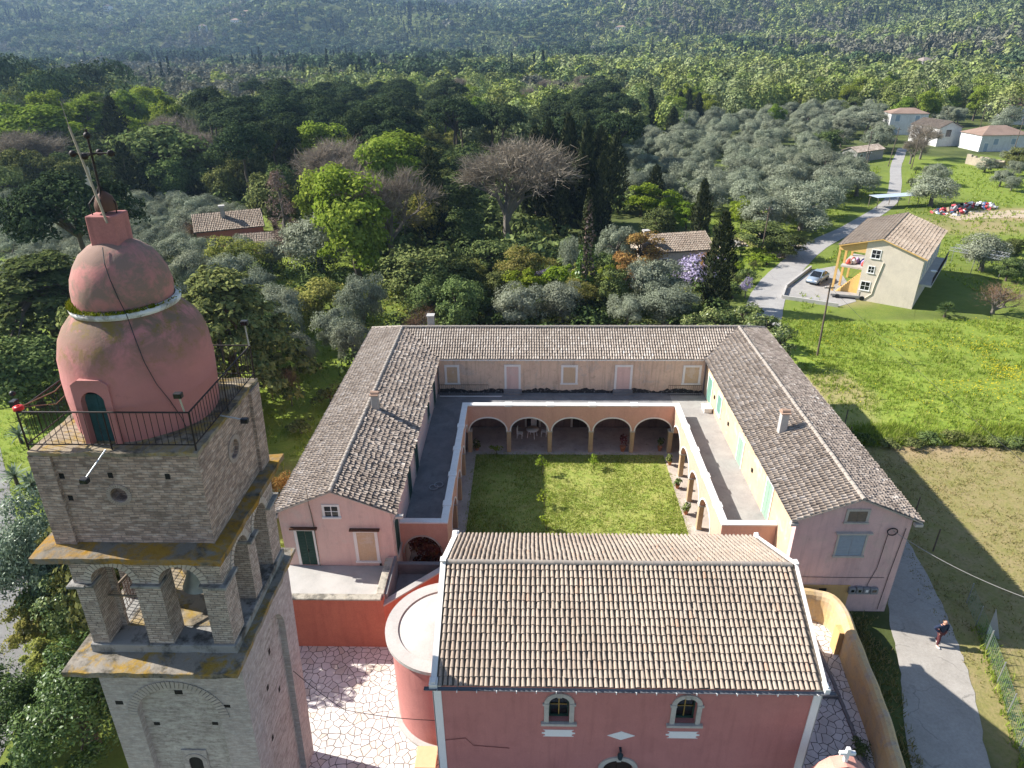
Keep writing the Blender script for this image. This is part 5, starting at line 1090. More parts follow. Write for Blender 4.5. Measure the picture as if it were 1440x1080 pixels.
# yellow field flowers
yf = leaf_mat('flower_yellow', [(0., (0.46, 0.37, 0.01)), (1., (0.6, 0.5, 0.04))], .2, 0, hue=0)
def flower(n, fn, nm):
    p = scatter(n, 28, 80, 48, 74, fn); N = len(p); r = .055; a = RNG.uniform(0, 6.28, N); z = RNG.uniform(.2, .42, N); V = np.empty((N, 4, 3)); tl = RNG.normal(0, .3, (N, 2))
    for q in range(4): th = a + q * math.pi / 2; V[:, q] = np.c_[p[:, 0] + np.cos(th) * r, p[:, 1] + np.sin(th) * r, z + (np.cos(th) * tl[:, 0] + np.sin(th) * tl[:, 1]) * r]
    o = link(nm, mesh_np(nm, V.reshape(-1, 3), np.arange(4 * N).reshape(-1, 4), yf)); tag(o, kind='stuff')
flower(52000, lambda x, y: (RNG.random(len(x)) < 1.9 * np.clip(vnoise(x, y, 3.5, 12) - .42, 0, 1) * np.clip(np.exp(-(((y - 60.5 + .05 * (x - 45)) / 4.5) ** 2)) * smooth(33, 40, x) + .05, 0, 1) * 1.4), 'wildflowers')
# ------------------------------------------------------------------ foliage
def leafquads(c, nrm, size, asp=.55, jit=.6):
    """diamond leaves: centres c (N,3), preferred normals nrm, sizes (N,)"""
    N = len(c); n = nrm + RNG.normal(0, jit, (N, 3)); n /= np.linalg.norm(n, axis=1, keepdims=True) + 1e-9
    r = RNG.normal(0, 1, (N, 3)); t = np.cross(n, r); t /= np.linalg.norm(t, axis=1, keepdims=True) + 1e-9; b = np.cross(n, t)
    s = size[:, None]; bend = n * s * .18
    V = np.stack([c + t * s - bend, c + b * s * asp, c - t * s - bend, c - b * s * asp], 1)
    return V.reshape(-1, 3)
def clumpy(cent, rads, per, leaf, flat=.8, shell=.55, asp=.55, jit=.6, upb=.25):
    K = len(cent); idx = np.repeat(np.arange(K), per); N = len(idx); d = RNG.normal(0, 1, (N, 3)); d /= np.linalg.norm(d, axis=1, keepdims=True)
    d[:, 2] = np.where(d[:, 2] < -.35, -d[:, 2] * .6, d[:, 2]); rr = RNG.uniform(shell, 1.05, N) ** .7
    p = cent[idx] + d * (rads[idx] * rr)[:, None] * np.array([1, 1, flat]); cc_ = p - cent.mean(0); cc_ /= np.linalg.norm(cc_, axis=1, keepdims=True) + 1e-9; n = .55 * d + .75 * cc_ + np.array([0, 0, upb])
    return leafquads(p, n, leaf * RNG.uniform(.6, 1.35, N), asp, jit)
def quads(V): return np.arange(len(V)).reshape(-1, 4)
def ellipsoid_pts(K, rx, rz, zc, inner=.25, low=-.5):
    d = RNG.normal(0, 1, (K * 3, 3)); d /= np.linalg.norm(d, axis=1, keepdims=True); d = d[d[:, 2] > low][:K]
    r = RNG.uniform(inner, 1, len(d)) ** .5; p_ = RNG.uniform(0, 6.28, 3); a_ = np.arctan2(d[:, 1], d[:, 0]); r = r * (1 + .16 * np.sin(2 * a_ + p_[0]) + .13 * np.sin(3 * a_ + p_[1] + 2 * d[:, 2]) + .12 * np.sin(4 * d[:, 2] + p_[2]))
    return d * r[:, None] * np.array([rx, rx, rz]) + np.array([0, 0, zc])
bark = plain('bark', (0.10, 0.08, 0.06), .95, var=.4, scale=5); bark_g = plain('bark_grey', (0.16, 0.14, 0.115), .95, var=.3, scale=5)
def trunk_mesh(name, h, r, tips, mat, nb=8, fork=.45, wig=.06):
    m = MB(); pts = [np.array((0, 0, -.25))]; n = 4
    for i in range(1, n + 1): pts.append(np.array((random.uniform(-wig, wig) * h * .3, random.uniform(-wig, wig) * h * .3, h * fork * i / n)))
    for i in range(n): m.tube(pts[i], pts[i+1], r * (1.25 if i == 0 else 1 - .1 * i), r * (1 - .1 * (i + 1)), 7, cap=False)
    top = pts[-1]; sel = tips[RNG.permutation(len(tips))[:nb]]
    for q in sel:
        mid = top + (q - top) * .5 + np.array((random.uniform(-.1, .1) * h * .3, random.uniform(-.1, .1) * h * .3, .05 * h)); m.tube(top, mid, r * .5, r * .3, 5, cap=False); m.tube(mid, q, r * .3, r * .08, 5, cap=False)
    me = bpy.data.meshes.new(name); me.from_pydata([tuple(p) for p in m.v], [], m.f); me.materials.append(mat); me.polygons.foreach_set('use_smooth', [True] * len(me.polygons)); return me
LM = {
 'olive': leaf_mat('leaf_olive', [(0., (0.170, 0.190, 0.122)), (.5, (0.255, 0.282, 0.195)), (1., (0.340, 0.365, 0.270))], .22, .14, hue=.015),
 'spring': leaf_mat('leaf_spring', [(0., (0.110, 0.155, 0.025)), (.5, (0.200, 0.260, 0.040)), (1., (0.300, 0.350, 0.062))], .35, .16, hue=.02),
 'lime': leaf_mat('leaf_lime', [(0., (0.130, 0.185, 0.020)), (.5, (0.225, 0.300, 0.035)), (1., (0.330, 0.400, 0.055))], .35, .1, hue=.015),
 'yellow': leaf_mat('leaf_yellowgreen', [(0., (0.150, 0.150, 0.045)), (.5, (0.260, 0.250, 0.070)), (1., (0.370, 0.340, 0.100))], .3, .14, hue=.02),
 'pine': leaf_mat('leaf_pine', [(0., (0.022, 0.036, 0.018)), (.5, (0.046, 0.068, 0.030)), (1., (0.080, 0.108, 0.044))], .08, .16, hue=.012),
 'oak': leaf_mat('leaf_evergreen', [(0., (0.062, 0.084, 0.028)), (.5, (0.118, 0.146, 0.048)), (1., (0.190, 0.215, 0.075))], .15, .32, hue=.03),
 'cypress': leaf_mat('leaf_cypress', [(0., (0.020, 0.027, 0.013)), (.5, (0.045, 0.057, 0.026)), (1., (0.085, 0.095, 0.043))], .05, .15, hue=.01),
 'rust': leaf_mat('leaf_rust', [(0., (0.179, 0.097, 0.028)), (.5, (0.331, 0.179, 0.062)), (1., (0.414, 0.290, 0.097))], .25, .12, hue=.01),
 'wisteria': leaf_mat('flower_wisteria', [(0., (0.26, 0.22, 0.34)), (.5, (0.40, 0.34, 0.50)), (.8, (0.50, 0.45, 0.58)), (1., (0.16, 0.18, 0.07))], .25, .1, hue=.01),
 'laurel': leaf_mat('leaf_laurel', [(0., (0.056, 0.093, 0.025)), (.5, (0.140, 0.187, 0.056)), (1., (0.281, 0.309, 0.113))], .15, .1, gloss=.03, hue=.015),
 'glossy': leaf_mat('leaf_glossy', [(0., (0.035, 0.065, 0.018)), (.5, (0.075, 0.120, 0.030)), (1., (0.130, 0.175, 0.050))], .18, .08, gloss=.02, hue=.01),
 'grey': leaf_mat('leaf_greygreen', [(0., (0.076, 0.114, 0.063)), (.5, (0.152, 0.209, 0.127)), (1., (0.304, 0.354, 0.253))], .18, .08, gloss=.03, hue=.01),
 'twig': leaf_mat('twig_grey', [(0., (0.17, 0.14, 0.105)), (.6, (0.26, 0.22, 0.17)), (1., (0.34, 0.295, 0.235))], .15, .1, hue=.006),
 'twigr': leaf_mat('twig_red', [(0., (0.16, 0.09, 0.055)), (.6, (0.24, 0.14, 0.09)), (1., (0.3, 0.2, 0.13))], .1, .1, hue=.006),
 'deadivy': leaf_mat('dead_ivy', [(0., (0.12, 0.08, 0.06)), (.5, (0.23, 0.16, 0.13)), (1., (0.34, 0.27, 0.23))], .1, .05, hue=.006),
 'ivy': leaf_mat('leaf_ivy', [(0., (0.028, 0.070, 0.012)), (.6, (0.062, 0.140, 0.022)), (1., (0.125, 0.218, 0.040))], .12, .1, gloss=.03),
 'redleaf': leaf_mat('leaf_red', [(0., (0.06, 0.012, 0.012)), (.6, (0.16, 0.03, 0.025)), (.9, (0.22, 0.07, 0.04)), (1., (0.08, 0.08, 0.02))], .2, .05),
}
P = {}        # kind -> list of (trunk mesh, crown mesh), crown about 1 unit = real metres; nominal (width, height)
NOM = {}
def proto(kind, nom, fn, nv): P[kind] = [fn(i) for i in range(nv)]; NOM[kind] = nom
def cm(name, V, mat): return mesh_np(name, V, quads(V), mat)
def mk_round(lm, w, h, K, per, leaf, bk, flat=.85, crown_lo=.28, rfrac=.30, asp=.55, upb=.3, low=-.45):
    def f(i):
        zc = h * (crown_lo + 1) / 2; rz = h * (1 - crown_lo) / 2; c = ellipsoid_pts(K, w / 2 * .8, rz * .8, zc, .3, low)
        c = c * np.array([RNG.uniform(.9, 1.1), RNG.uniform(.9, 1.1), 1]); r = w * rfrac * RNG.uniform(.4, 1.15, len(c)) * .78
        return trunk_mesh('trunk', h, w * .035 + .06, c, bk), cm('crown', clumpy(c, r, per, leaf, flat, asp=asp, upb=upb), LM[lm])
    return f
proto('olive_tree', (6.5, 5.5), mk_round('olive', 6.5, 5.5, 38, 330, .125, bark_g, .9, .04, .25, .36, .3, -.85), 5)
proto('broadleaf_tree', (9, 12), mk_round('spring', 9, 12, 46, 190, .24, bark, .85, .08, .26, .6, .3, -.75), 4)
proto('lime_tree', (7, 9), mk_round('lime', 7, 9, 40, 190, .20, bark, .85, .04, .26, .6, .3, -.8), 3)
proto('yellow_tree', (6.5, 7.5), mk_round('yellow', 6.5, 7.5, 40, 180, .155, bark, .9, .03, .25, .5, .3, -.8), 3)
proto('evergreen_tree', (8, 9), mk_round('oak', 8, 9, 44, 190, .20, bark, .85, .02, .26, .55, .3, -.85), 4)
proto('rust_tree', (5.5, 6), mk_round('rust', 5.5, 6, 34, 150, .13, bark, .85, .05, .25, .5, .3, -.8), 2)
proto('laurel_bush', (3.6, 4.6), mk_round('laurel', 3.6, 4.6, 26, 90, .15, bark, 1.0, .02, .26, .5, .3, -.9), 3)
proto('bush', (3, 2.2), mk_round('oak', 3, 2.2, 16, 60, .13, bark, .8, .0, .28, .55, .3, -.3), 3)
proto('lime_bush', (3, 2.2), mk_round('lime', 3, 2.2, 16, 60, .13, bark, .8, .0, .28, .55, .3, -.3), 2)
proto('wisteria', (5, 3.6), mk_round('wisteria', 5, 3.6, 22, 80, .13, bark_g, .9, .05, .25), 2)
def mk_pine(i):
    w, h = 12, 14; K = 40; a = RNG.uniform(0, 6.283, K); r = np.sqrt(RNG.uniform(0, 1, K)) * w / 2 * .88
    c = np.c_[np.cos(a) * r, np.sin(a) * r, h * .72 + (1 - (r / (w / 2)) ** 2) * h * .25 + RNG.normal(0, .25, K)]
    c2 = c[r > w * .22][:14] * np.array([.95, .95, 1]) - np.array([0, 0, h * .09]); cc = np.r_[c, c2]
    return trunk_mesh('trunk', h, .34, c, bark, 10, .6), cm('crown', clumpy(cc, RNG.uniform(1.2, 1.9, len(cc)), 190, .23, .68, asp=.45, upb=.5), LM['pine'])
proto('umbrella_pine', (12, 14), mk_pine, 4)
def mk_cypress(i):
    w, h = 3.0, 14; N = 2600; z = RNG.beta(1.15, 1.3, N); prof_ = np.interp(z, [0, .06, .25, .55, .8, .93, 1], [.35, .72, 1, .86, .55, .28, .03]); lob = 1 + .14 * np.sin(z * 40 + i) + .1 * np.sin(z * 17 + 2 * i)
    a = RNG.uniform(0, 6.283, N); lob2 = 1 + .16 * np.sin(a * 3 + z * 9 + i); r = w / 2 * prof_ * lob * lob2 * RNG.uniform(.72, 1.03, N)
    c = np.c_[np.cos(a) * r, np.sin(a) * r, .25 + z * h]; n = np.c_[np.cos(a), np.sin(a), np.full(N, .25)]
    t = np.c_[np.cos(a) * .25, np.sin(a) * .25, np.ones(N)] + RNG.normal(0, .2, (N, 3)); t /= np.linalg.norm(t, axis=1, keepdims=True); b = np.cross(n, t); s = (.34 * RNG.uniform(.6, 1.3, N))[:, None]
    V = np.stack([c + t * s + n * .1, c + b * s * .38, c - t * s * .7, c - b * s * .38], 1).reshape(-1, 3)
    return trunk_mesh('trunk', h, .2, np.array([[0, 0, h * .8]]), bark, 1, .2), cm('crown', V, LM['cypress'])
proto('cypress_tree', (3.0, 14.2), mk_cypress, 4)
def bare(w, h, lm, depth=5, n0=6, bk=bark_g):
    def f(i):
        m = MB(); tw_ = []
        def grow(p, d, L, r, lev):
            q = p + d * L; m.tube(p, q, r, r * .68, 6 if lev < 2 else (4 if lev < 3 else 3), cap=False)
            if lev >= depth: tw_.append((q, d)); return
            for k in range(3 if lev > 0 else n0):
                dd = d + RNG.normal(0, .42 if lev else .62, 3); dd[2] = dd[2] * .85 + .30; dd /= np.linalg.norm(dd); grow(p + d * L * RNG.uniform(.55, 1), dd, L * RNG.uniform(.58, .86), r * .58, lev + 1)
        grow(np.array([0, 0, -.2]), np.array([0, 0, 1.0]), h * .26, w * .022, 0)
        me = bpy.data.meshes.new('trunk'); v = np.array(m.v); s = np.array([w / 2 / np.percentile(np.abs(v[:, :2]), 99.5)] * 2 + [h / v[:, 2].max()]); me.from_pydata([tuple(p) for p in v * s], [], m.f); me.materials.append(bk)
        q = np.array([t[0] for t in tw_]); d = np.array([t[1] for t in tw_]); R_ = 16; q = np.repeat(q, R_, 0) + RNG.normal(0, .22, (len(q) * R_, 3)); d = np.repeat(d, R_, 0) + RNG.normal(0, .55, (len(d) * R_, 3)); d /= np.linalg.norm(d, axis=1, keepdims=True)
        L = RNG.uniform(.3, .9, len(q))[:, None] * h / 12; sd = np.cross(d, RNG.normal(0, 1, d.shape)); sd /= np.linalg.norm(sd, axis=1, keepdims=True); ww = .017 * h / 12
        V = np.stack([q - sd * ww, q + sd * ww, q + d * L + sd * ww * .4, q + d * L - sd * ww * .4], 1).reshape(-1, 3) * s
        return me, cm('crown', V, LM[lm])
    return f
proto('bare_tree', (13, 12), bare(13, 12, 'twig'), 2)
proto('bare_shrub', (5, 3.2), bare(5, 3.2, 'twigr', 4, 7), 1)
proto('bare_sapling', (3.5, 5.5), bare(3.5, 5.5, 'twigr', 4, 4, bark), 2)
def mk_deadivy(i):
    w, h = 5, 10; z = RNG.uniform(0, 1, 60); pr_ = np.interp(z, [0, .1, .5, .85, 1], [.55, .7, .9, .6, .1]); a = RNG.uniform(0, 6.28, 60); c = np.c_[np.cos(a) * pr_ * w * .36, np.sin(a) * pr_ * w * .36, z * h]
    return trunk_mesh('trunk', h, .3, c, bark_g, 10, .5), cm('crown', clumpy(c, np.full(60, .75), 60, .16, 1.1, asp=.28, upb=-.2), LM['deadivy'])
proto('dead_ivy_tree', (5, 10.3), mk_deadivy, 1)
def mk_ivycol(i):
    w, h = 3.0, 14.5; N = 3000; z = RNG.uniform(0, 1, N); prof_ = np.interp(z, [0, .1, .4, .75, 1], [1, .95, .85, .6, .1]) * (1 + .15 * np.sin(z * 23)); a = RNG.uniform(0, 6.283, N); r = w / 2 * prof_ * RNG.uniform(.7, 1.05, N)
    c = np.c_[np.cos(a) * r, np.sin(a) * r, z * h]; V = leafquads(c, np.c_[np.cos(a), np.sin(a), np.full(N, .3)], .2 * RNG.uniform(.6, 1.3, N)); me = mesh_np('crown', V, quads(V), [LM['ivy'], LM['deadivy'], LM['cypress']], mi=np.where((np.cos(a - 3.75) > .72) & (z > .3) & (z < .92), np.where(RNG.random(N) < .45, 1, 2), np.where(z > .55, 2, 0)))
    return trunk_mesh('trunk', h, .3, np.array([[0, 0, h * .9]]), bark, 1, .4), me
proto('ivy_clad_tree', (3.0, 14.6), mk_ivycol, 1)
def mk_cedar(i):
    w, h = 11, 11; cc = []
    for lv in range(7):
        zz = h * (.25 + .72 * lv / 6); rr = w / 2 * (1 - .75 * (lv / 6) ** 1.4)
        for k in range(9 - lv // 2):
            a = 2 * math.pi * k / (9 - lv // 2) + lv * .5
            for f_ in (.45, .72, .98): cc.append((math.cos(a) * rr * f_, math.sin(a) * rr * f_, zz - .5 * f_ + RNG.normal(0, .12)))
    cc = np.array(cc); return trunk_mesh('trunk', h, .35, cc, bark, 14, .7), cm('crown', clumpy(cc, RNG.uniform(.7, 1.05, len(cc)), 70, .24, .38, asp=.45, upb=.7), LM['oak'])
proto('cedar_tree', (11, 11.5), mk_cedar, 2)
def mk_palm(i):
    V = []; 
    for k in range(46):
        a = RNG.uniform(0, 6.283); el = RNG.uniform(-.3, 1.4); L = RNG.uniform(1.2, 1.7); d = np.array([math.cos(a) * math.cos(el), math.sin(a) * math.cos(el), math.sin(el)]); sd = np.array([-math.sin(a), math.cos(a), 0]); b = np.array([0, 0, 1.1])
        for q in range(11):
            f_ = (q / 10 - .5) * 2.1; dd = d * math.cos(f_) + sd * math.sin(f_); dd = dd - np.array([0, 0, .18]); e = b + d * L * .55; w_ = np.cross(dd, (0, 0, 1.)) * .05; V += [e - w_, e + w_, e + dd * L * .5 + w_ * .2, e + dd * L * .5 - w_ * .2]
    return trunk_mesh('trunk', 1.4, .2, np.array([[0, 0, 1.2]]), bark, 1, .7), cm('crown', np.array(V), LM['glossy'])
proto('fan_palm', (4.2, 3.2), mk_palm, 1)
GROUPN = {}
def plant(kind, x, y, w, h, label, group=None, cat='tree', z=None, rot=None, var=None):
    z = tz(x, y) if z is None else z; t_, c_ = P[kind][random.randrange(len(P[kind])) if var is None else var % len(P[kind])]; n0, n1 = NOM[kind]
    r = thing(kind, label, cat, (x, y, z), group); r.rotation_euler = (0, 0, random.uniform(0, 6.28) if rot is None else rot); s = w / n0; r.scale = (s * random.uniform(.9, 1.1), s * random.uniform(.88, 1.1), h / n1)
    link('trunk', t_, r); link('crown', c_, r); return r
def by_top(px, py, h, wpx=None, w=None):
    """where on the ground a plant of height h must stand for its top to be seen at that bearing"""
    d = ray(px, py); lo, hi = 20.0, 900.0
    for _ in range(60):
        m_ = (lo + hi) / 2; q = CAM + d * (m_ / d[1])
        if q[2] - (tz(q[0], q[1]) + h) > 0: lo = m_
        else: hi = m_
    q = CAM + d * (lo / d[1]); return q[0], q[1]
def tree(kind, px, py, h, wpx, label, group=None, cat='tree', **kw):
    x, y = by_top(px, py, h); w = wpx / FPX * math.hypot(math.hypot(x, y), 26 - h) * .98
    PLACED.append((x, y, w)); return plant(kind, x, y, w, h, label, group, cat, **kw)
PLACED = []
T = tree
# ------------------------------------------------------------------ trees one can point at
T('bare_tree', 712, 203, 14.5, 150, 'large leafless tree with grey-brown twigs beside the dark cypress group')
T('ivy_clad_tree', 829, 264, 14, 34, 'tall narrow dead trunk clad in ivy and pale purple blossom')
T('cypress_tree', 1022, 298, 11.5, 46, 'stout dark cypress with two-stepped outline close behind the cloister roof')
T('cypress_tree', 992, 252, 11, 30, 'slim dark cypress standing beside the rubble heap')
T('cypress_tree', 924, 232, 8, 28, 'short cypress with feathery outline among the olives behind the ruin')
T('dead_ivy_tree', 388, 243, 12.2, 50, 'tree shrouded in dry brown creeper beside the red farmhouse')
T('lime_tree', 520, 268, 8.5, 88, 'brilliant yellow-green tree in front of the dark wood')
T('broadleaf_tree', 455, 176, 14, 80, 'rounded bright-leaved tree catching the sun before the pine belt')
T('broadleaf_tree', 540, 190, 13, 100, 'broad light-green tree with a shaded foot below the pine belt')
T('lime_tree', 617, 162, 9, 34, 'small vivid green round tree between dark pine crowns')
T('yellow_tree', 600, 262, 9.5, 70, 'golden-green tree leaning against the ivy column tree')
T('cypress_tree', 603, 208, 15, 44, 'ragged dark ivy-covered cypress left of the large leafless tree')
for i, (px, py, h, w) in enumerate(((752, 178, 16, 40), (772, 168, 17, 40), (800, 160, 18, 44), (826, 172, 17, 40), (846, 178, 16, 38), (868, 186, 14, 36), (790, 195, 15, 36), (848, 215, 13, 34))):
    T('cypress_tree', px, py, h, w, 'tall cypress of the dark clump behind the ivy-clad trunk', 'cypress clump behind the convent')
for i, (px, py, h, w) in enumerate(((900, 120, 12, 14), (916, 124, 12, 15), (958, 128, 11, 14), (970, 125, 12, 14), (984, 130, 11, 15), (895, 140, 11, 22), (922, 145, 10, 20), (948, 150, 10, 20))):
    T('cypress_tree', px, py, h, w, 'thin cypress in the row at the upper edge of the olive grove', 'cypress row above the olive grove')
T('lime_tree', 868, 166, 9, 64, 'bright green tree between the cypress clump and the olive grove')
T('olive_tree', 440, 302, 8, 118, 'large spreading olive tree beside the red farmhouse')
T('yellow_tree', 326, 328, 6.5, 84, 'half-bare grey-green tree in front of the red farmhouse')
T('olive_tree', 392, 425, 5.2, 66, 'round olive bush at the garden edge nearest the dark cedar')
T('olive_tree', 424, 466, 4.2, 58, 'small round olive standing alone on the sunny garden grass')
T('olive_tree', 470, 430, 5, 66, 'olive tree close behind the left wing, in front of brown thicket')
T('olive_tree', 492, 452, 4.8, 62, 'silvery olive touching the corner of the tiled roof')
T('evergreen_tree', 590, 345, 7.5, 120, 'brownish-green dense thicket tree behind the chimney end of the cloister', var=0)
T('yellow_tree', 440, 385, 5.5, 92, 'yellowing leafy shrub between the olives and the thicket')
T('olive_tree', 505, 388, 6.5, 70, 'tall pale olive behind the garden olives')
T('yellow_tree', 738, 338, 7, 90, 'pale yellow-green tree behind the long rear roof')
T('olive_tree', 730, 402, 5, 100, 'wide silver olive looking over the rear roof ridge')
T('olive_tree', 790, 396, 4.8, 74, 'rounded olive beside the foot of the ivy-clad trunk')
T('olive_tree', 928, 362, 6.2, 80, 'tall olive hiding the walls of the ruined cottage')
T('olive_tree', 940, 402, 4.6, 96, 'low wide olive just behind the rear roof')
T('olive_tree', 885, 415, 4.0, 60, 'small olive by the gap in the trees behind the roof')
T('olive_tree', 810, 330, 6.5, 44, 'grey olive partly hidden by the ivy-clad trunk')
T('olive_tree', 868, 316, 6.5, 60, 'olive tree between the ivy trunk and the rust-coloured trees')
T('rust_tree', 905, 318, 6.5, 70, 'rust-leaved tree behind the ruined cottage roof')
T('rust_tree', 880, 350, 6, 50, 'rust-leaved tree beside the ruined cottage chimney')
T('rust_tree', 1000, 348, 3.8, 28, 'small rusty bush between the two garden cypresses')
T('lime_tree', 946, 270, 5.5, 36, 'fresh green young tree right of the short cypress')
T('lime_tree', 968, 286, 4.5, 34, 'pointed fresh green sapling next to the slim cypress')
T('lime_tree', 905, 260, 5.5, 46, 'fresh green tree at the shady foot of the cypress clump')
T('lime_tree', 858, 372, 4.5, 34, 'vivid green bush right of the ivy-clad trunk')
T('evergreen_tree', 928, 290, 6.5, 64, 'olive-green bush above the rubble heap')
T('lime_tree', 1048, 275, 5.5, 44, 'fresh green tree by the bare soil patch')
T('evergreen_tree', 1075, 310, 4.5, 74, 'bushy green roadside tree behind the leaning pole', var=1)
T('evergreen_tree', 1108, 322, 4.2, 52, 'green roadside bush at the mouth of the footpath', var=2)
T('olive_tree', 1137, 262, 7.2, 84, 'large solitary olive at the road junction')
T('olive_tree', 1115, 228, 6.8, 70, 'olive tree behind the large solitary olive')
T('olive_tree', 1212, 236, 5.5, 60, 'olive leaning over the straight stretch of road')
T('olive_tree', 1166, 236, 6, 58, 'olive second from the road edge in the grove')
T('olive_tree', 1320, 244, 6, 64, 'olive standing across the road beside the dirt track')
T('olive_tree', 1395, 330, 5, 70, 'olive by the metal lattice frame')
T('evergreen_tree', 1168, 180, 6.5, 44, 'very dark round tree on the bright grass above the grove', var=3)
T('olive_tree', 1225, 155, 7, 44, 'olive in front of the white two-storey house')
T('olive_tree', 1190, 160, 6.5, 40, 'olive left of the white house')
T('bare_tree', 1305, 178, 8, 44, 'brown bare tree between the white houses')
T('bare_tree', 1288, 195, 6, 30, 'dull ivy-draped dead tree at the road end')
T('bare_shrub', 1408, 402, 3.4, 64, 'reddish leafless shrub on the grass beside the yellow house', cat='shrub')
T('fan_palm', 1336, 418, 2.4, 32, 'low fan palm in front of the yellow house', cat='palm')
for i, (px, py, h, w, lb) in enumerate(((1010, 430, 3.8, 48, 'laurel bush at the foot of the stout cypress'), (1050, 418, 4.2, 46, 'laurel bush between the stout cypress and the lane'), (1082, 432, 4.6, 52, 'tall laurel bush peeping over the hipped roof corner'), (1106, 452, 4.6, 46, 'laurel bush at the outer corner of the sunny wing'), (975, 440, 3.2, 44, 'low laurel bush behind the rear roof'))):
    T('laurel_bush', px, py, h, w, lb, cat='bush')
T('wisteria', 986, 358, 4.6, 84, 'wisteria in full lilac bloom beside the ruined cottage', cat='wisteria')
T('wisteria', 1052, 390, 2.6, 20, 'small wisteria trailing at the roadside by the stout cypress', cat='wisteria')
T('wisteria', 768, 375, 3.2, 40, 'faded lilac shrub left of the ivy-clad trunk', cat='shrub')
T('wisteria', 895, 385, 3.4, 30, 'lilac-flowered climber hanging by the ruined cottage wall', cat='shrub')
T('bare_shrub', 590, 438, 3.6, 56, 'tangle of bare pale branches by the roof chimney', cat='shrub')
# the dark side behind the tower
T('evergreen_tree', 215, 158, 15, 118, 'massive dark evergreen with sunlit flat top beyond the tower cross')
T('cypress_tree', 152, 136, 15, 40, 'ragged dark cypress behind the iron cross')
T('cypress_tree', 168, 200, 12, 36, 'shaded cypress at the foot of the massive dark evergreen')
T('bare_tree', 240, 168, 11, 60, 'mauve-grey leafless tree right of the massive dark evergreen')
T('bare_tree', 298, 186, 11, 84, 'leafless grey tree in front of the pine belt')
T('bare_tree', 45, 188, 9, 90, 'grey leafless tree at the dark edge of the left wood')
T('broadleaf_tree', 380, 134, 12, 52, 'pale green weeping tree in the pine belt')
T('cedar_tree', 300, 368, 13, 215, 'dark cedar with layered branches close behind the dome')
T('cedar_tree', 40, 350, 12, 215, 'dark layered conifer low behind the tower platform')
T('evergreen_tree', 20, 470, 7, 110, 'deep green tree left of the tower platform railing', var=1)
T('bare_sapling', 372, 498, 4.6, 56, 'thin reddish sapling on the garden grass beside the tower', cat='sapling')
T('bare_sapling', 402, 520, 3.6, 40, 'second thin sapling nearer the garden olive', cat='sapling')
T('bush', 462, 543, 1.9, 48, 'dark rounded shrub against the left wing wall', cat='bush')
T('bush', 420, 590, 1.3, 38, 'small dark shrub in the shaded garden', cat='bush')
T('rust_tree', 392, 660, 3.6, 44, 'yellow-brown shrub between the tower ledge and the gable', cat='bush')
for i, (px, py, h, w, lb) in enumerate(((40, 92, 14, 110, 'tall leafy tree at the brow of the left hill'), (100, 108, 14, 90, 'leafy tree on the left hill nearest the far pines'), (150, 112, 12, 70, 'sunlit leafy tree at the right end of the left hill'), (30, 140, 13, 100, 'shadowed leafy tree lower on the left hill'), (80, 162, 10, 70, 'vivid green tree at the foot of the left hill'), (200, 125, 10, 60, 'pale leafy tree just behind the massive dark evergreen'), (118, 135, 11, 70, 'mid-green leafy tree behind the iron cross'))):
    T('broadleaf_tree' if i != 4 else 'lime_tree', px, py, h, w, lb, 'leafy trees on the left hill')
for (px, py, h, w, lb) in ((20, 170, 9, 70, 'dark evergreen at the picture edge under the left hill'), (110, 200, 8, 60, 'dark evergreen under the vivid green tree'), (345, 200, 9, 60, 'dark evergreen behind the red farmhouse'), (500, 225, 9, 70, 'dark evergreen in the shadow beneath the rounded bright tree'), (560, 240, 8.5, 70, 'dark evergreen below the broad light-green tree'), (420, 235, 9, 50, 'dark evergreen between the creeper tree and the rounded tree'), (650, 290, 7, 60, 'dark evergreen at the foot of the ivy cypress'), (690, 330, 6, 70, 'dark evergreen under the large leafless tree'), (640, 360, 6, 80, 'dark evergreen thicket behind the rear roof chimney')):
    T('evergreen_tree', px, py, h, w, lb)
def in_poly(x, y, poly):
    c = False; n = len(poly); j = n - 1
    for i in range(n):
        xi, yi = poly[i]; xj, yj = poly[j]
        if (yi > y) != (yj > y) and x < (xj - xi) * (y - yi) / (yj - yi) + xi: c = not c
        j = i
    return c
ROADP = [(23.8, 57), (25, 66), (27.5, 76), (31.2, 84.5), (36.2, 93), (44, 104.5), (55.2, 117), (62, 126), (69.4, 135), (75, 145), (80, 155), (89.5, 175), (98, 191), (106, 206)]
KEEP = [(3, 45, 24), (46, 84, 15), (37, 88, 6), (-43, 104, 8), (21, 97, 7), (25, 103, 6), (90, 124, 14), (78, 122, 9), (87, 188, 9), (83, 178, 8), (80, 171, 6), (119, 232, 10), (114, 207, 9), (130, 196, 11), (108, 180, 9), (62, 112, 6)]
def free(x, y, w, k=.42):
    for a, b, r in KEEP:
        if (x - a) ** 2 + (y - b) ** 2 < (r + w * .3) ** 2: return False
    for a, b in zip(ROADP[:-1], ROADP[1:]):
        a = np.array(a); b = np.array(b); d = b - a; t_ = np.clip(np.dot((x, y) - a, d) / np.dot(d, d), 0, 1); q = a + d * t_
        if math.hypot(x - q[0], y - q[1]) < 2.2 + w * .36: return False
    if 23 < x < 92 and 44 < y < 74: return False
    for a, b, r in PLACED:
        if (x - a) ** 2 + (y - b) ** 2 < (k * (w + r)) ** 2: return False
    return True
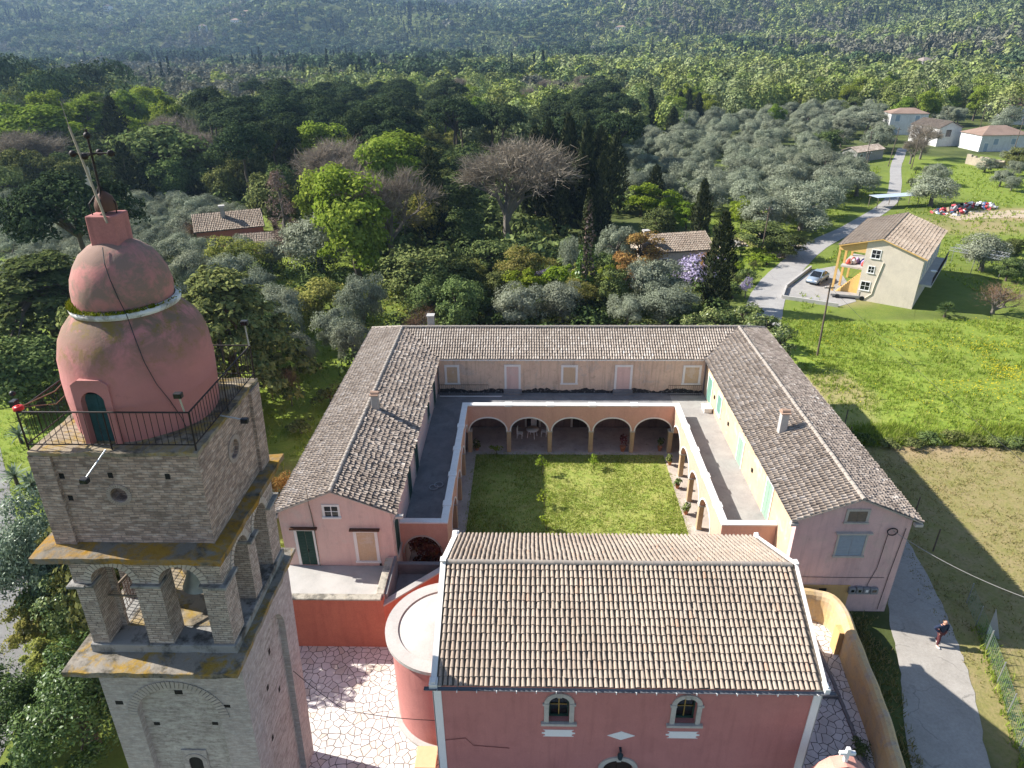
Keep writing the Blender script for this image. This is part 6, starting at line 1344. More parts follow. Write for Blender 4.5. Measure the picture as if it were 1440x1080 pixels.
def fill(poly, n, kinds, label, group, hr, k=.36, tries=30, seed=1):
    rng = random.Random(seed); xs = [p[0] for p in poly]; ys = [p[1] for p in poly]; done = 0
    for _ in range(n * tries):
        if done >= n: break
        px, py = rng.uniform(min(xs), max(xs)), rng.uniform(min(ys), max(ys))
        if not in_poly(px, py, poly): continue
        kind = rng.choices([q[0] for q in kinds], [q[1] for q in kinds])[0]; h = rng.uniform(*hr) * (NOM[kind][1] / NOM[kinds[0][0]][1]); w = h * NOM[kind][0] / NOM[kind][1] * rng.uniform(.9, 1.15)
        x, y = by_top(px, py, h)
        if not free(x, y, w, k): continue
        PLACED.append((x, y, w)); done += 1
        plant(kind, x, y, w, h, label[kind] if isinstance(label, dict) else label, group[kind] if isinstance(group, dict) else group)
    return done
ol = 'grey-green olive tree of the grove between the convent road and the wood'
fill([(880, 190), (960, 150), (1240, 132), (1250, 190), (1190, 250), (1120, 300), (1060, 262), (960, 250), (890, 235)], 120, [('olive_tree', 1)], ol, 'olives in the grove by the road', (5.4, 7.0), .36, seed=3)
fill([(1290, 150), (1440, 120), (1440, 160), (1300, 172)], 10, [('olive_tree', 1)], 'olive tree behind the white houses of the hamlet', 'olives behind the hamlet', (5.5, 7), .35, seed=4)
fill([(0, 262), (120, 256), (280, 268), (360, 300), (400, 330), (345, 360), (250, 352), (120, 345), (0, 360)], 75, [('olive_tree', 1)], 'grey-green olive tree of the grove beyond the pink dome', 'olives in the grove beyond the dome', (4.2, 5.6), .35, seed=5)
fill([(215, 330), (345, 350), (420, 420), (360, 440), (250, 380)], 9, [('olive_tree', 4), ('evergreen_tree', 1)], {'olive_tree': 'olive tree beside the dark layered cedar', 'evergreen_tree': 'dense green tree beside the dark layered cedar'}, {'olive_tree': 'olives beside the cedar', 'evergreen_tree': 'dense green trees by the cedar'}, (4.5, 5.5), .35, seed=6)
fill([(540, 345), (650, 345), (700, 372), (860, 345), (880, 370), (720, 420), (560, 425)], 26, [('evergreen_tree', 3), ('yellow_tree', 1), ('lime_tree', .6)], {'evergreen_tree': 'dense green tree in the thicket behind the rear roof', 'yellow_tree': 'yellowish tree in the thicket behind the rear roof', 'lime_tree': 'fresh green tree in the thicket behind the rear roof'}, {'evergreen_tree': 'dense thicket behind the rear roof', 'yellow_tree': 'yellowish trees behind the rear roof', 'lime_tree': 'fresh green trees behind the rear roof'}, (5, 7), .35, seed=7)
fill([(240, 138), (350, 112), (640, 108), (660, 150), (560, 178), (420, 172), (330, 180), (250, 165)], 46, [('umbrella_pine', 1)], 'dark umbrella pine with flat rounded crown in the belt across the wood', 'umbrella pines in the belt', (13, 16), .35, seed=8)
fill([(660, 150), (760, 140), (860, 110), (930, 120), (880, 165), (780, 168), (680, 172)], 18, [('umbrella_pine', 3), ('evergreen_tree', 1)], {'umbrella_pine': 'dark umbrella pine behind the cypress clump', 'evergreen_tree': 'evergreen tree behind the cypress clump'}, {'umbrella_pine': 'umbrella pines behind the cypress clump', 'evergreen_tree': 'evergreens behind the cypress clump'}, (13, 15), .35, seed=9)
fill([(320, 185), (430, 180), (640, 180), (660, 190), (610, 255), (560, 255), (480, 250), (330, 235)], 40, [('evergreen_tree', 3), ('broadleaf_tree', 1.2), ('bare_tree', 1.0), ('yellow_tree', .7)], {'evergreen_tree': 'dark evergreen in the wood below the pine belt', 'broadleaf_tree': 'light-leaved tree in the wood below the pine belt', 'bare_tree': 'grey bare tree in the wood below the pine belt', 'yellow_tree': 'yellow-leaved tree in the wood below the pine belt'}, {'evergreen_tree': 'evergreens below the pine belt', 'broadleaf_tree': 'light-leaved trees below the pine belt', 'bare_tree': 'bare trees below the pine belt', 'yellow_tree': 'yellow-leaved trees below the pine belt'}, (8.5, 11), .35, seed=10)
fill([(0, 175), (110, 180), (330, 195), (350, 240), (270, 262), (0, 258)], 34, [('evergreen_tree', 3), ('umbrella_pine', 1), ('bare_tree', 1.2)], {'evergreen_tree': 'dark evergreen behind the grove beyond the dome', 'umbrella_pine': 'dark pine behind the grove beyond the dome', 'bare_tree': 'grey bare tree behind the grove beyond the dome'}, {'evergreen_tree': 'evergreens behind the dome grove', 'umbrella_pine': 'pines behind the dome grove', 'bare_tree': 'bare trees behind the dome grove'}, (8, 10.5), .35, seed=11)
fill([(0, 90), (170, 105), (230, 128), (250, 165), (100, 178), (0, 178)], 34, [('broadleaf_tree', 3), ('lime_tree', .8), ('evergreen_tree', 1), ('bare_tree', .3)], {'broadleaf_tree': 'leafy light-green tree in the hillside wood', 'lime_tree': 'vivid green tree in the hillside wood', 'evergreen_tree': 'dark evergreen in the hillside wood', 'bare_tree': 'bare tree in the hillside wood'}, {'broadleaf_tree': 'leafy trees of the hillside wood', 'lime_tree': 'vivid green trees of the hillside wood', 'evergreen_tree': 'evergreens of the hillside wood', 'bare_tree': 'bare trees of the hillside wood'}, (11, 14), .38, seed=12)
fill([(930, 105), (1440, 95), (1440, 138), (1250, 135), (1000, 148), (940, 140)], 60, [('broadleaf_tree', 5), ('evergreen_tree', 1), ('yellow_tree', 1)], {'broadleaf_tree': 'fresh green tree of the wood above the olive grove', 'evergreen_tree': 'dark evergreen of the wood above the olive grove', 'yellow_tree': 'yellow-green tree of the wood above the olive grove'}, {'broadleaf_tree': 'fresh green trees above the olive grove', 'evergreen_tree': 'evergreens above the olive grove', 'yellow_tree': 'yellow-green trees above the olive grove'}, (9, 12), .35, seed=13)
fill([(640, 112), (900, 95), (930, 112), (860, 112), (760, 138), (660, 148)], 26, [('broadleaf_tree', 4), ('yellow_tree', 1.5), ('bare_tree', .6)], {'broadleaf_tree': 'fresh green tree in the clearing beyond the pine belt', 'yellow_tree': 'yellow-green tree in the clearing beyond the pine belt', 'bare_tree': 'bare tree in the clearing beyond the pine belt'}, {'broadleaf_tree': 'fresh green trees beyond the pine belt', 'yellow_tree': 'yellow-green trees beyond the pine belt', 'bare_tree': 'bare trees beyond the pine belt'}, (9, 12), .35, seed=14)
fill([(1270, 215), (1440, 205), (1440, 260), (1350, 262), (1290, 245)], 8, [('olive_tree', 1), ('evergreen_tree', 1)], {'olive_tree': 'low olive on the bank below the hamlet', 'evergreen_tree': 'green bush on the bank below the hamlet'}, {'olive_tree': 'olives on the bank below the hamlet', 'evergreen_tree': 'bushes on the bank below the hamlet'}, (3, 4.5), .35, seed=15)
fill([(1370, 350), (1440, 330), (1440, 420), (1400, 395)], 7, [('evergreen_tree', 2), ('olive_tree', 1)], {'olive_tree': 'olive behind the lattice frame', 'evergreen_tree': 'citrus-green garden bush by the lattice frame'}, {'olive_tree': 'olives behind the lattice frame', 'evergreen_tree': 'garden bushes by the lattice frame'}, (2.6, 3.6), .35, seed=16)
# low brush between things
def brush(poly, n, kind, label, group, hr, seed, k=.5):
    rng = random.Random(seed); xs = [p[0] for p in poly]; ys = [p[1] for p in poly]; done = 0
    for _ in range(n * 20):
        if done >= n: break
        px, py = rng.uniform(min(xs), max(xs)), rng.uniform(min(ys), max(ys))
        if not in_poly(px, py, poly): continue
        q = at(px, py, 0); h = rng.uniform(*hr); w = h * rng.uniform(1.1, 1.7)
        if not free(q[0], q[1], w * .5, .3): continue
        done += 1; PLACED.append((q[0], q[1], w * .5)); plant(kind, q[0], q[1], w, h, label, group, 'bush')
brush([(870, 340), (1060, 340), (1060, 420), (870, 440)], 16, 'bush', 'low green bush around the ruined cottage', 'bushes round the ruined cottage', (1.2, 2.2), 21)
brush([(1030, 270), (1110, 270), (1080, 380), (1030, 380)], 12, 'lime_bush', 'bright low bush along the road verge', 'bright bushes by the road verge', (1.0, 2.0), 22)
brush([(640, 420), (870, 420), (870, 455), (640, 455)], 14, 'bush', 'low bush under the olives behind the rear roof', 'bushes behind the rear roof', (1.0, 1.8), 23)
brush([(1230, 230), (1300, 240), (1330, 262), (1270, 262)], 8, 'bush', 'low bush on the bank beside the road', 'bushes on the road bank', (1.0, 1.8), 24)
# the field hedge bank and its shadow line
for i in range(26):
    x = 23.5 + i * 1.65; plant('bush', x, 46.9 + .45 * math.sin(i * 1.3), random.uniform(1.6, 2.4), random.uniform(.6, 1.1), 'scrubby bramble clump of the bank dividing the meadow from the mown field', 'bramble clumps on the field bank', 'bush')
# near greenery beside the tower
def detailed(name, lm, w, h, K, per, leaf, low=-.6, rf=.26, asp=.5):
    P[name] = [mk_round(lm, w, h, K, per, leaf, bark, .95, .02, rf, asp, .35, low)(0)]; NOM[name] = (w, h)
detailed('magnolia_bush', 'glossy', 6.5, 6.5, 52, 420, .088); detailed('greyleaf_bush', 'grey', 5, 5, 44, 340, .078); detailed('hedge_bush', 'yellow', 2.6, 2.8, 26, 170, .085); detailed('pale_bush', 'laurel', 4, 4, 34, 200, .095)
def near(kind, px, py, h, w, label, cat='bush'):
    x, y = by_top(px, py, h); PLACED.append((x, y, w)); return plant(kind, x, y, w, h, label, None, cat)
near('magnolia_bush', 95, 960, 5.2, 6.2, 'big glossy-leaved bush pressed against the tower shaft', 'bush')
near('magnolia_bush', 20, 1010, 4.2, 4.6, 'glossy-leaved bush at the road edge below the big one')
near('greyleaf_bush', 40, 690, 8.0, 5.6, 'silvery glossy bush left of the upper tower storey')
near('greyleaf_bush', 12, 740, 6.0, 5.0, 'silvery glossy bush nearer the road, beside its larger twin')
near('pale_bush', 85, 802, 4.4, 4.2, 'pale-leaved bush beside the belfry arch')
for i, (px, py) in enumerate(((36, 868), (52, 905), (60, 940), (38, 835))): near('hedge_bush', px, py, 2.2, 2.4, ('yellowish hedge bush second along the side road', 'yellowish hedge bush third along the side road', 'yellowish hedge bush nearest the glossy bush', 'yellowish hedge bush farthest along the side road')[i])
plant('lime_bush', -23.5, 35.5, 3.5, 1.2, 'low bright bush on the side road verge behind the silvery bush', None, 'bush')
for x, y, h, w, lb in ((-20.8, 26.6, 9.4, 6.8, 'tall leafy tree hidden behind the belfry, shading the plaza'), (-28.5, 45, 11.5, 8, 'dark evergreen behind the dome shading the garden'), (-25.5, 38.5, 8.5, 7, 'dark evergreen behind the tower shading the garden lawn'), (-33, 49, 12, 9, 'dark evergreen farther behind the dome')):
    plant('evergreen_tree', x, y, w, h, lb); PLACED.append((x, y, w))
def agave(x, y, s, label):
    V = []; z0 = tz(x, y) + .6 * s
    for k in range(44):
        a = RNG.uniform(0, 6.283); el = RNG.uniform(-.1, 1.35); L = s * RNG.uniform(.8, 1.15); d = np.array([math.cos(a) * math.cos(el), math.sin(a) * math.cos(el), math.sin(el)]); sd = np.array([-math.sin(a), math.cos(a), 0]) * .06 * s; m_ = d * L * .55; e = d * L - np.array([0, 0, .18 * L])
        V += [-sd * .6, sd * .6, m_ + sd, m_ - sd, m_ - sd, m_ + sd, e + sd * .08, e - sd * .08]
    r = thing('yucca', label, 'yucca', (x, y, z0), 'yuccas behind the tower'); link('leaf_rosette', mesh_np('leaf_rosette', np.array(V), quads(V), LM['grey']), r)
    m = MB(); m.tube((x, y, z0 - .6 * s - .1), (x, y, z0), .12 * s, .1 * s, 6); m.build('stem', bark, r)
for i, (px, py, h, s) in enumerate(((26, 530, 3.6, 1.3), (12, 575, 3.2, 1.2), (60, 520, 3.0, 1.1), (30, 645, 3, 1.3), (8, 640, 2.6, 1.2), (70, 545, 2.4, 1.0))):
    x, y = by_top(px, py, h); agave(x, y, s, ('spiky yucca highest beside the dome', 'spiky yucca at the siren bracket', 'spiky yucca behind the rope', 'spiky yucca level with the platform edge', 'spiky yucca outermost by the platform', 'small spiky yucca between railing bars')[i])
# courtyard saplings and pots
def sapling(x, y, h, label):
    r = thing('citrus_sapling', label, 'sapling', (x, y, .06), 'citrus saplings on the courtyard lawn'); m = MB(); tips = []
    m.tube((x, y, .0), (x + .03, y, h * .55), .025, .018, 5)
    for k in range(7): q = (x + random.uniform(-.4, .4), y + random.uniform(-.4, .4), h * random.uniform(.6, 1)); m.tube((x + .03, y, h * .5), q, .012, .006, 4); tips.append((q[0] - x, q[1] - y, q[2] - .06))
    m.build('trunk', bark, r); tips = np.array(tips); link('crown', cm('crown', clumpy(tips, np.full(len(tips), .22), 16, .085), LM['lime']), r)
for px, py, h, lb in ((763, 668, 1.6, 'citrus sapling nearest the rear arcade pillars'), (834, 660, 1.2, 'citrus sapling beneath the fourth rear arch'), (765, 712, 1.2, 'citrus sapling on the shadow line in the lawn middle'), (768, 745, 1.0, 'citrus sapling closest to the church roof'), (698, 640, 1.1, 'weedy sapling in the shaded lawn corner')):
    q = at(px, py, .06); sapling(q[0], q[1], h, lb)
def pot(x, y, z, s, lb, lm='oak', hh=.8):
    r = thing('potted_plant', lb, 'potted plant', (x, y, z), 'potted plants in the arcade'); m = MB(); m.lathe([(.12 * s, 0), (.2 * s, .36 * s), (.22 * s, .36 * s), (.22 * s, .42 * s), (.17 * s, .42 * s), (.16 * s, .36 * s), (.01, .36 * s)], (x, y, z), 12); m.build('pot', terracotta, r)
    c = np.array([[0, 0, .4 * s + hh * f] for f in (.25, .55, .9)]) + RNG.normal(0, .08, (3, 3)); link('foliage', cm('foliage', clumpy(c, np.full(3, .3 * s), 36, .1), LM[lm]), r)
for i, (x, y, s, hh, lb) in enumerate(((7.3, 45.5, 1.1, 1.0, 'tall potted plant beside the fourth pillar of the rear arcade'), (10.2, 45.6, .9, .6, 'potted plant at the last pillar of the rear arcade'), (13.2, 45.4, .9, .4, 'low potted plant in the far arcade corner'), (-4.1, 45.6, 1.0, .3, 'pale potted plant by the shaded arcade corner'), (10.62, 43.6, .8, .3, 'small pot at the sunny kerb beneath the first side arch'), (10.62, 40.6, .8, .3, 'small pot at the sunny kerb beneath the second side arch'), (10.62, 37.6, .9, .3, 'terracotta pot at the sunny kerb beneath the third side arch'))):
    pot(x, y, .1, s, lb, 'redleaf' if i in (0,) else 'oak', hh)
r_ = thing('red_creeper', 'dark red leafy creeper filling the arch at the church corner', 'creeper', (-6.1, 31.6, 0)); c = np.c_[RNG.uniform(-.7, 1.0, 26), RNG.uniform(-.5, .1, 26), RNG.uniform(.6, 2.9, 26)]; link('foliage', cm('foliage', clumpy(c, np.full(26, .42), 70, .1), LM['redleaf']), r_)
m = MB(); m.tube((-6.1, 31.6, 0), (-6.0, 31.5, 2.2), .05, .03, 5); m.build('stem', bark, r_)
for x, y, lb in ((14.9, 20.3, 'small bush in the planting strip farther along the ochre wall'), (14.7, 18.3, 'small green bush in the planting strip nearer the gate')):
    plant('bush', x, y, 1.0, .8, lb, None, 'bush')
# ------------------------------------------------------------------ the far woods, one mass per sort
def far_mass(name, pts, W_, H_, lmat, n_, leaf, kindf='round', rough=.22):
    """a wood of lumpy crowns: leaf tufts on an uneven shell, facing outwards"""
    nt_ = 8; tpl = []
    for q in range(nt_):
        if kindf == 'cyp':
            z = RNG.uniform(0, 1, n_); a = RNG.uniform(0, 6.28, n_); r = .5 * np.interp(z, [0, .2, .6, 1], [.7, 1, .7, .05]) * RNG.uniform(.75, 1, n_); c = np.c_[np.cos(a) * r, np.sin(a) * r, z]; V = leafquads(c * np.array([W_, W_, H_]), np.c_[np.cos(a), np.sin(a), np.full(n_, .3)], leaf * RNG.uniform(.7, 1.3, n_), .6, .25)
        else:
            d = RNG.normal(0, 1, (n_, 3)); d /= np.linalg.norm(d, axis=1, keepdims=True); flat_ = kindf == 'flat'
            d[:, 2] = np.where(d[:, 2] < (-.25 if flat_ else -.75), -d[:, 2], d[:, 2]); p_ = RNG.uniform(0, 6.28, 5); a = np.arctan2(d[:, 1], d[:, 0])
            lob = 1 + rough * (np.sin(2 * a + p_[0]) * .5 + np.sin(3 * a + p_[1] + 3 * d[:, 2]) * .6 + np.sin(5 * d[:, 2] + p_[2] + a) * .5 + np.sin(6 * a + p_[3] + 5 * d[:, 2]) * .35); r = lob * RNG.uniform(.82, 1.03, n_)
            zr = H_ * (.24 if flat_ else .46); zc = H_ * (.74 if flat_ else .52); c = d * r[:, None] * np.array([W_ / 2, W_ / 2, zr]) + np.array([0, 0, zc])
            g_ = d + RNG.normal(0, .30, d.shape) + np.array([0, 0, .15]); V = leafquads(c, g_, leaf * RNG.uniform(.6, 1.35, n_), .62, .2)
        tpl.append(V.reshape(-1, 4, 3))
    out = []
    who = RNG.integers(0, nt_, len(pts))
    for q in range(nt_):
        p = pts[who == q]
        if len(p) == 0: continue
        s = RNG.uniform(.6, 1.25, len(p)); sh = s * RNG.uniform(.8, 1.2, len(p)); a = RNG.uniform(0, 6.283, len(p)); t_ = tpl[q].reshape(-1, 3); ca_, sa_ = np.cos(a) * s, np.sin(a) * s
        Vx = t_[None, :, 0] * ca_[:, None] - t_[None, :, 1] * sa_[:, None]; Vy = t_[None, :, 0] * sa_[:, None] + t_[None, :, 1] * ca_[:, None]; Vz = t_[None, :, 2] * sh[:, None]
        out.append((np.stack([Vx, Vy, Vz], -1) + p[:, None, :]).reshape(-1, 3))
    if not out: return
    V = np.concatenate(out); o = link(name, mesh_np(name, V, quads(V), lmat)); tag(o, kind='stuff'); return o
def far_leaf(name, a, b, c): return leaf_mat(name, [(0., a), (.5, b), (1., c)], .12, 0, hue=0, spread=.5)
FM = {'spring': far_leaf('far_spring', (0.161, 0.230, 0.034), (0.287, 0.356, 0.063), (0.391, 0.443, 0.098)), 'ever': far_leaf('far_evergreen', (0.106, 0.154, 0.048), (0.213, 0.271, 0.077), (0.331, 0.390, 0.130)),
      'pine': far_leaf('far_pine', (0.037, 0.074, 0.033), (0.080, 0.135, 0.054), (0.136, 0.205, 0.080)), 'grey': far_leaf('far_grey', (0.126, 0.132, 0.076), (0.214, 0.214, 0.132), (0.290, 0.284, 0.189)), 'cyp': far_leaf('far_cypress', (0.021, 0.036, 0.018), (0.042, 0.063, 0.028), (0.070, 0.098, 0.042))}
def far_pts(d0, d1, sp, ov=1.06):
    y = np.arange(d0, d1, sp); out = []
    for yy in y:
        w_ = yy * .76 * ov + 25; n_ = int(2 * w_ / sp); xs_ = np.linspace(-w_, w_, n_) + RNG.normal(0, sp * .35, n_); out.append(np.c_[xs_, yy + RNG.normal(0, sp * .35, n_)])
    return np.concatenate(out)
A_ = np.r_[far_pts(196, 520, 8.2), far_pts(520, 1250, 9.6)]; x, y = A_[:, 0], A_[:, 1]
near_ok = ~((y < 255) & (x > 60)) & ~((y < 262) & (x > 95) & (x < 150))
for a, b, w_ in PLACED:
    if b > 150: near_ok &= (x - a) ** 2 + (y - b) ** 2 > (w_ * .5 + 2.2) ** 2
A_ = A_[near_ok]; x, y = A_[:, 0], A_[:, 1]
B_ = far_pts(1250, 2750, 16, 1.04)
def classify(x, y):
    n1 = .5 * vnoise(x, y, 90, 21) + .5 * vnoise(x, y * .45, 230, 31); n2 = vnoise(x, y, 34, 22); n3 = vnoise(x, y, 210, 23); q = RNG.random(len(x))
    spring = (.25 + .75 * smooth(.25, .5, n1 * .6 + n2 * .4)) * (1.25 - 1.0 * smooth(330, 1000, y + 420 * (vnoise(x, y, 240, 61) - .5))) * (.55 + .6 * smooth(-60, 160, x + 120 * (vnoise(x, y, 80, 62) - .5))); pine = .9 * smooth(.46, .66, n2 * .5 + n3 * .5) * np.where(x > 60, .4, 1) + .04; grey = .22 + .2 * smooth(.4, .7, vnoise(x, y, 60, 25)) * (y > 500); cyp = np.where(y > 380, .06 + .30 * smooth(.6, .8, vnoise(x, y, 50, 26)), .02); ever = np.full(len(x), .34) + .25 * (y > 700)
    Wt = np.stack([spring, ever, pine, grey, cyp], 1); Wt /= Wt.sum(1, keepdims=True)
    pat = np.stack([vnoise(x, y, 70, 41 + k) * .6 + vnoise(x, y * .6, 190, 51 + k) * .4 for k in range(5)], 1)
    return (Wt * np.exp(6.5 * (pat - .5)) * RNG.uniform(.25, 1, Wt.shape)).argmax(1)
ca_ = classify(x, y); pz = np.c_[A_, terr(x, y)]
for nm_, q_, n_, l_ in (('near_belt', y < 340, 700, .43), ('middle_belt', (y >= 340) & (y < 560), 230, .78), ('upper_belt', y >= 560, 80, 1.35)):
    F_ = lambda k, nm, W2, H2, kf='round', m_=1.0: far_mass('%s_%s_foliage' % (nm, nm_), pz[(ca_ == k) & q_], W2, H2, FM[nm2[k]], int(n_ * m_), l_, kf)
    nm2 = ['spring', 'ever', 'pine', 'grey', 'cyp']
    F_(0, 'spring', 9.5, 10.5); F_(1, 'evergreen', 8.8, 9); F_(2, 'pine', 12.5, 14, 'flat', 1.1); F_(3, 'grey', 8.4, 8.5); F_(4, 'cypress', 3.0, 15, 'cyp', .45)
x, y = B_[:, 0], B_[:, 1]; cb = classify(x, y); pz = np.c_[B_, terr(x, y)]
far_mass('far_spring_foliage', pz[cb == 0], 15, 11, FM['spring'], 34, 2.7); far_mass('far_evergreen_foliage', pz[cb == 1], 15, 11, FM['ever'], 34, 2.7); far_mass('far_pine_foliage', pz[cb == 2], 15, 14, FM['pine'], 34, 2.6, 'flat'); far_mass('far_grey_foliage', pz[cb == 3], 15, 10, FM['grey'], 34, 2.7); far_mass('far_cypress_foliage', pz[cb == 4], 5, 19, FM['cyp'], 16, 2.2, 'cyp')
# undergrowth filling the gaps of the nearer woods
def under_pts(x0, x1, y0, y1, sp):
    g_ = np.stack(np.meshgrid(np.arange(x0, x1, sp), np.arange(y0, y1, sp)), -1).reshape(-1, 2); return g_ + RNG.normal(0, sp * .3, g_.shape)
U_ = under_pts(-190, 34, 92, 262, 4.2); x, y = U_[:, 0], U_[:, 1]
k_ = (np.abs(x) < y * .8 + 20) & ~((x < -22) & (y < 118)) & ((x < 8) | (y > 125)); k_ &= ~((x + 43) ** 2 + (y - 104) ** 2 < 130); U_ = U_[k_]; far_mass('undergrowth', np.c_[U_, terr(U_[:, 0], U_[:, 1])], 4.8, 2.8, LM['oak'], 90, .42)
U_ = under_pts(-44, 26, 59, 97, 2.6); x, y = U_[:, 0], U_[:, 1]; k_ = ((x > -18) | ((y > 68) & (x > -24 - (y - 68) * .6))) & ~((x > 14) & (y > 84)) & (x < 22) & ~((x > 1) & (x < 12) & (y < 66)); U_ = U_[k_]; q_ = RNG.random(len(U_)); pz = np.c_[U_, terr(U_[:, 0], U_[:, 1])]
far_mass('thicket_undergrowth', pz[q_ < .6], 2.9, 1.9, LM['oak'], 110, .2); far_mass('weedy_undergrowth', pz[q_ >= .6], 2.6, 1.5, LM['yellow'], 90, .16)
# ------------------------------------------------------------------ houses
def house(name, label, cx, cy, rot, w, d, h, rh, wallm, roofm, wins=(), doors=(), hip=False, chim=None, ov=.3, cat='house', shm=None, z=None, wf=white_trim, ridge_along='w'):
    z = tz(cx, cy) if z is None else z; r = thing(name, label, cat, (cx, cy, z)); c, s = math.cos(rot), math.sin(rot); U = np.array((c, s, 0)); V = np.array((-s, c, 0)); O = np.array((cx, cy, z))
    Q = lambda a, b, e: tuple(O + U * a + V * b + np.array((0, 0, e)))
    m = MB(); m.obox(O, U, V, Z, -w/2, w/2, 0, d, -.6, h)
    if not hip:
        if ridge_along == 'w':
            for a in (-w/2 + .005, w/2 - .155): m.extrude([Q(a, 0.01, h), Q(a, d - .01, h), Q(a, d/2, h + rh - .05)], tuple(U * .15))
        else:
            for b in (.005, d - .155): m.extrude([Q(-w/2 + .01, b, h), Q(w/2 - .01, b, h), Q(0, b, h + rh - .05)], tuple(V * .15))
    m.build('wall', wallm, r); m = MB(); e = ov; lo = h - rh * ov / (d / 2 if ridge_along == 'w' else w / 2)
    def sheet(pts):
        p = [np.array(q) for q in pts]; m.add([tuple(q) for q in p] + [tuple(q + (0, 0, .1)) for q in p], [tuple(range(len(p)))[::-1], tuple(range(len(p), 2*len(p)))] + [(i, (i+1) % len(p), len(p) + (i+1) % len(p), len(p) + i) for i in range(len(p))], 1)
    if hip:
        k_ = min(w, d) / 2; a, b = Q(-w/2 + k_, d/2, h + rh), Q(w/2 - k_, d/2, h + rh); c1, c2, c3, c4 = Q(-w/2 - e, -e, lo), Q(w/2 + e, -e, lo), Q(w/2 + e, d + e, lo), Q(-w/2 - e, d + e, lo)
        sheet([c1, c2, b, a]); sheet([c3, c4, a, b]); sheet([c2, c3, b]); sheet([c4, c1, a])
    elif ridge_along == 'w':
        sheet([Q(-w/2 - e, -e, lo), Q(w/2 + e, -e, lo), Q(w/2 + e, d/2, h + rh), Q(-w/2 - e, d/2, h + rh)]); sheet([Q(-w/2 - e, d + e, lo), Q(w/2 + e, d + e, lo), Q(w/2 + e, d/2, h + rh), Q(-w/2 - e, d/2, h + rh)])
        sl = math.hypot(d/2 + e, h + rh - lo)
        for b0, sg in ((-e, 1), (d + e, -1)): tiles(m, Q(-w/2 - e, b0, lo + .1), U, V * sg * ((d/2 + e) / sl) + np.array((0, 0, (h + rh - lo) / sl)), int((w + 2*e) / .24), max(3, int(sl / .42)), .24, sl / max(3, int(sl / .42)), None, rad0=.095, rad1=.075, jit=.014, mi=0, wave=.02)
    else:
        sl = math.hypot(w/2 + e, h + rh - lo)
        for a0, sg in ((-w/2 - e, 1), (w/2 + e, -1)):
            sheet([Q(a0, -e, lo), Q(a0, d + e, lo), Q(0, d + e, h + rh), Q(0, -e, h + rh)])
            tiles(m, Q(a0, -e, lo + .1), V, U * sg * ((w/2 + e) / sl) + np.array((0, 0, (h + rh - lo) / sl)), int((d + 2*e) / .24), max(3, int(sl / .42)), .24, sl / max(3, int(sl / .42)), None, rad0=.095, rad1=.075, jit=.014, mi=0, wave=.02)
    ro = m.build('roof', [roofm, roofm if hip else under], r)
    for (a, b0, ww, hh, kind) in wins: opening(r, O + np.array((0, 0, 0)), U, -V, a - ww/2, a + ww/2, b0, b0 + hh, kind, wf, .1, shm or wood, 'window', proud=.06)
    for (a, ww, hh) in doors: opening(r, O, U, -V, a - ww/2, a + ww/2, .05, hh, 'leaf', wf, .1, shm or wood, 'door', sill=False, proud=.06)
    if chim:
        a, b, zt = chim; k = MB(); k.obox(O, U, V, Z, a - .3, a + .3, b - .3, b + .3, h - .2, zt); ck = k.build('chimney', concrete, ro); k = MB(); k.obox(O, U, V, Z, a - .45, a + .45, b - .45, b + .45, zt, zt + .25); k.build('chimney_cap', concrete_pale, ck)
    return r
# yellow house by the road
hz = thing('yellow_house', 'cream gabled house with ochre porch and worn tile roof beside the meadow', 'house', (46, 84, 0))
hB0 = np.array((40.03, 80.55, 0)); hU = np.array((.818, -.575, 0)); hU /= np.linalg.norm(hU); hV = np.array((-hU[1], hU[0], 0)); hL = 6.2; hD = 15.6; PW = 3.0
HQ = lambda a, b, e: hB0 + hU * a + hV * b + np.array((0, 0, e))
AP = 1.55; zA = 7.75; zR = 6.15; zL = 6.35; zlf = lambda a: zA - (zA - zL) * (AP - a) / (AP + PW + .15) if a < AP else zA - (zA - zR) * (a - AP) / (hL - AP)
m = MB()
m.extrude([HQ(0, 0, -.5), HQ(hL, 0, -.5), HQ(hL, 0, zR - .02), HQ(AP, 0, zA - .06), HQ(0, 0, zlf(0) - .06)], tuple(hV * .3))
m.obox(hB0, hU, hV, Z, hL - .3, hL, .3, hD, -.5, zR - .05); m.obox(hB0, hU, hV, Z, 0, hL - .3, hD - .3, hD, -.5, zR - .05); m.build('wall', pl_house, hz)
m = MB(); m.obox(hB0, hU, hV, Z, 0, .3, .3, hD, -.5, zR - .1); m.extrude([HQ(-PW, .02, 5.75), HQ(-.003, .02, 5.75), HQ(-.003, .02, zlf(0) - .07), HQ(-PW, .02, zlf(-PW) - .07)], tuple(hV * .2)); m.build('wall', pl_housey, hz)
m = MB(); m.add([tuple(HQ(-PW - .15, -.3, zL)), tuple(HQ(AP, -.3, zA)), tuple(HQ(AP, hD + .3, zA)), tuple(HQ(-PW - .15, hD + .3, zL))], [(0, 1, 2, 3)], 1); m.add([tuple(HQ(hL + .35, -.3, zR - .1)), tuple(HQ(AP, -.3, zA)), tuple(HQ(AP, hD + .3, zA)), tuple(HQ(hL + .35, hD + .3, zR - .1))], [(0, 1, 2, 3)], 1)
s1 = math.hypot(AP + PW + .15, zA - zL); s2 = math.hypot(hL + .35 - AP, zA - zR + .1)
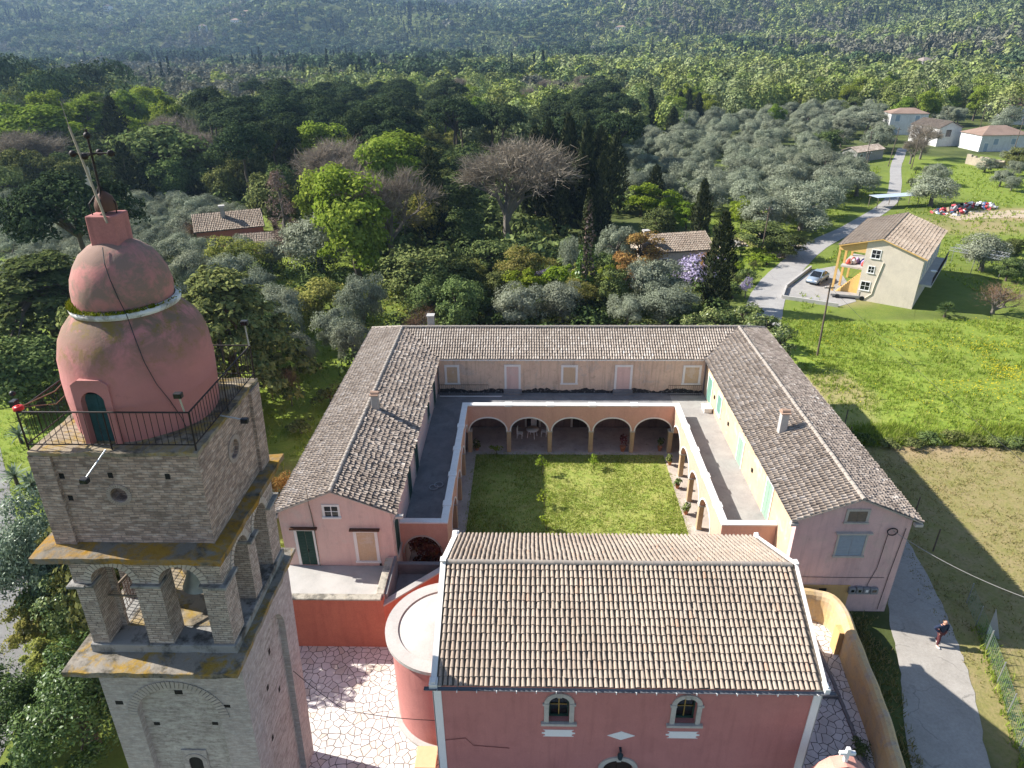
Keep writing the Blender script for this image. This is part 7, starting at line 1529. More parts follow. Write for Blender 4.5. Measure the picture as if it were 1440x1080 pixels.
tiles(m, HQ(-PW - .15, -.3, zL), hV, hU * ((AP + PW + .15) / s1) + np.array((0, 0, (zA - zL) / s1)), 73, 12, .221, s1 / 12, None, rad0=.085, rad1=.068, jit=.012); tiles(m, HQ(hL + .35, -.3, zR - .1), hV, -hU * ((hL + .35 - AP) / s2) + np.array((0, 0, (zA - zR + .1) / s2)), 73, 13, .221, s2 / 13, None, rad0=.085, rad1=.068, jit=.014, wave=.03)
ridge(m, HQ(AP, -.3, zA + .06), HQ(AP, hD + .3, zA + .06), .11); m.build('roof', [tile_brown, under], hz)
m = MB(); m.extrude([HQ(-PW, -.3, zL - .1), HQ(AP, -.3, zA - .1), HQ(hL + .35, -.3, zR - .2), HQ(hL + .35, -.3, zR - .08), HQ(AP, -.3, zA), HQ(-PW, -.3, zL)], tuple(hV * .15)); m.build('verge_board', pl_housey, hz)
for a, z0, ww, hh in ((1.15, 5.35, .9, .95), (1.0, 3.55, .6, .75), (.75, 1.35, .95, 1.0)): opening(hz, hB0, hU, -hV, a - ww/2, a + ww/2, z0, z0 + hh, 'glass', white_paint, .08, white_paint, 'window')
for i in range(5):
    b = 1.4 + i * 2.9; opening(hz, HQ(hL, 0, 0), hV, hU, b, b + 1.0, 3.4, 5.4, 'leaf', white_trim, .1, blue_grey, 'window', sill=False)
m = MB(); m.obox(hB0, hU, hV, Z, hL, hL + 1.3, .6, hD - 1.5, 2.75, 2.95); ba = m.build('balcony', concrete_pale, hz)
m = MB()
for i in range(40): p = HQ(hL + 1.25, .7 + i * .335, 2.95); m.tube(p, p + (0, 0, .95), .015, n=4)
m.tube(HQ(hL + 1.25, .6, 3.9), HQ(hL + 1.25, hD - 1.5, 3.9), .03, n=5); m.build('balcony_railing', iron, ba)
for b in (.15, 4.2, 8.4): m = MB(); m.obox(hB0, hU, hV, Z, -PW, -PW + .25, b, b + .25, -.3, 5.75); m.build('porch_pillar', pl_housey, hz)
m = MB(); m.obox(hB0, hU, hV, Z, -PW, 0, 3.2, 9.5, 2.8, 3.0); pf = m.build('porch_floor', concrete_pale, hz)
m = MB()
for i in range(14): m.obox(hB0, hU, hV, Z, -PW + .35 + i * .17, 0 - .02, .8, 2.0, 2.8 - (i + 1) * .2 if False else i * .2, i * .2 + .2)
m.build('stair', pl_housey, hz)
m = MB(); m.path([HQ(2.15, -.05, 4.95), HQ(1.75, -.05, 2.2), HQ(1.65, -.05, 1.0), HQ(.8, -.05, .1)], .055, 6); m.build('downpipe', pl_house, hz)
m = MB(); m.lathe([(.0, 0), (.25, .06), (.36, .16)], tuple(HQ(hL + 1.1, 1.3, 4.4)), 12); m.build('satellite_dish', white_paint, hz)
for i in range(9):
    p = HQ(-PW + .4 + RNG.uniform(0, 2.2), 3.4 + RNG.uniform(0, 2.4), 3.0); r = thing('porch_bundle', ('red and white laundry bundle on the upper porch', 'blue bundle on the upper porch', 'white bundle on the upper porch')[i % 3], 'bundle', tuple(p), 'bundles piled on the upper porch'); m = MB(); m.lathe([(.02, 0), (.3, .05), (.34, .3), (.2, .6), (.03, .75)], tuple(p), 9, jit=.05); m.build('cloth', plain('cloth_%d' % (i % 4), ((.5, .08, .06), (.08, .14, .4), (.7, .7, .72), (.42, .3, .5))[i % 4], .9), r)
# low wall round its forecourt
fw = [at(1140, 378)[:2], at(1105, 405)[:2], at(1100, 420)[:2], at(1180, 432)[:2]]
m = MB()
for a, b in zip(fw[:-1], fw[1:]):
    a = np.array(a); b = np.array(b); d = b - a; L = np.linalg.norm(d); d /= L; m.obox((*a, 0), (*d, 0), (-d[1], d[0], 0), Z, 0, L - .12, -.12, .12, -.1, .45)
o = m.build('forecourt_wall', concrete_pale); tag(o, 'low pale kerb wall round the forecourt with the parked car', 'wall')
# red farmhouse and its lean-to
fx, fy = -45.2, 101.5
house('red_farmhouse', 'low red farmhouse with mossy hipped tile roof and broad chimney', fx, fy, rad(24), 9.5, 7.5, 3.6, 1.7, pl_farm, tile_brown, ((2.9, 1.2, .9, 1.1, 'glass'), (-2.4, 1.2, .9, 1.1, 'glass')), (), False, (-.6, 2.6, 6.4))
house('lean_to_shed', 'tile-roofed lean-to shed in front of the red farmhouse', fx + 5.0, fy - 1.4, rad(15), 6, 3.4, 2.0, .9, pl_farm, tile_brown, (), ((.5, .9, 1.8),), False, cat='shed')
# hamlet
def at_house(px, py, **k): q = at(px, py, 0); return q[0], q[1]
x, y = at_house(1273, 191); house('white_house', 'white two-storey house with low brown roof at the head of the road', x, y, rad(-8), 11, 7, 6.4, 1.3, pl_white, tile_red, ((-3.4, 4.0, 1.3, 1.9, 'leaf'), (2.4, 4.0, 1.3, 1.7, 'leaf'), (2.6, 1.0, 1.2, 1.4, 'glass')), ((-3.2, 1.2, 2.2),), True, shm=blue_grey)
x, y = at_house(1331, 206); house('white_house', 'small white gabled house with grey front and reddish rear roof', x, y, rad(10), 7, 12, 5.0, 1.6, pl_white, tile_brown, ((-.5, 2.6, 1.7, 1.9, 'glass'),), (), False, ridge_along='d')
x, y = at_house(1409, 213); house('white_house', 'long white house with wide brown hipped roof above the ruined walls', x, y, rad(4), 13.5, 9, 4.3, 1.9, pl_white, tile_red, ((-2.5, 1.8, 1.3, 1.5, 'leaf'), (2.4, 1.8, 1.3, 1.5, 'leaf')), ((-5, 1.1, 2.2),), True, shm=blue_grey)
x, y = at_house(1433, 178); house('white_house', 'white house with small red roof half hidden behind the long one', x, y, rad(-10), 10, 8, 6.2, 1.6, pl_white, tile_red, ((-2, 3.6, 1.2, 1.4, 'glass'),), (), False, (-3, 3, 9.4))
x, y = at_house(1222, 226); house('stone_shed', 'narrow grey-roofed stone shed leaning beside the road', x, y, rad(32), 11, 4.2, 2.5, .9, concrete, tile_grey, (), ((-3.6, 1.2, 1.9),), False, cat='shed')
# ruined walls
q = at(1410, 235); m = MB()
for a, b, h in (((0, 0), (11, 1.5), 1.6), ((0, 0), (-1.2, 7), 2.3), ((6, .9), (5.4, 6), 1.2)):
    a = np.array(a) + q[:2] + (-4.5, -1.5); b = np.array(b) + q[:2] + (-4.5, -1.5); d = b - a; L = np.linalg.norm(d); d /= L
    n_ = int(L / .7)
    for i in range(n_): m.obox((*a, 0), (*d, 0), (-d[1], d[0], 0), Z, i * L / n_ + .003, (i + 1) * L / n_, -.28, .28, -.3, h * random.uniform(.78, 1.05))
o = m.build('ruined_wall', plaster('ruin_stone', (.4, .34, .26), amount=.5), jitter=.0); tag(o, 'roofless ruined stone walls on the grass below the long white house', 'ruin')
# ruined cottage in the trees
cx_, cy_ = 20.6, 92.0
house('ruined_cottage', 'ruined cottage with sagging tile roof among rust-leaved trees', cx_, cy_, rad(12), 9.5, 6.5, 2.9, 1.5, plaster('cottage_wall', (.52, .44, .36), amount=.5), tile_brown, ((2.6, .8, 1, 1.1, 'leaf'),), ((-2.2, 1, 1.9),), False, (-4.4, 1.8, 5.3), cat='cottage')
def rubble_heap(name, label, x, y, w, d, h, n, cols):
    r = thing(name, label, 'rubble', (x, y, tz(x, y))); m = MB(); z0 = tz(x, y)
    for i in range(n):
        a, rr = random.uniform(0, 6.28), math.sqrt(random.random()); px_, py_ = x + math.cos(a) * rr * w / 2, y + math.sin(a) * rr * d / 2; zz = z0 + h * (1 - rr) * random.uniform(.3, 1); s = random.uniform(.14, .42); U = np.array([random.gauss(0, 1) for _ in range(3)]); U /= np.linalg.norm(U); V_ = np.cross(U, (0.3, .5, .8)); V_ /= np.linalg.norm(V_); W_ = np.cross(U, V_)
        m.obox((px_, py_, zz), U, V_, W_, -s, s, -s * .7, s * .7, -s * .45, s * .45, random.randrange(len(cols)))
    o = m.build('stones', cols, r); o['kind'] = 'stuff'; return r
stc = [plain('rubble_pale', (.55, .52, .48), .95), plain('rubble_grey', (.3, .29, .29), .95), plain('rubble_tan', (.42, .34, .25), .95)]
rubble_heap('rubble_heap', 'grey heap of building rubble behind the ruined cottage', 23.6, 100.5, 8.5, 5, 1.8, 170, stc)
rubble_heap('rubble_heap', 'pale stone heap beside the bare soil and roadside bushes', 31.3, 105.0, 5.5, 3, 1.3, 80, stc)
junk = [plain('junk_red', (.45, .06, .07), .7), plain('junk_blue', (.1, .16, .3), .6), plain('junk_grey', (.3, .3, .31), .7), plain('junk_tan', (.36, .28, .19), .9), white_paint, plain('junk_dark', (.06, .055, .05), .9)]
for px, py, w, n, lb in ((1338, 300, 7, 80, 'scrap heap with red and grey junk nearer the yellow house'), (1372, 292, 8.5, 110, 'larger scrap heap of timber and coloured junk at the dirt track')):
    q = at(px, py); rubble_heap('scrap_heap', lb, q[0], q[1], w, 4, 1.5, n, junk)
m = MB(); q = at(1262, 292); U = np.array((.97, .24, 0)); m.obox((q[0], q[1], 0), U, (-.24, .97, 0), Z, -4.6, 4.6, 0, 2.6, 2.0, 2.08); sh_ = thing('metal_shed', 'open shed with flat pale blue metal roof behind the yellow house', 'shed', (q[0], q[1], 0)); m.build('roof', plain('blue_sheet', (.55, .62, .70), .4, .3), sh_)
for a in (-4.4, 0, 4.4):
    for b in (.15, 2.4): m = MB(); m.tube(np.array((q[0], q[1], 0)) + U * a + np.array((-.24, .97, 0)) * b, np.array((q[0], q[1], 2.0)) + U * a + np.array((-.24, .97, 0)) * b, .06, n=6); m.build('post', wood, sh_)
# metal lattice frame
lf = thing('lattice_frame', 'long white metal lattice pergola frame beside the yellow house', 'pergola', (56, 82, 0)); p0 = np.array(at(1335, 352, 2.6)); p1 = np.array(at(1412, 366, 2.6)); d = p1 - p0; L = np.linalg.norm(d); d /= L; sd = np.array((-d[1], d[0], 0)); m = MB()
for o_ in (0, 2.2):
    for z_ in (0, .45): m.tube(p0 + sd * o_ + (0, 0, z_), p1 + sd * o_ + (0, 0, z_), .035, n=5)
    for i in range(16): a = p0 + sd * o_ + d * L * i / 16; m.tube(a, a + d * L / 16 + (0, 0, .45), .02, n=4); m.tube(a + (0, 0, .45), a, .02, n=4)
for i in range(9): a = p0 + d * L * i / 8 + (0, 0, .2); m.tube(a, a + sd * 2.2, .025, n=4)
m.build('lattice_beam', steel, lf); m = MB()
for i in (0, 4, 8):
    for o_ in (0, 2.2): a = p0 + d * L * i / 8 + sd * o_; m.tube((a[0], a[1], 0), a, .04, n=5)
m.build('post', steel, lf)
# far houses on the slopes
far = ((330, 34, 14, 'cream villa on the far slope above the pine belt'), (285, 42, 11, 'white house lower on the far slope'), (345, 22, 18, 'orange-roofed hamlet house on the far ridge'), (375, 24, 12, 'orange-roofed house beside the ridge hamlet'), (872, 44, 15, 'long white roof in the middle of the far wood'), (150, 14, 12, 'tiny white house on the hazy ridge'), (1305, 98, 12, 'grey-roofed house half buried in the spring wood'), (735, 4, 16, 'pale building at the skyline'))
def ground_hit(px, py):
    d = ray(px, py); t_ = 100.0
    for _ in range(3000):
        q = CAM + d * (t_ / d[1])
        if q[2] < tz(q[0], q[1]) + 4: return q
        t_ += 2
    return None
for px, py, w, lb in far:
    q = ground_hit(px, py)
    if q is None: continue
    zq = tz(q[0], q[1]) + 2.0
    house('far_house', lb, q[0], q[1], rad(random.uniform(-25, 25)), w, 9, 7.5, 2.2, pl_white if 'orange' not in lb else pl_peach, tile_red if 'grey' not in lb else tile_grey, tuple((a, zz, 1.3, 1.6, 'glass') for a in (-w * .3, 0, w * .3) for zz in (1.4, 4.6)), (), True, z=zq)
q = ground_hit(12, 104); house('hill_house', 'red-roofed pale house peeping from the left hill wood', q[0], q[1], rad(20), 12, 9, 9.5, 2.2, pl_peach, tile_red, ((-2, 6, 1.2, 1.5, 'glass'), (2.4, 6, 1.2, 1.5, 'glass')), (), True, z=tz(q[0], q[1]))
# ------------------------------------------------------------------ poles and wires
def pole(x, y, h, lx, ly, label, arm=True, r=.11):
    p = thing('utility_pole', label, 'utility pole', (x, y, tz(x, y)), 'wooden utility poles'); z0 = tz(x, y); m = MB(); m.tube((x, y, z0 - .2), (x + lx, y + ly, z0 + h), r, r * .72, 8); m.build('mast', pole_wood, p)
    m = MB(); m.box(x + lx - .5, x + lx + .5, y + ly - .05, y + ly + .05, z0 + h - .5, z0 + h - .4); a = m.build('crossarm', pole_wood, p)
    m = MB()
    for o_ in (-.4, 0, .4): m.lathe([(.03, 0), (.05, .05), (.03, .12)], (x + lx + o_, y + ly, z0 + h - .4), 6)
    m.build('insulator', white_paint, a); return np.array((x + lx, y + ly, z0 + h - .35))
a1 = pole(29.2, 63.8, 7.6, -.12, .1, 'leaning wooden utility pole standing in the meadow'); a2 = pole(33.8, 98.4, 7.4, .25, .1, 'wooden utility pole at the bend of the road')
q = at(1212, 262); a3 = pole(q[0], q[1], 7.2, .1, 0, 'wooden utility pole half hidden by the roadside olives'); q = at(1216, 232); a4 = pole(q[0], q[1], 8, .1, 0, 'wooden utility pole before the stone shed'); q = at(1249, 234); a5 = pole(q[0], q[1], 9, .6, 0, 'pale leaning utility pole at the narrow road gate'); q = at(1424, 216); a6 = pole(q[0], q[1], 9, .2, 0, 'tall utility pole against the long white house')
q = at(1282, 236); a7 = pole(q[0], q[1], 8.5, 0, 0, 'utility pole beside the brown bare tree in the hamlet'); q = at(1375, 188); a8 = pole(q[0], q[1], 8.5, .3, 0, 'utility pole between the two middle white houses')
def wire(pts, sag, label, r=.011, n=24, name='power_cable', cat='cable', mat=None):
    m = MB(); P_ = []
    for a, b in zip(pts[:-1], pts[1:]):
        a = np.array(a, float); b = np.array(b, float); P_ += [a + (b - a) * i / n - np.array((0, 0, sag * 4 * (i / n) * (1 - i / n))) for i in range(n)]
    P_.append(np.array(pts[-1], float)); m.path(P_, r, 4); o = m.build(name, mat or cable_m); tag(o, label, cat); return o
wire([a1, (30.5, 27.0, 5.6), (31.2, 12, 6.5)], .5, 'thin power cable crossing above the meadow towards the lane', .014)
wire([a1, a2], .7, 'power cable from the meadow pole to the pole at the road bend'); wire([a1 + (.3, 0, 0), HQ(.3, -.05, 5.0)], .4, 'service cable from the meadow pole to the yellow house'); wire([a2, a3, a4, a5], .6, 'power cable following the poles up the road')
wire([(19.1, 28.95, 5.75), (24.6, 25.0, 4.6), (36, 22.5, 5.4)], .35, 'pale twin cable looping from the mauve gable over the lane', .02, mat=plain('cable_pale', (.32, .3, .28), .7)); wire([(19.5, 12.5, 7), (27.5, 20, 7.2)], .1, 'thick dark cable crossing the corner above the fence', .03)
wire([lean((-9.0, 19.2, 6.4)), (-7.6, 18.9, 4.35), (-3.75, 18.43, 4.4)], .12, 'black cable slung from the tower shaft to the church corner', .016)
# wire-mesh fence by the mown field
fn = thing('wire_fence', 'wire mesh fence with thin pale posts along the mown field', 'fence', (23, 24, 0)); FP = [np.array(at(px, py)[:2]) for px, py in ((1372, 880), (1386, 915), (1402, 960), (1416, 1005), (1432, 1055))]; FP = [FP[0] + (FP[0] - FP[1])] + FP + [FP[-1] + (FP[-1] - FP[-2])]
for p in FP: m = MB(); m.tube((p[0], p[1], 0), (p[0], p[1], 1.45), .03, n=6); m.build('post', steel, fn)
m = MB()
for a, b in zip(FP[:-1], FP[1:]):
    for z in np.arange(.1, 1.45, .17): m.tube((*a, z), (*b, z), .006, n=3, cap=False)
    for f_ in np.arange(.05, 1, .07): p = a + (b - a) * f_; m.tube((*p, .05), (*p, 1.4), .004, n=3, cap=False)
m.build('mesh', plain('fence_green', (.16, .26, .19), .6), fn)
m = MB(); q = np.array(at(1386, 893)); m.add([(q[0], q[1], .02), (q[0] + .55, q[1] - .3, .0), (q[0] + .12, q[1] + .15, 1.75), (q[0] + .03, q[1] + .04, .02), (q[0] + .58, q[1] - .26, 0), (q[0] + .15, q[1] + .19, 1.75)], [(0, 1, 2), (3, 5, 4), (0, 2, 5, 3), (1, 4, 5, 2), (0, 3, 4, 1)]); o = m.build('sheet_panel', plain('sheet_grey', (.3, .31, .32), .6)); tag(o, 'pale triangular sheet propped at the start of the wire fence', 'panel')
# dark posts in the shaded strip by the lane
for i, (px, py, h, lb) in enumerate(((1286, 725, 1.5, 'dark fence post at the wing eave'), (1312, 775, 1.7, 'dark fence post in the shaded grass nearest the lane'), (1187, 600, 1.6, 'dark fence post behind the sunny wing'), (1192, 625, 1.6, 'second dark fence post behind the sunny wing'))):
    q = at(px, py); m = MB(); m.tube((q[0], q[1], -.1), (q[0], q[1], h), .05, .045, 6); m.sphere((q[0], q[1], h), .05, 6); o = m.build('fence_post', pole_wood); tag(o, lb, 'post', 'dark fence posts beside the wing')
# ------------------------------------------------------------------ car
def car(x, y, rot, label):
    r = thing('car', label, 'car', (x, y, tz(x, y) + .02)); c, s = math.cos(rot), math.sin(rot); T_ = lambda p: (x + p[0] * c - p[1] * s, y + p[0] * s + p[1] * c, p[2] + tz(x, y) + .02)
    paint = plain('car_paint', (.30, .37, .46), .3, .3, var=.03, spec=.6); bm_ = MB()
    st = [(-2.15, .62, .42, .74), (-2.05, .74, .30, .82), (-1.3, .84, .27, .9), (-.6, .86, .25, .92), (.6, .86, .25, .92), (1.3, .84, .27, .84), (1.95, .74, .3, .72), (2.15, .6, .4, .6)]
    vs = []
    for X_, w_, zb_, zt_ in st: vs += [(X_, -w_ * .9, zb_), (X_, -w_, (zb_ + zt_) / 2), (X_, -w_ * .93, zt_), (X_, w_ * .93, zt_), (X_, w_, (zb_ + zt_) / 2), (X_, w_ * .9, zb_)]
    n = len(st); bm_.add([T_(v) for v in vs], [(i*6+k, i*6+(k+1) % 6, (i+1)*6+(k+1) % 6, (i+1)*6+k) for i in range(n-1) for k in range(6)] + [tuple(range(6)), tuple(range((n-1)*6, n*6))], 0, True)
    cab = [(-1.5, .70, .88), (-.85, .60, 1.38), (.25, .60, 1.42), (1.05, .70, .88)]
    bm_.add([T_((a, w_ * q, z_)) for a, w_, z_ in ((-.88, .59, 1.385), (.28, .59, 1.425)) for q in (-1, 1)] + [T_((a, w_ * q, z_)) for a, w_, z_ in ((-.8, .55, 1.42), (.2, .55, 1.45)) for q in (-1, 1)], [(4, 5, 7, 6), (0, 1, 5, 4), (2, 3, 7, 6), (0, 4, 6, 2), (1, 5, 7, 3)])
    b = bm_.build('body', paint, r); m = MB(); m.add([T_((a, w_ * q, z_)) for a, w_, z_ in cab for q in (-1, 1)], [(0, 1, 3, 2), (4, 5, 7, 6), (0, 2, 4, 6), (1, 3, 5, 7), (2, 3, 5, 4)]); m.build('window', glass, r)
    m = MB()
    for q in (-1, 1):
        for a0, a1, za, zb_ in ((-1.5, -.86, .9, 1.4), (1.05, .26, .9, 1.43)): m.tube(T_((a0, .70 * q, za)), T_((a1, .6 * q, zb_)), .045, n=5)
        m.tube(T_((-.25, .71 * q, .9)), T_((-.25, .61 * q, 1.42)), .04, n=5)
    m.build('roof_pillar', paint, r)
    for a in (-1.35, 1.35):
        for q in (-1, 1):
            m = MB(); m.tube(T_((a, .68 * q, .31)), T_((a, .87 * q, .31)), .31, n=16); w_ = m.build('wheel', black_plastic, r); m = MB(); m.tube(T_((a, .871 * q, .31)), T_((a, .885 * q, .31)), .19, n=12); m.build('rim', steel, w_)
    for q in (-1, 1):
        m = MB(); m.obox(T_((2.06, .5 * q, .62)), (c, s, 0), (-s, c, 0), Z, -.1, .06, -.15, .15, -.06, .06); m.build('headlight', white_paint, r); m = MB(); m.obox(T_((-2.1, .55 * q, .68)), (c, s, 0), (-s, c, 0), Z, -.05, .05, -.12, .12, -.06, .06); m.build('tail_light', red_plastic, r)
        m = MB(); m.obox(T_((.85, .86 * q, .95)), (c, s, 0), (-s, c, 0), Z, -.08, .08, -.09, .09, -.05, .07); m.build('wing_mirror', paint, r)
    return r
q = at(1147, 398); car(q[0] + .4, q[1] + .6, rad(228), 'silver-blue saloon car parked on the forecourt of the yellow house')
q = at(1195, 420); m = MB(); m.obox((q[0], q[1] + .4, 0), (.94, -.3, 0), (.3, .94, 0), Z, -2.2, 2.0, -.6, .6, .25, .5); m.obox((q[0], q[1] + .4, 0), (.94, -.3, 0), (.3, .94, 0), Z, 1.0, 1.95, -.5, .5, .505, 1.0); t_ = thing('flatbed_trailer', 'low dark trailer with pale sheet parked under the yellow house', 'trailer', (q[0], q[1] + .4, 0)); m.build('bed', concrete, t_)
for a in (-1.4, 1.4):
    p = np.array((q[0], q[1] + .4, .28)) + np.array((.94, -.3, 0)) * a + np.array((-.3, -.94, 0)) * .62; m = MB(); m.tube(p, p + np.array((-.3, -.94, 0)) * .15, .27, n=14); m.build('wheel', black_plastic, t_)
# ------------------------------------------------------------------ furniture and odds and ends
def white_table(x, y):
    t_ = thing('garden_table', 'white plastic garden table in the shade of the second rear arch', 'table', (x, y, .1)); m = MB(); m.lathe([(.02, .70), (.5, .70), (.52, .73), (.02, .73)], (x, y, .1), 20); m.build('table_top', white_paint, t_)
    for a in range(4): th_ = a * math.pi / 2 + .4; m = MB(); m.tube((x + .42 * math.cos(th_), y + .42 * math.sin(th_), .1), (x + .34 * math.cos(th_), y + .34 * math.sin(th_), .8), .03, n=6); m.build('leg', white_paint, t_)
white_table(.25, 47.6)
def chair(x, y, rot, label):
    c_ = thing('garden_chair', label, 'chair', (x, y, .1), 'white plastic chairs round the garden table'); c, s = math.cos(rot), math.sin(rot); Up = lambda a, b, z: (x + a * c - b * s, y + a * s + b * c, .1 + z); ob = lambda mb, *q: mb.obox((x, y, .1), (c, s, 0), (-s, c, 0), Z, *q)
    m = MB(); ob(m, -.22, .22, -.22, .22, .42, .46); m.build('seat', white_paint, c_); m = MB()
    for i in range(5): ob(m, -.22 + i * .095, -.16 + i * .095, .2, .23, .461, .88)
    ob(m, -.22, .24, .195, .235, .881, .95); m.build('backrest', white_paint, c_)
    for a in (-.2, .2):
        for b in (-.2, .2): m = MB(); m.tube(Up(a, b, 0), Up(a * .95, b * .95, .42), .022, n=5); m.build('leg', white_paint, c_)
for x, y, r_, lb in ((-.75, 47.5, 1.4, 'white garden chair at the shaded end of the garden table'), (1.2, 47.8, -1.7, 'white garden chair at the pillar end of the garden table'), (.4, 48.6, .1, 'white garden chair between the table and the arcade wall')): chair(x, y, r_, lb)
def iron_rail(x0, x1, y, z, label):
    t_ = thing('iron_railing_panel', label, 'railing', (x0, y, z), 'loose iron railing panels on the terrace'); m = MB(); n = int((x1 - x0) / .16)
    for zz in (.1, .95): m.tube((x0, y, z + zz), (x1, y + .0, z + zz), .018, n=5)
    for i in range(n + 1): m.tube((x0 + (x1 - x0) * i / n, y, z + .03), (x0 + (x1 - x0) * i / n, y, z + .95), .01, n=4)
    m.build('bars', iron, t_)
iron_rail(-7.2, -3.3, 48.75, TZ, 'iron railing panel leaning against the rear wall at the shaded end'); iron_rail(11.1, 13.7, 48.7, TZ, 'iron railing panel leaning against the rear wall at the sunny end')
m = MB(); m.tube((-7.2, 48.5, TZ + .04), (-2.2, 48.5, TZ + .04), .035, n=6); o = m.build('drain_pipe', white_paint); tag(o, 'long thin white pipe lying on the shaded terrace floor', 'pipe')
m = MB(); m.box(13.35, 13.95, 45.9, 46.75, TZ, TZ + .32); m.box(13.3, 14.0, 45.85, 46.8, TZ + .32, TZ + .4); o = m.build('doorstep_block', white_trim, None, bevel=.02); tag(o, 'white stepping block below the green door on the sunny terrace', 'step')
for i, (px, py) in enumerate(((610, 686), (617, 683))):
    q = at(px, py, TZ); m = MB(); th_ = np.linspace(0, 6.28, 20); m.path([(q[0] + .28 * math.cos(a), q[1] + .28 * math.sin(a), TZ + .05 + i * .03) for a in th_], .035, 5); o = m.build('hose_coil', plain('hose_grey', (.36, .37, .38), .6)); tag(o, ('grey hose ring on the dark terrace nearer the wing', 'grey hose ring on the dark terrace nearer the parapet')[i], 'hose')
q = at(602, 1067, .03); m = MB(); m.box(q[0] - .42, q[0] + .42, q[1] - .75, q[1] + .2, .03, .5); m.box(q[0] - .47, q[0] + .47, q[1] - .8, q[1] + .25, .5, .58); o = m.build('stone_bench', plain('sandstone', (.6, .42, .24), .9), None, bevel=.02); tag(o, 'tan sandstone block bench where the apse meets the facade', 'bench')
m = MB(); m.box(11.6, 12.9, 25.2, 26.4, .03, 1.9); t_ = thing('garden_shed', 'small dark red lean-to with grey slab roof in the side yard', 'shed', (12.2, 25.8, 0)); m.build('wall', pl_church, t_); m = MB(); m.box(11.45, 13.1, 25.0, 26.6, 1.905, 2.02); m.build('roof', concrete, t_)
m = MB(); m.box(-12.9, -12.75, 26.9, 27.05, 2.68, 2.95); m.box(-12.6, -12.5, 26.75, 26.9, 2.68, 2.85); o = m.build('white_canister', white_paint); tag(o, 'small white canister in the terrace corner beside the tower', 'canister')
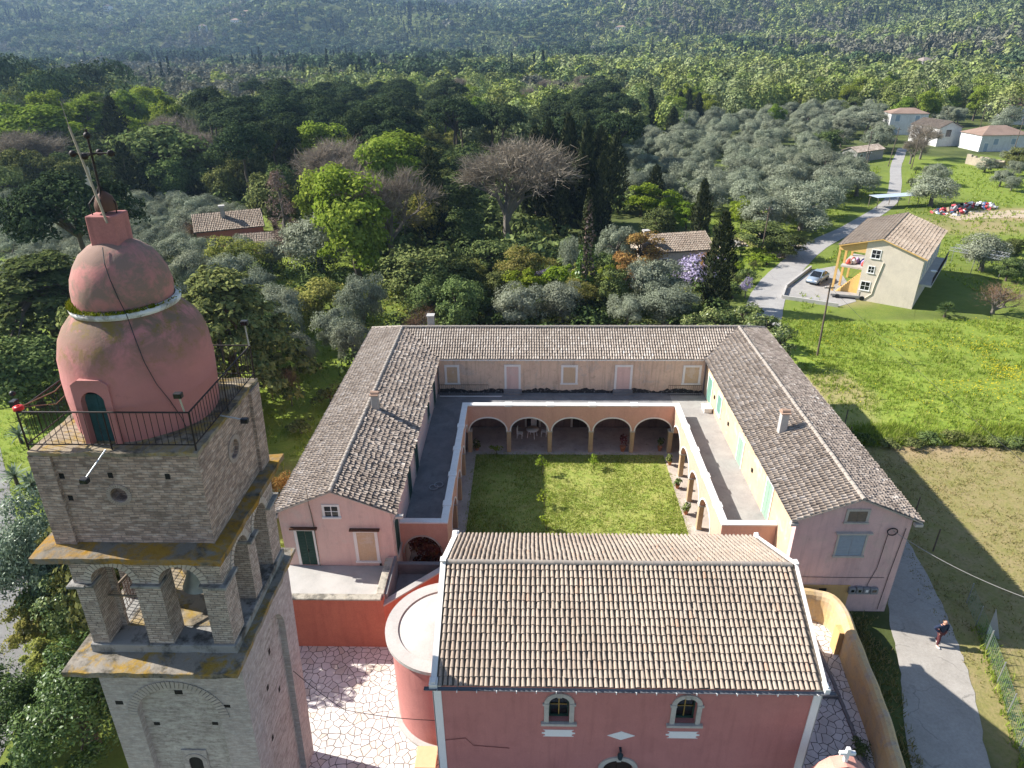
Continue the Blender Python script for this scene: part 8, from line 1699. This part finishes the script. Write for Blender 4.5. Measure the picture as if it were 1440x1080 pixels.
# ------------------------------------------------------------------ person
def person(x, y):
    r = None
    def skin(name, verts, edges, rads, mat, parent=None, root=0, sub=2):
        me = bpy.data.meshes.new(name); me.from_pydata([(v[0], v[1], v[2]) for v in verts], edges, []); o = bpy.data.objects.new(name, me); COL.objects.link(o); me.materials.append(mat)
        s = o.modifiers.new('skin', 'SKIN'); 
        for i, rr in enumerate(rads): me.skin_vertices[0].data[i].radius = (rr, rr) if not isinstance(rr, tuple) else rr
        for i in range(len(rads)): me.skin_vertices[0].data[i].use_root = i == root
        sb = o.modifiers.new('subd', 'SUBSURF'); sb.levels = sub; sb.render_levels = sub
        if parent is not None: o.parent = parent
        return o
    skinm = plain('skin', (.50, .27, .19), .6, var=.06); navy = plain('navy_cloth', (.018, .028, .06), .9, var=.15); maroon = plain('maroon_cloth', (.10, .03, .035), .9, var=.15); shoe = plain('shoe_white', (.62, .6, .58), .7); hairm = plain('hair_grey', (.12, .085, .06), .8)
    # joints (metres; facing -Y, elbows out, hands in the pockets, one foot forward)
    J = {'pel': (0, 0, .93), 'spn': (0, -.01, 1.12), 'chs': (0, -.02, 1.32), 'nck': (0, -.03, 1.47), 'hd0': (0, -.05, 1.56), 'hd1': (0, -.055, 1.66), 'hd2': (0, -.05, 1.725),
         'shL': (-.18, -.02, 1.40), 'elL': (-.40, .08, 1.17), 'wrL': (-.23, -.09, .98), 'haL': (-.19, -.12, .91), 'shR': (.18, -.02, 1.40), 'elR': (.41, .07, 1.18), 'wrR': (.24, -.09, .98), 'haR': (.20, -.12, .91),
         'hpL': (-.095, 0, .90), 'knL': (-.11, -.13, .50), 'anL': (-.11, -.13, .09), 'toL': (-.12, -.30, .045), 'hpR': (.095, 0, .90), 'knR': (.105, .06, .49), 'anR': (.10, .20, .11), 'toR': (.11, .05, .045)}
    R_ = {'pel': .135, 'spn': .125, 'chs': .145, 'nck': .058, 'hd0': .085, 'hd1': .1, 'hd2': .06, 'shL': .075, 'elL': .047, 'wrL': .034, 'haL': .036, 'shR': .075, 'elR': .047, 'wrR': .034, 'haR': .036, 'hpL': .09, 'knL': .062, 'anL': .042, 'toL': .04, 'hpR': .09, 'knR': .062, 'anR': .042, 'toR': .04}
    E_ = [('pel', 'spn'), ('spn', 'chs'), ('chs', 'nck'), ('nck', 'hd0'), ('hd0', 'hd1'), ('hd1', 'hd2'), ('chs', 'shL'), ('shL', 'elL'), ('elL', 'wrL'), ('wrL', 'haL'), ('chs', 'shR'), ('shR', 'elR'), ('elR', 'wrR'), ('wrR', 'haR'), ('pel', 'hpL'), ('hpL', 'knL'), ('knL', 'anL'), ('anL', 'toL'), ('pel', 'hpR'), ('hpR', 'knR'), ('knR', 'anR'), ('anR', 'toR')]
    V_ = dict(J); RR = dict(R_); EE = list(E_)
    for sd_, sx_ in (('L', -1), ('R', 1)):
        hx, hy, hz_ = J['ha' + sd_]
        for k, (ox, L_) in enumerate(((-.025, .07), (-.009, .078), (.009, .074), (.024, .058))):
            a, b = 'f%s%da' % (sd_, k), 'f%s%db' % (sd_, k); V_[a] = (hx + ox, hy - .012, hz_ - .045); V_[b] = (hx + ox * 1.1, hy + .002, hz_ - .045 - L_ * .7); RR[a] = .0095; RR[b] = .008; EE += [('ha' + sd_, a), (a, b)]
        a = 'th' + sd_; V_[a] = (hx - sx_ * .045, hy - .035, hz_ - .03); RR[a] = .011; EE.append(('ha' + sd_, a))
    V_['nos'] = (0, -.165, 1.615); RR['nos'] = .014; EE.append(('hd1', 'nos')); V_['eaL'] = (-.105, -.045, 1.62); V_['eaR'] = (.105, -.045, 1.62); RR['eaL'] = RR['eaR'] = .02; EE += [('hd1', 'eaL'), ('hd1', 'eaR')]
    ks = list(V_); ix = {k: i for i, k in enumerate(ks)}
    body = skin('person', [V_[k] for k in ks], [(ix[a], ix[b]) for a, b in EE], [RR[k] for k in ks], skinm); tag(body, 'balding man in navy jacket and maroon trousers walking along the lane', 'person'); body.location = (x, y, .02); body.rotation_euler = (0, 0, rad(12)); body.scale = (1.0, 1.0, 1.0)
    def cloth(name, keys, add, mat, extra=None):
        vv = dict(V_); vv.update(extra or {}); kk = list(keys); i2 = {k: i for i, k in enumerate(kk)}; ed = [(i2[a], i2[b]) for a, b in (E_ + add) if a in i2 and b in i2]
        return skin(name, [vv[k] for k in kk], ed, [R_.get(k, .1) + .022 for k in kk], mat, body)
    cloth('jacket', ['spn', 'pel', 'chs', 'nkb', 'shL', 'elL', 'wrL', 'shR', 'elR', 'wrR'], [('chs', 'nkb')], navy, {'nkb': (0, -.025, 1.42)})
    cloth('trousers', ['pel', 'hpL', 'knL', 'anL', 'hpR', 'knR', 'anR'], [], maroon)
    for sd_ in 'LR':
        a, t2 = J['an' + sd_], J['to' + sd_]; m = MB(); cxp, cyp = a[0], (a[1] + t2[1]) / 2; m.lathe([(.05, 0), (.062, .02), (.06, .06), (.035, .085), (.004, .09)], (0, 0, 0), 14, sy=2.3)
        m.v = [(p[0] + cxp, p[1] + cyp - .01, p[2] + (0 if sd_ == 'L' else .005)) for p in m.v]; o = m.build('shoe', shoe); o.parent = body
    m = MB(); m.lathe([(.103, -.02), (.1, .02), (.09, .045), (.085, .05)], (0, -.01, 1.63), 16, a0=rad(-10), a1=rad(190)); o = m.build('hair', hairm); o.parent = body
    m = MB(); m.sphere((-.034, -.148, 1.635), .011, 6); m.sphere((.034, -.148, 1.635), .011, 6); o = m.build('eyes', black_plastic); o.parent = body
    m = MB(); m.box(-.026, .026, -.152, -.14, 1.568, 1.576); o = m.build('mouth', plain('lips', (.3, .1, .09), .6)); o.parent = body
q = at(1317, 906); person(q[0], q[1])
# ------------------------------------------------------------------ air
m = MB(); m.box(-3400, 3400, -60, 3600, -14, 262); hm = bpy.data.materials.new('haze_air'); hm.use_nodes = True; t = hm.node_tree
for n in list(t.nodes): t.nodes.remove(n)
out = nd(t, 'ShaderNodeOutputMaterial'); vl = nd(t, 'ShaderNodeVolumePrincipled'); vl.inputs['Color'].default_value = (.45, .67, 1.0, 1); vl.inputs['Density'].default_value = .00013; vl.inputs['Anisotropy'].default_value = .3; lk(t, vl.outputs[0], out.inputs['Volume'])
HAZE = True
if HAZE: o = m.build('haze', hm); tag(o, kind='stuff')
